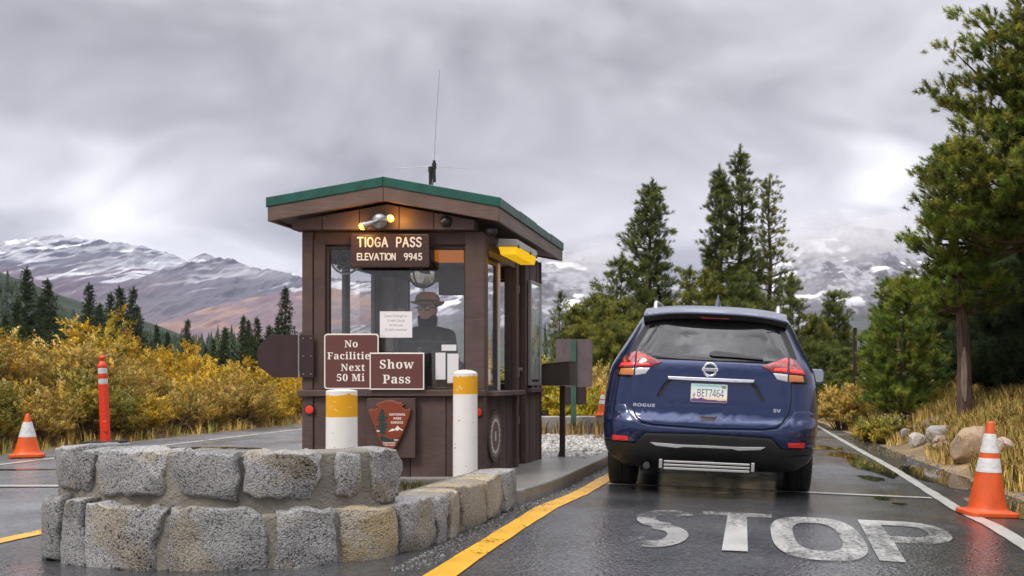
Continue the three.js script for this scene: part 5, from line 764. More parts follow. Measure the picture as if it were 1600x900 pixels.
// ---------------------------------------------------------------- bollards, cones, posts, barrier, boulders
function hit(u, v) {                                        // where a sight line meets the ground
  const a = (u - 1167) / 1600, b = (v - 590) / 1600; let d = 3; for (; d < 120; d += 0.02) { const x = a * d, y = 0.94 - b * d, g = x > 2.6 + bend(d) || x < -8.3 ? terrainY(x, d) : roadY(x, d); if (y <= g) return [x, g, -d]; } return [a * d, 0, -d];
}
{
  const tx = (white, seed) => canvasTex(256, 512, (g, W, H) => {
    const r = rng(seed); g.fillStyle = '#e9e7e3'; g.fillRect(0, 0, W, H); const y0 = white * H, y1 = y0 + 0.155 * H * (seed === 2 ? 1 : 1.25);
    g.fillStyle = '#e2a414'; g.beginPath(); g.moveTo(0, y1); for (let x = 0; x <= W; x += 6) { let e = 9 * (fbm3(x * 0.05, seed, 1, 3) - 0.5) * 2; if (r() > 0.9) e -= 7; g.lineTo(x, y0 + e); } g.lineTo(W, y1); g.fill();
    for (let i = 0; i < 26; i++) { g.fillStyle = ['#b9672c', '#c99a5a', '#5d4638', '#8f8a80'][i % 4]; g.beginPath(); g.ellipse(r() * W, H * (0.35 + 0.6 * r()), 0.6 + r() * 2, 1 + r() * 3.5, r() * 2, 0, 7); g.fill(); }
    g.fillStyle = '#e9e7e3'; for (let i = 0; i < 14; i++) { g.save(); g.translate(r() * W, y0 + r() * (y1 - y0)); g.rotate(r() * 3); g.fillRect(-1, -3 - r() * 8, 2, 6 + r() * 9); g.restore(); }
    g.strokeStyle = 'rgba(186,120,60,0.5)'; g.lineWidth = 1.2; for (let i = 0; i < 9; i++) { const x = r() * W, y = H * (0.86 + 0.08 * r()); g.beginPath(); g.moveTo(x, y); g.lineTo(x + 12 * (r() - 0.5), y + 3); g.stroke(); }
  });
  for (const [u, d, ytop, base, white, seed, label] of [[534, 6.95, 0.85, 0.08, 0.035, 1, 'shorter white steel bollard with chipped yellow band behind the stone wall'], [727, 8.36, 0.975, 0.06, 0.03, 2, 'taller white steel bollard with domed top and yellow band at the booth corner']]) {
    const r = seed === 1 ? 0.1 : 0.096, h = ytop - base, s = thing('bollard', label, 'bollard', [(u - 1167) * d / 1600, base, -d], 'bollards in front of the booth');
    part(s, 'post', new THREE.CylinderGeometry(r, r * 1.02, h, 40, 12, true).translate(0, h / 2, 0).rotateY(2), mat(0xffffff, 0.42, { map: tx(white, seed), bumpMap: T.grainBump, bumpScale: 0.0015 }));
    const k = seed === 1 ? 0.012 : 0.03; part(s, 'cap', lathe([[0, h + k], [0.04, h + k * 0.93], [0.075, h + k * 0.6], [r * 0.95, h + k * 0.2], [r * 1.01, h - 0.006]].reverse(), 40), mat(lin(0.76, 0.75, 0.72), 0.5, { map: rep(T.dapple, 1) }));
  }
}
const coneOrange = mat(lin(0.82, 0.115, 0.012), 0.42, { map: T.dapple }), coneDirty = mat(lin(0.72, 0.10, 0.014), 0.45, { map: rep(T.dapple, 2) }), coneWhite = mat(lin(0.72, 0.72, 0.72), 0.4, { map: rep(T.dapple, 3) });
function cone(h, bw, bands, label, pos, turn, m = coneOrange) {
  const s = thing('traffic_cone', label, 'traffic cone', pos); s.rotation.set(-0.008, turn, pos[0] > -1.7 ? -0.044 : 0, 'ZXY');
  const r0 = bw * 0.40, r1 = h * 0.035, rr = (y) => mix(r0, r1, (y - 0.03) / (h - 0.03));
  part(s, 'base', boxUV(ext((() => { const q = rrect(bw, bw, bw * 0.16); return q; })(), 0.022, 0.006).rotateX(-Math.PI / 2).translate(0, 0.006, 0)), m);
  for (const [x, z] of [[-1, -1], [1, -1], [-1, 1], [1, 1]]) part(s, 'foot', box(0.05, 0.008, 0.05, x * bw * 0.36, 0.001, z * bw * 0.36, 0.003), m);
  part(s, 'body', lathe([[r0 * 1.12, 0.030], [r0 * 1.02, 0.045], [rr(0.06), 0.06], ...span(0.1, h - 0.015, 8).map((y) => [rr(y), y]), [r1 * 0.8, h - 0.004], [r1 * 0.5, h]], 40), m);
  for (const [a, b] of bands) part(s, 'reflective_band', lathe([[rr(a * h) - 0.001, a * h - 0.002], [rr(a * h) + 0.003, a * h], ...span(a * h, b * h, 4).map((y) => [rr(y) + 0.003, y]), [rr(b * h) - 0.001, b * h + 0.002]], 40), coneWhite);
  return s;
}
{
  const p = hit(1542, 806); cone(0.72, 0.385, [[0.46, 0.605], [0.665, 0.865]], 'large orange traffic cone with two white bands on the white edge line', [p[0], p[1] + 0.008, p[2]], 0.2, coneDirty);
  cone(0.47, 0.31, [[0.46, 0.80]], 'small orange traffic cone with one broad white band on the far lane edge', [-7.8, roadY(-7.8, 11.1) + 0.006, -11.1], 0.5);
  cone(0.46, 0.27, [[0.48, 0.62], [0.68, 0.84]], 'small orange traffic cone standing on the low concrete barrier', [-2.62, roadY(-1.6, 18.55) + 0.395, -18.6], 0.3);
  // delineator post, leaning a little
  const s = thing('delineator_post', 'slim red orange delineator post with two white bands on a black rubber base', 'delineator', [(165 - 1167) * 13 / 1600, roadY(-8.1, 13) + 0.006, -13]); const h = 1.14, o = mat(lin(0.85, 0.055, 0.022), 0.4, { map: T.dapple });
  part(s, 'base', boxUV(ext(rrect(0.40, 0.40, 0.1), 0.04, 0.012).rotateX(-Math.PI / 2).translate(0, 0.004, 0)), M.rubber);
  const g = new THREE.Group(); g.name = 'post'; g.rotation.z = 0.043; g.position.y = 0.05; s.add(g);
  const y = (f) => (1 - f) * (h - 0.05);
  part(g, 'tube', lathe([[0.062, 0], [0.058, 0.02], [0.055, 0.12], [0.053, y(0.36)], [0.056, y(0.345)], [0.056, y(0.335)], [0.048, y(0.33)], [0.048, y(0.27)], [0.054, y(0.265)], [0.054, y(0.22)], [0.047, y(0.215)], [0.047, y(0.145)], [0.053, y(0.14)], [0.053, y(0.11)], [0.03, y(0.075)], [0.018, y(0.06)]], 32), o);
  for (const [a, b] of [[0.33, 0.27], [0.212, 0.147]]) part(g, 'reflective_band', lathe([[0.0485, y(a)], [0.051, y(a) + 0.004], [0.051, y(b) - 0.004], [0.0485, y(b)]], 32), coneWhite);
  part(g, 'handle', new THREE.SphereGeometry(0.036, 20, 14).scale(1, 1, 0.8).translate(0, y(0.03), 0), o); part(g, 'notch', bx(-0.02, 0.06, 0.12, 0.26, 0.03, 0.056, 0.01), o);
}
// fee deposit box on a post
{
  const d = 11.3, p = thing('deposit_box', 'brown metal deposit box with a sloping lid on a slim post behind the booth', 'deposit box', [(877 - 1167) * d / 1600, IY(d) + 0.075, -d]), q = d / 1600, y0 = p.position.y;
  const Y = (v) => 0.94 - (v - 590) * q - y0, X = (u) => (u - 877) * q;
  part(p, 'box', boxUV(ext(poly([[X(848), Y(602.5)], [X(893), Y(602)], [X(893), Y(566)], [X(853), Y(570)], [X(848), Y(574)]]), 0.40, 0.006).translate(0, 0, -0.28)), M.brownMetal = mat(lin(0.075, 0.05, 0.04), 0.45, { map: rep(T.grain, 2) }));
  part(p, 'lid', boxUV(ext(poly([[X(847), Y(572.5)], [X(853), Y(568.4)], [X(894), Y(564.4)], [X(894), Y(566.2)], [X(853), Y(570.2)], [X(847), Y(574.2)]]), 0.42, 0.002).translate(0, 0, -0.29)), M.brownMetal);
  const postM = mat(lin(0.055, 0.028, 0.028), 0.45, { map: rep(T.grain, 2) });
  part(p, 'post', merge([bx(-0.028, 0.028, 0.0, Y(602.8), -0.10, -0.04, 0.004), bx(-0.06, 0.05, 0, 0.012, -0.13, 0.0, 0.002), boxUV(ext(poly([[-0.052, 0.01], [-0.0285, 0.01], [-0.0285, 0.10]]), 0.04, 0).translate(0, 0, -0.09))]), postM);
}
// sign backs on a perforated green post
{
  const d = 17.9, q = d / 1600, y0 = IY(d) + 0.06, p = thing('sign_post', 'mauve grey back of a tall road sign on a perforated green post', 'road sign', [(896 - 1167) * q, y0, -d]), X = (u) => (u - 896) * q, Y = (v) => 0.94 - (v - 590) * q - y0;
  part(p, 'sign_back', boxUV(ext(rrect(X(925) - X(868), Y(530) - Y(604), 0.03), 0.004, 0.001).translate((X(925) + X(868)) / 2, (Y(530) + Y(604)) / 2, -0.04)), mat(lin(0.155, 0.118, 0.125), 0.5, { map: rep(T.grain, 2) }));
  part(p, 'lower_plate', boxUV(ext(rrect(X(916) - X(881), Y(604) - Y(632), 0.012), 0.004, 0.001).translate((X(916) + X(881)) / 2, (Y(604.5) + Y(632)) / 2, -0.042)), M.plateBack);
  const gm = mat(lin(0.05, 0.15, 0.10), 0.45, { map: rep(T.grain, 3) }), H = Y(531);
  const post = part(p, 'post', merge([bx(-0.03, 0.03, 0, H, -0.006, 0.0, 0), bx(-0.045, -0.03, 0, H, -0.028, 0, 0), bx(0.03, 0.045, 0, H, -0.028, 0, 0)]), gm); for (let k = 0; k < 22; k++) part(post, 'hole', cyl(0.006, 0.006, 0.003, 8).rotateX(Math.PI / 2).translate(0, 0.06 + k * H / 22.5, 0.0005), M.black);
}
{
  const b = thing('concrete_barrier', 'low weathered concrete barrier behind the gravel', 'barrier', [0, IY(18.6), 0]);
  for (const [x0, x1] of [[-6.6, -4.62], [-4.61, -2.32]]) part(b, 'block', boxUV(new TessellateModifier(0.3, 5).modify(ni(new RoundedBoxGeometry(x1 - x0, 0.42, 0.26, 3, 0.02)))).translate((x0 + x1) / 2, 0.185, -18.6), M.concrete);
}
{
  const [x, y, z] = hit(1336, 655); const p = thing('pole', 'tall rusty brown pole standing at the roadside before the tan brush', 'pole', [x, y - 0.03, z]); const h = 0.94 + (590 - 513) * -z / 1600 - y + 0.03;
  part(p, 'shaft', merge([boxUV(bx(-0.045, 0.045, 0, h, -0.005, 0.005, 0.002)), bx(-0.055, -0.045, 0, h, -0.03, 0.03, 0.002), bx(0.045, 0.055, 0, h, -0.03, 0.03, 0.002)]), mat(lin(0.045, 0.022, 0.018), 0.6, { map: rep(T.grain, 2) })); part(p, 'cap', bx(-0.06, 0.06, h, h + 0.012, -0.035, 0.035, 0.003), M.rubber);
}
// roadside boulders
{
  const rock = (c, m = T.granite, k = 0.8) => mat(lin(...c), 0.8, { map: rep(m, k), bumpMap: rep(T.graniteBump, 1.2), bumpScale: 0.012 });
  const mats = { grey: rock([0.55, 0.54, 0.53]), pale: rock([0.85, 0.80, 0.73]), tan: rock([0.62, 0.47, 0.33], T.lichen, 0.7), dark: rock([0.22, 0.215, 0.225]), pink: rock([0.72, 0.56, 0.46]) };
  const list = [
    [1483, 1563, 664, 722, 'tan', 'largest tan boulder half sunk in the grass behind the large cone'], [1546, 1594, 682, 724, 'pink', 'pinkish rounded boulder beside the large cone'], [1447, 1490, 664, 692, 'grey', 'big grey boulder next to the largest tan boulder'],
    [1455, 1486, 682, 700, 'pink', 'low pinkish rock in front of the big grey boulder'], [1458, 1492, 690, 708, 'tan', 'low tan rock between grass and the largest boulder'], [1419, 1450, 676, 700, 'pale', 'pale rounded rock by the wet shoulder beside the big grey boulder'], [1406, 1424, 669, 690, 'grey', 'upright grey rock beside the pale rounded rock'], [1417, 1432, 679, 692, 'pink', 'small pinkish rock between the upright grey rock and pale rock'],
    [1343, 1361, 653, 668, 'grey', 'grey rock near the foot of the brown pole'], [1355, 1375, 657, 671, 'pink', 'pinkish rock in the small roadside pile'], [1364, 1384, 668, 685, 'pale', 'whitest rock in the small roadside pile'], [1377, 1396, 677, 688, 'dark', 'dark wet rock at the end of the small roadside pile'], [1340, 1352, 665, 675, 'pink', 'flat pinkish rock on the shoulder by the pole'], [1350, 1366, 669, 680, 'dark', 'dark rock at the centre of the small roadside pile'], [1338, 1350, 672, 682, 'dark', 'dark flat rock on the shoulder edge of the roadside pile'], [1357, 1368, 673, 683, 'tan', 'small tan rock touching the whitest rock'], [1334, 1344, 661, 669, 'tan', 'tiny tan rock beside the brown pole']];
  list.forEach(([u0, u1, v0, v1, m, label], i) => {
    const [x, y, z] = hit((u0 + u1) / 2, v1 - 2), d = -z, w = (u1 - u0) * d / 3200, h = (v1 - v0) * d / 1600; let g = new THREE.IcosahedronGeometry(1, 14); g = smooth(g); const p = g.attributes.position;
    for (let k = 0; k < p.count; k++) { const a = p.getX(k), b = p.getY(k), c = p.getZ(k); let f = 0.72 + 0.5 * fbm3(a * 1.1 + i * 9, b * 1.1, c * 1.1, 3) + 0.10 * (fbm3(a * 5 + i, b * 5, c * 5, 3) - 0.5); for (let e = 0; e < 9; e++) { const th = hsh(i, e, 1) * 6.283, ph = Math.acos(1 - 1.3 * hsh(i, e, 2)), dt = a * Math.sin(ph) * Math.cos(th) + b * Math.cos(ph) + c * Math.sin(ph) * Math.sin(th); if (dt > 0.05) f = Math.min(f, (0.66 + 0.24 * hsh(i, e, 3)) / dt + 0.02 * (fbm3(a * 6, b * 6, c * 6 + i, 2) - 0.5)); } const flat = 0.9; let yy = b * f; yy = yy > 0 ? yy ** flat : yy; p.setXYZ(k, Math.sign(a) * Math.abs(a) ** 0.85 * f * w * 1.02, yy * h * 0.62, c * f * w * 0.8); }
    g.computeVertexNormals(); const s = single('boulder', boxUV(g, 1, i * 0.3), mats[m], label, 'boulder', 'boulders along the road shoulder'); s.position.set(x, y + h * 0.36, z - w * 0.5); s.rotation.y = i * 1.3 % 0.6;
  });
}
// ---------------------------------------------------------------- trees and shrubs
function tuftGeo(n, seed, len, wid, open) {                 // a needle brush: base at 0, along +y, one unit long
  const r = rng(seed), P = [], N = [];
  for (let i = 0; i < n; i++) {
    const a = r() * 6.2832, h = 0.05 + 0.75 * r(), c = Math.cos(a), s = Math.sin(a), up = 0.45 + 0.5 * h + 0.2 * r(), L = len * (0.75 + 0.5 * r()), o = open * (1 - 0.45 * h);
    const dx = c * o, dz = s * o, dy = up * 0.75, l = Math.hypot(dx, dy, dz), ex = dx / l * L, ey = dy / l * L, ez = dz / l * L, wx = -s * wid, wz = c * wid;
    P.push(wx, h, wz, -wx, h, -wz, ex, h + ey, ez); for (let k = 0; k < 3; k++) N.push(c * 0.7, 0.7, s * 0.7);
  }
  const g = new THREE.BufferGeometry(); g.setAttribute('position', new THREE.Float32BufferAttribute(P, 3)); g.computeVertexNormals(); return g;
}
const tuftNear = tuftGeo(46, 3, 0.42, 0.042, 1.2), tuftMid = tuftGeo(32, 4, 0.55, 0.05, 1.4), tuftFar = tuftGeo(14, 6, 0.8, 0.11, 1.0);
const needle = mat(lin(1, 1, 1), 0.9, { transmission: 0.5, thickness: 0, specularIntensity: 0.15 }), leafM = mat(lin(1, 1, 1), 0.8, { transmission: 0.3, thickness: 0, specularIntensity: 0.25 });
const barkM = mat(lin(0.17, 0.115, 0.085), 0.9, { map: rep(T.bark, 1), bumpMap: rep(T.barkBump, 1), bumpScale: 0.012 }), barkPale = mat(lin(0.30, 0.24, 0.19), 0.9, { map: rep(T.bark, 1), bumpMap: rep(T.barkBump, 1), bumpScale: 0.01 });
const greens = { dark: [lin(0.050, 0.078, 0.026), lin(0.068, 0.098, 0.030), lin(0.038, 0.062, 0.026)], mid: [lin(0.115, 0.150, 0.030), lin(0.155, 0.185, 0.036), lin(0.085, 0.118, 0.028), lin(0.18, 0.20, 0.042)], bright: [lin(0.18, 0.26, 0.034), lin(0.26, 0.31, 0.040), lin(0.12, 0.19, 0.030), lin(0.31, 0.31, 0.045)], olive: [lin(0.23, 0.24, 0.040), lin(0.29, 0.27, 0.044), lin(0.16, 0.18, 0.032), lin(0.12, 0.145, 0.030)] };
function limb(pts, r0, r1, n = 5) {                         // tapered tube through points
  const c = new THREE.CatmullRomCurve3(pts), seg = Math.max(3, pts.length * 2), g = new THREE.TubeGeometry(c, seg, 1, n), p = g.attributes.position, q = V3();
  for (let i = 0; i <= seg; i++) { c.getPointAt(i / seg, q); const r = mix(r0, r1, i / seg); for (let k = 0; k <= n; k++) { const a = i * (n + 1) + k; p.setXYZ(a, q.x + (p.getX(a) - q.x) * r, q.y + (p.getY(a) - q.y) * r, q.z + (p.getZ(a) - q.z) * r); } }
  const uv = g.attributes.uv, L = c.getLength(); for (let i = 0; i < uv.count; i++) uv.setXY(i, uv.getY(i) * Math.max(1, Math.round(r0 * 12)), uv.getX(i) * L * 0.7); return g;
}
function crownOf(parent, name, geo, m, list, pal, r) {
  const im = new THREE.InstancedMesh(geo, m, list.length), o = new THREE.Object3D(), up = V3(0, 1, 0), c = new THREE.Color();
  list.forEach(([p, dir, s, k], i) => { o.position.copy(p); o.quaternion.setFromUnitVectors(up, dir); o.rotateY(r() * 6.28); o.scale.setScalar(s); o.updateMatrix(); im.setMatrixAt(i, o.matrix); im.setColorAt(i, c.copy(pal[(k ?? Math.floor(r() * pal.length)) % pal.length]).multiplyScalar(0.85 + 0.3 * r())); });
  im.name = name; im.userData.kind = 'stuff'; shade(im); parent.add(im); return im;
}
// o: h, rad, base (fraction of bare trunk), n limbs, tuft, size, pal, prof(t 0..1 up the crown), seed, tr trunk radius
function pine(label, group, pos, o) {
  const r = rng(o.seed), t = thing('pine_tree', label, 'tree', pos, group), wood = [], leaves = [], lean = o.lean ?? 0.02;
  const tx = (y) => V3(lean * y + 0.05 * o.rad * Math.sin(y * 0.9 + o.seed), y, 0.05 * o.rad * Math.cos(y * 0.7 + o.seed));
  const tp = []; for (let i = 0; i <= 8; i++) tp.push(tx(o.h * i / 8 * 0.99)); tp[0].y = -0.15; const tr = o.tr ?? o.h * 0.017; wood.push(limb(tp, tr, tr * 0.12, 9));
  const step = o.size * 0.85;
  for (let i = 0; i < o.n; i++) {
    const f = (i + r()) / o.n, y = o.h * (o.base + (1 - o.base) * f) * 0.97, L = Math.max(0.12, o.rad * o.prof(f) * (0.45 + 0.75 * r())), az = i * 2.39996 + r() * 1.3, rise = mix(o.rise0 ?? 0.0, o.rise1 ?? 0.7, f) + 0.3 * (r() - 0.5), P0 = tx(y), dx = Math.cos(az), dz = Math.sin(az);
    const pt = (s) => V3(P0.x + dx * L * s, P0.y + L * (rise * s * 0.55 + 0.30 * s * s * s - (o.droop ?? 0.06) * Math.sin(s * 3)), P0.z + dz * L * s);
    if (o.limbs !== false) wood.push(limb([pt(0), pt(0.5), pt(0.97)], tr * 0.26 * (1 - 0.6 * f) + 0.004, 0.004, 4));
    const m = Math.max(2, Math.round(L * (1 - (o.inner ?? 0.4)) / step)), side = V3(-dz, 0, dx), q = o.dens ?? 3, hue = Math.floor(r() * o.pal.length);
    for (let j = 0; j < m; j++) {
      const s = mix(o.inner ?? 0.4, 1, (j + 0.2 + r() * 0.8) / m), spread = (1.1 - s) * L * 0.5 + 0.10 * L, c = pt(s).addScaledVector(side, (r() * 2 - 1) * spread), w = o.size * 0.75 * (1 - 0.35 * f);
      for (let e = 0; e < q; e++) { const ex = (r() + r() - 1) * w * 1.5, ey = (r() - 0.4) * w * 0.55, ez = (r() + r() - 1) * w * 1.5; leaves.push([V3(c.x + ex, c.y + ey, c.z + ez), V3(dx * 0.6 + ex / w * 0.5 + (r() - 0.5) * 0.6, 0.45 + 0.6 * r(), dz * 0.6 + ez / w * 0.5 + (r() - 0.5) * 0.6).normalize(), o.size * (0.6 + 0.6 * r()) * (1 - 0.4 * f), r() < 0.5 ? hue : undefined]); }
    }
  }
  for (let i = 0; i < 6; i++) leaves.push([tx(o.h * (0.94 + 0.01 * i)), V3(r() - 0.5, 2, r() - 0.5).normalize(), o.size * 0.9]);
  part(t, 'trunk', merge(wood), o.bark ?? barkM); crownOf(t, 'crown', o.tuft, needle, leaves, o.pal, r); return t;
}
const colum = (f) => (0.86 + 0.12 * f) * (1 - f ** 4.5) * (0.9 + 0.14 * Math.sin(f * 21)) + 0.05, spire = (f) => (1 - f) ** 0.85 + 0.04, bushy = (f) => Math.sqrt(Math.max(0, 1 - (f * 1.02) ** 2.2)) * (0.8 + 0.3 * Math.sin(f * 4)) + 0.05, ragged = (f) => (1 - f ** 2) * (0.7 + 0.35 * Math.sin(f * 17)) + 0.08;
const gY = (x, d) => terrainY(x, d) - 0.05;
function treeAt(label, group, u, vtop, d, wpx, o) { const x = (u - 1167) * d / 1600, y = gY(x, d), h = 0.94 + (590 - vtop) * d / 1600 - y; return pine(label, group, [x, y, -d], { h, rad: wpx * d / 3200, ...o }); }
{
  const behind = 'pines beyond the stopped car';
  treeAt('tall full pine with a rounded top standing alone between booth and car', behind, 1012, 286, 46, 92, { base: 0.18, n: 104, tuft: tuftMid, size: 0.42, pal: greens.mid, prof: colum, seed: 11, dens: 9, rise0: -0.1 });
  treeAt('tallest slender pine with a bare upper trunk behind the car', behind, 1151, 231, 50, 112, { base: 0.14, n: 100, tuft: tuftMid, size: 0.42, pal: greens.mid, prof: (f) => (f > 0.72 ? 0.62 : f > 0.6 ? 0.45 : 1 - 0.4 * f) * (1 - f ** 5), seed: 12, dens: 8, rise0: -0.1 });
  treeAt('dense dark pine leaning against the tallest pine', behind, 1120, 262, 49, 106, { base: 0.12, n: 112, tuft: tuftMid, size: 0.42, pal: greens.mid, prof: (f) => (0.95 - 0.5 * f) * (1 - f ** 6) * (0.95 + 0.15 * Math.sin(f * 25)), seed: 13, dens: 9, rise0: -0.1 });
  treeAt('thin airy grey green pine next to the tallest pine', behind, 1197, 277, 52, 108, { base: 0.10, n: 100, tuft: tuftMid, size: 0.40, pal: greens.olive, prof: (f) => 0.25 + 0.75 * (1 - f), seed: 14, dens: 5, rise0: 0.4, rise1: 1.1 });
  treeAt('short twisted pine at the foot of the lone full pine', behind, 966, 404, 44, 84, { base: 0.35, n: 34, tuft: tuftMid, size: 0.45, pal: greens.mid, prof: bushy, seed: 15, dens: 6 });
  treeAt('young upright olive pine between the lone pine and the tallest pine', behind, 1072, 424, 42, 58, { base: 0.05, n: 50, tuft: tuftMid, size: 0.40, pal: greens.olive, prof: (f) => 1 - 0.7 * f, seed: 16, dens: 6, rise0: 0.5, rise1: 1.3 });
  treeAt('low spreading pine under the tallest pine', behind, 1098, 428, 45, 90, { base: 0.1, n: 50, tuft: tuftMid, size: 0.45, pal: greens.olive, prof: bushy, seed: 17, dens: 6 });
  treeAt('broad low pine filling in below the tallest pine', behind, 1160, 425, 43, 110, { base: 0.08, n: 56, tuft: tuftMid, size: 0.45, pal: greens.mid, prof: bushy, seed: 18, dens: 6 });
  treeAt('low pine with one long drooping arm below the airy pine', behind, 1228, 432, 45, 74, { base: 0.12, n: 44, tuft: tuftMid, size: 0.42, pal: greens.mid, prof: bushy, seed: 19, dens: 6, lean: 0.05 });
  treeAt('slim solitary young pine beside the booth map case', 'young pines behind the sign post', 873, 463, 58, 38, { base: 0.15, n: 40, tuft: tuftMid, size: 0.5, pal: greens.mid, prof: (f) => 1 - 0.75 * f, seed: 20, dens: 2 });
  for (const [u, v, d, w, s] of [[900, 484, 41, 50, 21], [923, 468, 42, 54, 22], [946, 478, 40, 56, 23], [972, 474, 39, 58, 24], [912, 520, 35, 60, 25], [957, 515, 34, 66, 26], [990, 500, 36, 70, 29]]) treeAt('bushy olive green young pine in the thicket behind the mauve sign', 'thicket behind the mauve sign', u, v, d, w, { base: 0.03, n: 64, tuft: tuftMid, size: 0.40, pal: greens.olive, prof: (f) => 1 - 0.62 * f ** 1.4, seed: s, dens: 6, rise0: 0.5, rise1: 1.3 });
  for (const [u, v, d, w, s, lab] of [[1301, 462, 47, 62, 31, 'tall green pine beyond the car mirror'], [1272, 500, 44, 54, 32, 'shorter olive pine half hidden by the car mirror'], [1322, 556, 38, 44, 33, 'small bushy pine behind the brown pole'], [1288, 545, 40, 50, 35, 'small pine low behind the car mirror']]) treeAt(lab, 'pines along the far road', u, v, d, w, { base: 0.05, n: 70, tuft: tuftMid, size: 0.42, pal: s % 2 ? greens.mid : greens.olive, prof: (f) => 1 - 0.6 * f ** 1.3, seed: s, dens: 6, rise0: 0.3, rise1: 1.2 });
  const bank = 'pines on the grassy bank';
  treeAt('bright green spreading pine at the edge of the grassy bank', bank, 1412, 436, 24, 112, { base: 0.06, n: 92, tuft: tuftNear, size: 0.27, pal: greens.bright, prof: bushy, seed: 41, dens: 8, rise0: 0.0, tr: 0.08 });
  treeAt('green pine behind the spreading pine with a leaning top', bank, 1385, 445, 28, 72, { base: 0.08, n: 70, tuft: tuftNear, size: 0.30, pal: greens.bright, prof: (f) => 1 - 0.6 * f, seed: 42, dens: 7, rise1: 1.1 });
  treeAt('darker pine between the spreading pine and the scarred trunk', bank, 1452, 440, 27, 90, { base: 0.05, n: 84, tuft: tuftNear, size: 0.30, pal: greens.mid, prof: bushy, seed: 43, dens: 7 });
  treeAt('pine with a bare reddish trunk and pale scar on the bank', bank, 1506, 222, 20, 190, { base: 0.40, n: 84, tuft: tuftNear, size: 0.28, pal: greens.bright, prof: (f) => (1 - f ** 2.0) * (0.75 + 0.25 * Math.sin(f * 19)) + 0.1, seed: 44, dens: 8, tr: 0.17, rise0: -0.15, rise1: 0.6, lean: -0.045, bark: mat(lin(0.20, 0.125, 0.09), 0.9, { map: rep(T.bark, 1), bumpMap: rep(T.barkBump, 1), bumpScale: 0.02 }) });
  { const t = scene.children[scene.children.length - 1], tr = 0.166; const g = new THREE.CylinderGeometry(tr * 0.86, tr * 0.97, 1.05, 12, 10, true, -0.55, 0.75), p = g.attributes.position; for (let i = 0; i < p.count; i++) { const y = p.getY(i), k = 1 - 0.75 * Math.abs(y / 0.525) ** 2.2, a = Math.atan2(p.getX(i), p.getZ(i)) * k - 0.1, r = Math.hypot(p.getX(i), p.getZ(i)) + 0.012; p.setXYZ(i, r * Math.sin(a) - 0.045 * (y + 0.95) + 0.05 * 1.25 * Math.sin((y + 0.95) * 0.9 + 44), y + 0.95, r * Math.cos(a) + 0.05 * 1.25 * Math.cos((y + 0.95) * 0.7 + 44)); } g.computeVertexNormals(); part(t, 'bark_scar', g, mat(lin(0.40, 0.33, 0.27), 0.85, { map: rep(T.bark, 1) })); }
  treeAt('huge shaggy pine rising out of view above the bank', bank, 1640, -340, 18.5, 350, { base: 0.25, n: 270, tuft: tuftNear, size: 0.29, pal: greens.olive.concat(greens.bright), prof: (f) => (1 - f ** 1.7) * (0.9 + 0.2 * Math.sin(f * 23)) + 0.1, seed: 45, dens: 10, tr: 0.24, rise0: -0.1, rise1: 0.6, inner: 0.25 });
  for (const [u, v, d, w, s] of [[1548, 330, 26, 130, 46], [1600, 300, 27, 150, 47], [1575, 420, 22.5, 120, 48], [1490, 400, 31, 110, 49], [1640, 380, 21, 140, 50]]) treeAt('dark dense pine in the shaded stand at the top of the bank', 'shaded stand on the bank', u, v, d, w, { base: 0.04, n: 100, tuft: tuftMid, size: 0.36, pal: greens.dark, prof: (f) => 1 - 0.55 * f ** 1.6, seed: s, dens: 8, rise0: 0.0, inner: 0.15 });
  // bare snag
  { const d = 27, x = (1402 - 1167) * d / 1600, y = gY(x, d), h = 0.94 + (590 - 437) * d / 1600 - y, t = thing('dead_snag', 'dead orange brown treetop snag among the green pines', 'tree', [x, y, -d], bank); part(t, 'trunk', limb([V3(0, 0, 0), V3(0.05, h * 0.5, 0), V3(0.0, h, 0)], 0.09, 0.03, 8), mat(lin(0.30, 0.17, 0.09), 0.9, { map: T.bark })); for (let i = 0; i < 5; i++) { const a = i * 2.1, yy = h * (0.8 + 0.035 * i); part(t, 'limb', limb([V3(0, yy, 0), V3(Math.cos(a) * 0.25, yy + 0.08, Math.sin(a) * 0.25), V3(Math.cos(a) * 0.4, yy + 0.2, Math.sin(a) * 0.4)], 0.02, 0.005, 5), barkPale); } }
  // dark conifers past the golden hedge: two builds, repeated
  const kinds = [0, 1, 2].map((k) => { const c = pine(['narrow dark spire conifer', 'broad dark conifer', 'ragged dark conifer'][k] + ' standing beyond the golden hedge', 'conifers beyond the golden hedge', [0, -50, 0], { h: 10, rad: [1.5, 1.9, 1.7][k], base: 0.06, n: 130, tuft: tuftMid, size: 0.36, pal: greens.dark, prof: [spire, (f) => (1 - f) ** 0.8 * (0.85 + 0.2 * Math.sin(f * 31)) + 0.05, ragged][k], seed: 60 + k, dens: 6, rise0: -0.3, rise1: 0.5, droop: 0.1, limbs: false, inner: 0.15 }); return c; });
  const spots = [[38, 418, 70, 1], [25, 470, 64, 0], [62, 462, 76, 0], [77, 437, 70, 2], [141, 443, 84, 0], [155, 474, 80, 2], [172, 458, 86, 0], [190, 448, 80, 0], [205, 449, 78, 1], [216, 478, 84, 2], [245, 507, 92, 0], [263, 518, 96, 0], [292, 499, 74, 1], [303, 540, 70, 2], [322, 540, 100, 0], [349, 511, 84, 2], [379, 493, 80, 0], [391, 500, 82, 2], [401, 496, 78, 1], [418, 508, 86, 1], [447, 449, 58, 2], [434, 494, 60, 0], [120, 500, 90, 1], [5, 490, 60, 2], [335, 530, 92, 1], [862, 560, 90, 0], [880, 575, 100, 2]];
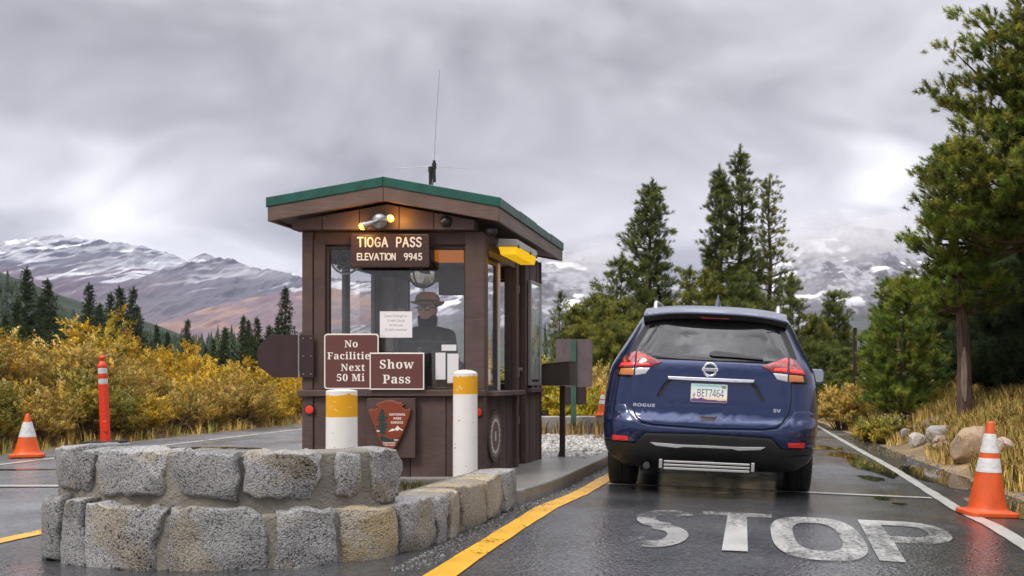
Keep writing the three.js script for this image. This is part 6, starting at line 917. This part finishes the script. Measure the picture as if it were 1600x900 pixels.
  const first = new Set(); spots.forEach(([u, v, d, k], i) => { const x = (u - 1167) * d / 1600, y = gY(x, d), h = 0.94 + (590 - v) * d / 1600 - y; const t = first.has(k) ? copyOf(kinds[k]) : kinds[k]; first.add(k); t.position.set(x, y, -d); t.scale.set(h / 10 * (0.9 + 0.05 * (i % 4)), h / 10, h / 10); t.rotation.y = i * 1.7; });
}
// ---- willow shrubs in autumn colour
function sprayGeo(n, seed, wide) {
  const r = rng(seed), P = [], N = [], leaf = (x, y, z, dx, dy, dz, L, w) => { let sx = -dz, sz = dx; const l = Math.hypot(sx, sz) || 1; sx = sx / l * w; sz = sz / l * w; const mx = x + dx * L * 0.5, my = y + dy * L * 0.5 + 0.02, mz = z + dz * L * 0.5, ex = x + dx * L, ey = y + dy * L, ez = z + dz * L; P.push(x, y, z, mx + sx, my, mz + sz, ex, ey, ez, x, y, z, ex, ey, ez, mx - sx, my, mz - sz); for (let k = 0; k < 6; k++) N.push(dx * 0.6, 0.8, dz * 0.6); };
  for (let i = 0; i < n; i++) { const h = 0.1 + 0.9 * (i + r()) / n, a = i * 2.4 + r(), dx = Math.cos(a) * 0.75, dz = Math.sin(a) * 0.75, dy = 0.5 + 0.4 * r(); leaf(0.06 * Math.sin(h * 4), h, 0, dx, dy, dz, 0.28 + 0.16 * r(), wide * 0.85 * (0.8 + 0.4 * r())); }
  const g = new THREE.BufferGeometry(); g.setAttribute('position', new THREE.Float32BufferAttribute(P, 3)); g.setAttribute('normal', new THREE.Float32BufferAttribute(N, 3)); return g;
}
const spray = sprayGeo(11, 9, 0.085), sprayWide = sprayGeo(9, 10, 0.115);
const golds = { gold: [lin(0.74, 0.47, 0.025), lin(0.82, 0.53, 0.035), lin(0.62, 0.38, 0.03), lin(0.58, 0.42, 0.06), lin(0.42, 0.34, 0.045)], tan: [lin(0.60, 0.43, 0.10), lin(0.50, 0.37, 0.09), lin(0.66, 0.46, 0.14), lin(0.40, 0.30, 0.06), lin(0.68, 0.42, 0.05)], olive: [lin(0.40, 0.33, 0.05), lin(0.30, 0.28, 0.05), lin(0.54, 0.38, 0.05), lin(0.24, 0.24, 0.045)], lime: [lin(0.58, 0.48, 0.035), lin(0.48, 0.44, 0.04), lin(0.70, 0.50, 0.03), lin(0.38, 0.37, 0.04)] };
const twigM = mat(lin(0.11, 0.075, 0.055), 0.9);
function shrub(label, group, pos, o) {
  const r = rng(o.seed), t = thing('willow_shrub', label, 'shrub', pos, group), wood = [], L = [];
  for (let i = 0; i < (o.stems ?? 26); i++) {
    const a = r() * 6.283, e = Math.sqrt(r()), R = o.rad * (0.25 + 0.85 * e), H = o.h * (0.62 + 0.45 * r()) * Math.sqrt(1.02 - 0.8 * e * e), base = V3(Math.cos(a) * R * 0.25, -0.05, Math.sin(a) * R * 0.25), tip = V3(Math.cos(a) * R, H, Math.sin(a) * R), mid = base.clone().lerp(tip, 0.55); mid.y += 0.06 * H; mid.x += 0.1 * (r() - 0.5); mid.z += 0.1 * (r() - 0.5);
    wood.push(limb([base, mid, tip], 0.014, 0.003, 4)); const c = new THREE.CatmullRomCurve3([base, mid, tip]), k0 = Math.floor(r() * o.pal.length);
    for (let j = 0; j < (o.per ?? 24); j++) { const s = 0.30 + 0.70 * Math.pow(r(), 0.6), p = c.getPoint(Math.min(s, 1)); p.x += (r() - 0.5) * 0.26; p.z += (r() - 0.5) * 0.26; p.y += (r() - 0.5) * 0.16; const d = V3(Math.cos(a) * 0.5 + (r() - 0.5) * 2, -0.1 + r() * 1.1, Math.sin(a) * 0.5 + (r() - 0.5) * 2).normalize(); L.push([p, d, (o.size ?? 0.24) * (0.7 + 0.6 * r()), r() < 0.6 ? k0 : undefined]); }
  }
  for (let i = 0; i < 12; i++) { const a = r() * 6.283, R = o.rad * (0.3 + 0.7 * r()), H = o.h * (0.75 + 0.35 * r()); wood.push(limb([V3(0, 0, 0), V3(Math.cos(a) * R * 0.6, H * 0.55, Math.sin(a) * R * 0.6), V3(Math.cos(a) * R * 1.05, H, Math.sin(a) * R * 1.05)], 0.013, 0.003, 4)); }
  part(t, 'stem', merge(wood), twigM); crownOf(t, 'foliage', o.geo ?? spray, leafM, L, o.pal, r); return t;
}
{
  const G = 'golden willow hedge along the far lane', lab = { gold: 'golden yellow willow shrub in the hedge along the far lane', tan: 'tan and straw coloured willow shrub in the hedge along the far lane', olive: 'dull olive gold willow shrub in the hedge along the far lane' };
  const protos = [['tan', 1.5, 0.9], ['gold', 1.45, 0.85], ['olive', 1.4, 0.95], ['tan', 1.3, 1.0], ['gold', 1.6, 0.8], ['olive', 1.55, 0.8], ['tan', 1.6, 0.75], ['gold', 1.3, 0.95]].map(([k, h, rad], i) => ({ k, used: false, o: shrub(lab[k], G, [0, 0, 0], { h, rad, pal: golds[k].slice(i % 3).concat(golds[k][i % 2]), seed: 80 + i, stems: 54, per: 34, size: 0.15, geo: i % 2 ? sprayWide : spray }) }));
  const r = rng(77); let i = 0;
  const put = (x, d, sc0, k) => { const sc = sc0 * (1.08 - 0.022 * (d - 11)); const p = protos[k], t = p.used ? copyOf(p.o) : p.o; p.used = true; t.position.set(x, terrainY(x, d), -d); t.rotation.y = r() * 6.28; t.scale.set(sc * (0.9 + 0.25 * r()), sc * (0.85 + 0.3 * r()), sc * (0.9 + 0.25 * r())); };
  const tone = (d, q) => (d > 17.5 ? [1, 4, 7, 0, 1, 7][Math.floor(q * 6)] : d > 14.5 ? [0, 2, 3, 1, 6, 5][Math.floor(q * 6)] : [0, 2, 3, 5, 6, 2][Math.floor(q * 6)]);
  for (let d = 10.6; d < 25; d += 0.95) put(-9.1 + 0.5 * (r() - 0.5), d + 0.4 * (r() - 0.5), 0.42 + 0.34 * r(), tone(d, r()));
  for (let d = 11.5; d < 30; d += 1.15) put(-10.3 + 0.7 * (r() - 0.5), d + 0.4 * (r() - 0.5), 0.66 + 0.3 * r(), tone(d, r()));
  for (let d = 14; d < 34; d += 1.7) put(-12.2 + 0.9 * (r() - 0.5), d, 0.74 + 0.34 * r(), tone(d - 2, r()));
  protos.forEach((p) => { if (!p.used) p.o.removeFromParent(); });
  const tall = shrub('tall orange gold willow standing above the hedge behind the delineator', G, [(172 - 1167) * 20 / 1600, terrainY(-12.4, 20), -20], { h: 2.05, rad: 0.8, pal: golds.gold, seed: 95, stems: 34, per: 34, size: 0.2 });
  shrub('second tall golden willow rising beside the tallest hedge willow', G, [(120 - 1167) * 19 / 1600, terrainY(-12.4, 19), -19], { h: 1.6, rad: 0.65, pal: golds.gold, seed: 96, stems: 24, per: 30, size: 0.2 });
  const B = 'yellow shrubs behind the barrier';
  for (const [u, d, h, rad, k, s] of [[852, 21.5, 1.0, 0.7, 'lime', 101], [880, 23, 1.0, 0.8, 'lime', 102], [925, 22, 1.15, 0.75, 'tan', 103], [948, 24, 1.2, 0.9, 'tan', 104], [905, 21, 0.7, 0.6, 'lime', 105], [835, 24, 1.2, 0.8, 'lime', 106]]) { const x = (u - 1167) * d / 1600; shrub(k === 'lime' ? 'lime yellow shrub behind the low concrete barrier' : 'straw coloured shrub behind the low concrete barrier', B, [x, terrainY(x, d), -d], { h, rad, pal: golds[k], seed: s, stems: 26, per: 22, size: 0.24 }); }
  for (const [u, d, h, rad, k, s, l] of [[1318, 29, 1.15, 0.75, 'tan', 111, 'rounded tan brush at the roadside behind the brown pole'], [1348, 30, 1.05, 0.75, 'tan', 112, 'lower tan brush beside the rounded brush'], [1376, 21, 0.42, 0.38, 'olive', 113, 'low olive bush above the small roadside rock pile'], [1420, 29, 2.3, 0.8, 'gold', 114, 'orange leaved shrub glimpsed through the spreading pine']]) { const x = (u - 1167) * d / 1600; shrub(l, 'roadside brush', [x, terrainY(x, d), -d], { h, rad, pal: golds[k], seed: s, stems: 30, per: 24, size: 0.2 }); }
}
// ---- grass
{
  const blade = (n, seed) => { const r = rng(seed), P = [], N = []; for (let i = 0; i < n; i++) { const a = r() * 6.283, l = 0.6 + 0.5 * r(), b = 0.15 + 0.55 * r(), c = Math.cos(a), s = Math.sin(a), x0 = c * 0.12 * r(), z0 = s * 0.12 * r(), w = 0.014, wx = -s * w, wz = c * w, mx = x0 + c * b * 0.3, mz = z0 + s * b * 0.3, my = l * 0.6, ex = x0 + c * b, ez = z0 + s * b, ey = l * (1 - 0.3 * b); P.push(x0 + wx, 0, z0 + wz, x0 - wx, 0, z0 - wz, mx + wx, my, mz + wz, x0 - wx, 0, z0 - wz, mx - wx, my, mz - wz, mx + wx, my, mz + wz, mx + wx, my, mz + wz, mx - wx, my, mz - wz, ex, ey, ez); for (let k = 0; k < 9; k++) N.push(c * 0.4, 0.9, s * 0.4); } const g = new THREE.BufferGeometry(); g.setAttribute('position', new THREE.Float32BufferAttribute(P, 3)); g.setAttribute('normal', new THREE.Float32BufferAttribute(N, 3)); return g; };
  const r = rng(31), L = [], g = blade(16, 2), C = [lin(0.74, 0.49, 0.13), lin(0.66, 0.45, 0.15), lin(0.82, 0.58, 0.18), lin(0.50, 0.33, 0.08), lin(0.40, 0.36, 0.07)];
  for (let i = 0; i < 40000 && L.length < 15000; i++) { const d = 7 + 33 * Math.pow(r(), 1.15), x = 2.75 + bend(d) + r() * (d * 0.32 + 0.6), cover = fbm3(x * 0.8, d * 0.8, 6, 3) + 0.12 * sstep(3.2, 4.5, x) - 0.25 * sstep(3.0, 2.7, x - bend(d)); if (cover < 0.42) continue; L.push([x, terrainY(x, d) - 0.01, -d, (0.20 + 0.28 * r()) * (0.6 + 0.9 * (cover - 0.4)), r() * 6.28, 0.2 * (r() - 0.5), 0.2 * (r() - 0.5)]); }
  for (let i = 0; i < 900; i++) { const d = 10 + 25 * r(), x = -8.55 - 2.2 * r() * r(); L.push([x, terrainY(x, d) - 0.01, -d, 0.10 + 0.2 * r(), r() * 6.28]); }
  scatter('grass', g, mat(lin(1, 1, 1), 0.7), L, (i) => C[Math.floor(hsh(i, 3, 3) * 5)], 'dry golden grass over the roadside bank', 'grass');
  const tuft = (name, label, pts, s0, C2) => { const Q = []; for (const [u, v, d, n, sp] of pts) for (let i = 0; i < n; i++) { const [x] = at(u, v, d), xx = x + (r() - 0.5) * sp, dd = d + (r() - 0.5) * sp * 0.5; Q.push([xx, roadY(-1.6, dd) + 0.05, -dd, s0 * (0.5 + 0.8 * r()), r() * 6.28]); } scatter(name, g, mat(lin(1, 1, 1), 0.7), Q, (i) => C2[i % C2.length], label, 'grass'); };
  tuft('dry_grass', 'dry straw tufts at the foot of the concrete barrier', [[850, 650, 18.2, 14, 0.5], [893, 655, 17.7, 14, 0.4], [935, 650, 17.9, 16, 0.4], [946, 660, 16.5, 8, 0.3]], 0.34, [lin(0.45, 0.30, 0.1), lin(0.35, 0.22, 0.08)]);
  tuft('green_grass', 'low green grass around the deposit box post and booth foot', [[888, 710, 11.1, 60, 0.45], [660, 760, 8.0, 60, 0.7], [690, 765, 7.6, 40, 0.6], [600, 740, 8.1, 30, 0.6]], 0.07, [lin(0.12, 0.13, 0.03), lin(0.2, 0.17, 0.05), lin(0.09, 0.11, 0.03)]);
}
// ---------------------------------------------------------------- far ranges
function lerpTable(t, u) { let i = 0; while (i < t.length - 2 && u > t[i + 1][0]) i++; const k = fade(clamp((u - t[i][0]) / (t[i + 1][0] - t[i][0]))); return mix(t[i][1], t[i + 1][1], k); }
function range(name, prof, near, ridge, rough, cols, rows, paintFn, seed) {
  const u0 = prof[0][0], u1 = prof[prof.length - 1][0], P = [], C = [], I = [], col = new THREE.Color();
  for (let j = 0; j <= rows; j++) for (let i = 0; i <= cols; i++) {
    const u = u0 + (u1 - u0) * i / cols, t = j / rows, tt = t < 0.8 ? t / 0.8 : 1 - (t - 0.8) / 0.2 * 0.5, d = t < 0.8 ? mix(near, ridge, tt) : ridge + (t - 0.8) / 0.2 * (ridge - near) * 0.4;
    const x = (u - 1167) / 1600 * mix(near, ridge, 0.7 + 0.3 * tt), top = 0.94 + (590 - lerpTable(prof, u)) * ridge / 1600;
    const X = (u - 1167) / 1600 * ridge, w = fbm3(X / rough * 2, d / rough * 0.8, seed, 3) * 0.8;       // gullies run down the fall line
    const gul = 1 - Math.abs(2 * fbm3(X / rough * 1.3 + seed + w, d / rough * 0.25, seed, 5) - 1), big = fbm3(X / rough * 0.6, d / rough * 0.25, seed + 4, 4) - 0.5, fine = fbm3(X / rough * 8 + w, d / rough * 1.2, seed + 9, 5) - 0.5, rib = Math.abs(2 * fbm3(X / rough * 3.6 + w * 2, d / rough * 0.35, seed + 2, 4) - 1), crag = Math.abs(2 * fbm3(X / rough * 11 + w, d / rough * 1.6, seed + 6, 4) - 1);
    const mid = Math.sin(Math.PI * clamp(tt)), k = top + 4; const y = -4 + k * (Math.pow(clamp(tt), 1.12) + mid * (0.10 * (gul - 0.6) + 0.08 * big - 0.085 * (rib - 0.25)) + 0.05 * fine * tt - 0.045 * (crag - 0.25) * (0.35 + mid * 0.6) - 0.05 * crag * sstep(0.7, 0.97, tt));
    P.push(x, y, -d); const q = clamp((y + 4) / (top + 4)); paintFn(col, x, y, d, q, gul, fine, big, u); C.push(col.r, col.g, col.b);
  }
  for (let j = 0; j < rows; j++) for (let i = 0; i < cols; i++) { const a = j * (cols + 1) + i, b = a + cols + 1; I.push(a, a + 1, b, a + 1, b + 1, b); }
  const g = new THREE.BufferGeometry(); g.setAttribute('position', new THREE.Float32BufferAttribute(P, 3)); g.setAttribute('color', new THREE.Float32BufferAttribute(C, 3)); g.setIndex(I); g.computeVertexNormals();
  return struct(name, g, mat(lin(1, 1, 1), 0.95, { vertexColors: true }));
}
{
  const rockL = (c, x, y, d, q, gul, fine, big, u) => {
    const n = fbm3(x / 260, y / 130, d / 3000, 4), m = fbm3(x / 20, y / 20, d / 2500, 5), k = fbm3(x / 15, y / 80, d / 2500, 4), f = fbm3(x / 7, y / 7, d / 900, 3);
    c.setRGB(0.075, 0.070, 0.095).lerp(lin(0.115, 0.080, 0.095), sstep(0.42, 0.6, n)).lerp(lin(0.17, 0.115, 0.11), 0.8 * sstep(0.5, 0.2, q + 0.5 * (n - 0.5))); c.multiplyScalar(0.45 + 0.6 * m + 0.5 * f);
    const snow = sstep(0.72, 0.84, q + 0.35 * (n - 0.5) + 0.75 * (k - 0.5) + 0.55 * (m - 0.5)); c.lerp(lin(0.66, 0.67, 0.70), snow * clamp(0.1 + 1.0 * f, 0.1, 0.75));
    const cliff = sstep(0.5, 0.62, fbm3(x / 120 + 2, y / 90, 4, 4)) * sstep(0.62, 0.72, q); c.lerp(lin(0.05, 0.05, 0.065), cliff * 0.6 * (1 - snow * 0.4));
    const patch = sstep(0.645, 0.66, fbm3(x / 42 + 3, y / 30, d / 2500, 4)) * sstep(0.6, 0.74, q); c.lerp(lin(0.85, 0.86, 0.88), patch * 0.9);
  };
  range('mountain', [[-420, 470], [-260, 430], [-140, 402], [-40, 386], [10, 374], [60, 369], [110, 368], [160, 376], [200, 381], [245, 389], [280, 400], [310, 412], [350, 436], [420, 480], [520, 540]], 1500, 3000, 260, 700, 240, rockL, 3);
  range('mountain', [[150, 560], [215, 500], [262, 446], [296, 409], [322, 396], [345, 402], [400, 417], [470, 430], [560, 438], [680, 432], [780, 446], [900, 490]], 1250, 2400, 210, 600, 200, (c, x, y, d, q, gul, fine, big, u) => { rockL(c, x, y, d, Math.min(q, 0.86) * 0.86, gul, fine, big, u); c.lerp(lin(0.13, 0.12, 0.13), 0.35); }, 8);
  range('mountain', [[200, 560], [270, 520], [320, 488], [360, 470], [410, 464], [450, 452], [500, 450], [600, 462], [700, 500], [780, 560]], 900, 1500, 130, 260, 90, (c, x, y, d, q, gul, fine) => { const n = fbm3(x / 60, y / 30, d / 60, 5), m = fbm3(x / 14, y / 9, d / 14, 3); c.setRGB(0.15, 0.105, 0.115).lerp(lin(0.25, 0.155, 0.12), sstep(0.48, 0.62, n)).multiplyScalar(0.7 + 0.6 * m); }, 12);
  range('mountain', [[640, 520], [760, 450], [820, 402], [860, 384], [905, 392], [960, 418], [1040, 430], [1120, 425], [1200, 408], [1280, 372], [1350, 352], [1430, 372], [1520, 400], [1640, 420], [1800, 440], [2100, 500]], 620, 1700, 170, 900, 260, (c, x, y, d, q, gul, fine, big, u) => {
    const n = fbm3(x / 70, y / 40, d / 70, 5), m = 0.5 * fbm3(x / 12, y / 12, d / 900, 4) + 0.5 * fbm3(x / 4, y / 4, d / 500, 3); c.setRGB(0.085, 0.078, 0.095).multiplyScalar(0.6 + 0.8 * m);
    const snow = sstep(0.45, 0.75, q * 0.7 + 0.15 + 0.9 * (n - 0.5) + 1.6 * (m - 0.5)); c.lerp(lin(0.60, 0.61, 0.65), snow * 0.42);
    const forest = sstep(0.30, 0.16, q + 0.4 * (n - 0.5)); c.lerp(lin(0.035, 0.05, 0.03), forest * 0.85);
    const patch = sstep(0.62, 0.66, fbm3(x / 28 + 9, y / 16, d / 900, 3)) * sstep(0.3, 0.4, q); c.lerp(lin(0.85, 0.86, 0.88), patch);
  }, 21);
  range('hill', [[-500, 470], [-300, 440], [-160, 420], [-60, 412], [0, 424], [50, 462], [100, 510], [240, 540], [330, 548], [420, 545], [520, 550], [700, 560]], 180, 420, 60, 160, 50, (c, x, y, d, q) => { const m = fbm3(x / 6, y / 4, d / 6, 4); c.setRGB(0.03, 0.045, 0.025).multiplyScalar(0.5 + m); }, 31);
  // far woods on the dark hill and the valley floor: too many and too small to count
  const r = rng(9), L = [], ray = new THREE.Raycaster(); const hill = scene.children.find((o) => o.name === 'hill'); const hp = hill.geometry.attributes.position;
  for (let i = 0; i < 3600; i++) { const k = Math.floor(r() * hp.count), x = hp.getX(k) + 6 * (r() - 0.5), y = hp.getY(k), z = hp.getZ(k) + 4 * (r() - 0.5); if (z < -425) continue; L.push([x, y - 0.6, z, 2.2 + 2.2 * r(), r() * 6.28, 0, 0, 4.5 + 4.5 * r()]); }
  for (let i = 0; i < 1500; i++) { const d = 110 + 420 * r(), u = r() < 0.6 ? -60 + 560 * r() : 800 + 640 * r(), x = (u - 1167) * d / 1600; L.push([x, terrainY(x, d) - 0.3, -d, 1.3 + 1.2 * r(), r() * 6.28, 0, 0, 4 + 4 * r()]); }
  const tg = []; for (let k = 0; k < 60; k++) { const f = k / 60, a = k * 2.4, R = (1 - f) * 0.55 + 0.03, y = 0.05 + 0.95 * f; const t = new THREE.BufferGeometry(); const c = Math.cos(a), s = Math.sin(a), w = 0.22 * (1 - f) + 0.04; t.setAttribute('position', new THREE.Float32BufferAttribute([-s * w * 0.3, y + 0.06, c * w * 0.3, c * R - s * w, y - 0.04, s * R + c * w, c * R + s * w, y - 0.05, s * R - c * w], 3)); t.computeVertexNormals(); tg.push(t); }
  scatter('forest', mergeGeometries(tg), mat(lin(1, 1, 1), 0.9), L, (i) => greens.dark[i % 3], 'distant dark conifer woods below the mountains', 'forest');
}
// ---- low cloud lying against the ranges: soft puffs spread through depth
{
  const puff = tex(256, 256, (u, v, o) => { const x = u * 2 - 1, y = v * 2 - 1, r = Math.hypot(x, y), n = fbt(u, v, 4, 6, 301); const a = sstep(0.85, 0.1, r + 1.7 * (n - 0.5)) * sstep(1, 0.7, r); grey(o, a); });
  const puffM = (al) => mat(lin(0.50, 0.50, 0.525), 1, { alphaMap: puff, transparent: true, opacity: al, depthWrite: false, transmission: 0 });
  const pm = [puffM(0.36), puffM(0.22), puffM(0.14)];
  const quad = (w, h, tilt) => { const g = new THREE.PlaneGeometry(w, h, 6, 6), p = g.attributes.position, n = g.attributes.normal; for (let i = 0; i < p.count; i++) { const x = p.getX(i) / w * 2, y = p.getY(i) / h * 2; p.setZ(i, -0.2 * w * (x * x + y * y)); const v = V3(x * 0.6, 0.35 + y * 0.5, 1).normalize(); n.setXYZ(i, v.x, v.y, v.z); } return g.rotateX(tilt); };
  const r = rng(41);
  const bank = (label, list) => { const c = thing('cloud', label, 'cloud'); for (const [u, v, d, w, h, k] of list) { const m = part(c, 'puff', quad(w * d / 1600, h * d / 1600, -0.25), pm[k]); m.position.set(...at(u, v, d)); m.rotation.z = (r() - 0.5) * 0.5; m.castShadow = false; } return c; };
  const mk = (n, f) => Array.from({ length: n }, (_, i) => f(r(), r(), r(), i));
  bank('white cloud bank hiding the summit ridge behind the pines', [...mk(11, (a, b, c, i) => [800 + 200 * a, 390 + 24 * b, 1050 + 400 * c, 150 + 90 * c, 62 + 34 * a, i % 3]), ...mk(24, (a, b, c, i) => [1190 + 320 * a, 346 + 50 * b, 1000 + 450 * c, 150 + 110 * c, 70 + 40 * a, i % 3])]);
  bank('thin torn cloud drifting across the snowy slope beside the car', [...mk(7, (a, b, c) => [850 + 90 * a, 440 + 50 * b, 700 + 250 * c, 90 + 60 * c, 34 + 20 * a, 2]), ...mk(12, (a, b, c) => [1230 + 200 * a, 410 + 60 * b, 600 + 250 * c, 100 + 70 * c, 36 + 24 * a, 2])]);
  bank('faint cloud brushing the top of the snow dusted range', mk(9, (a, b, c) => [-20 + 480 * a, 372 + 24 * b + 40 * a, 2000 + 500 * c, 170 + 90 * c, 26 + 16 * a, 2]));
}
renderer.render(scene, camera);
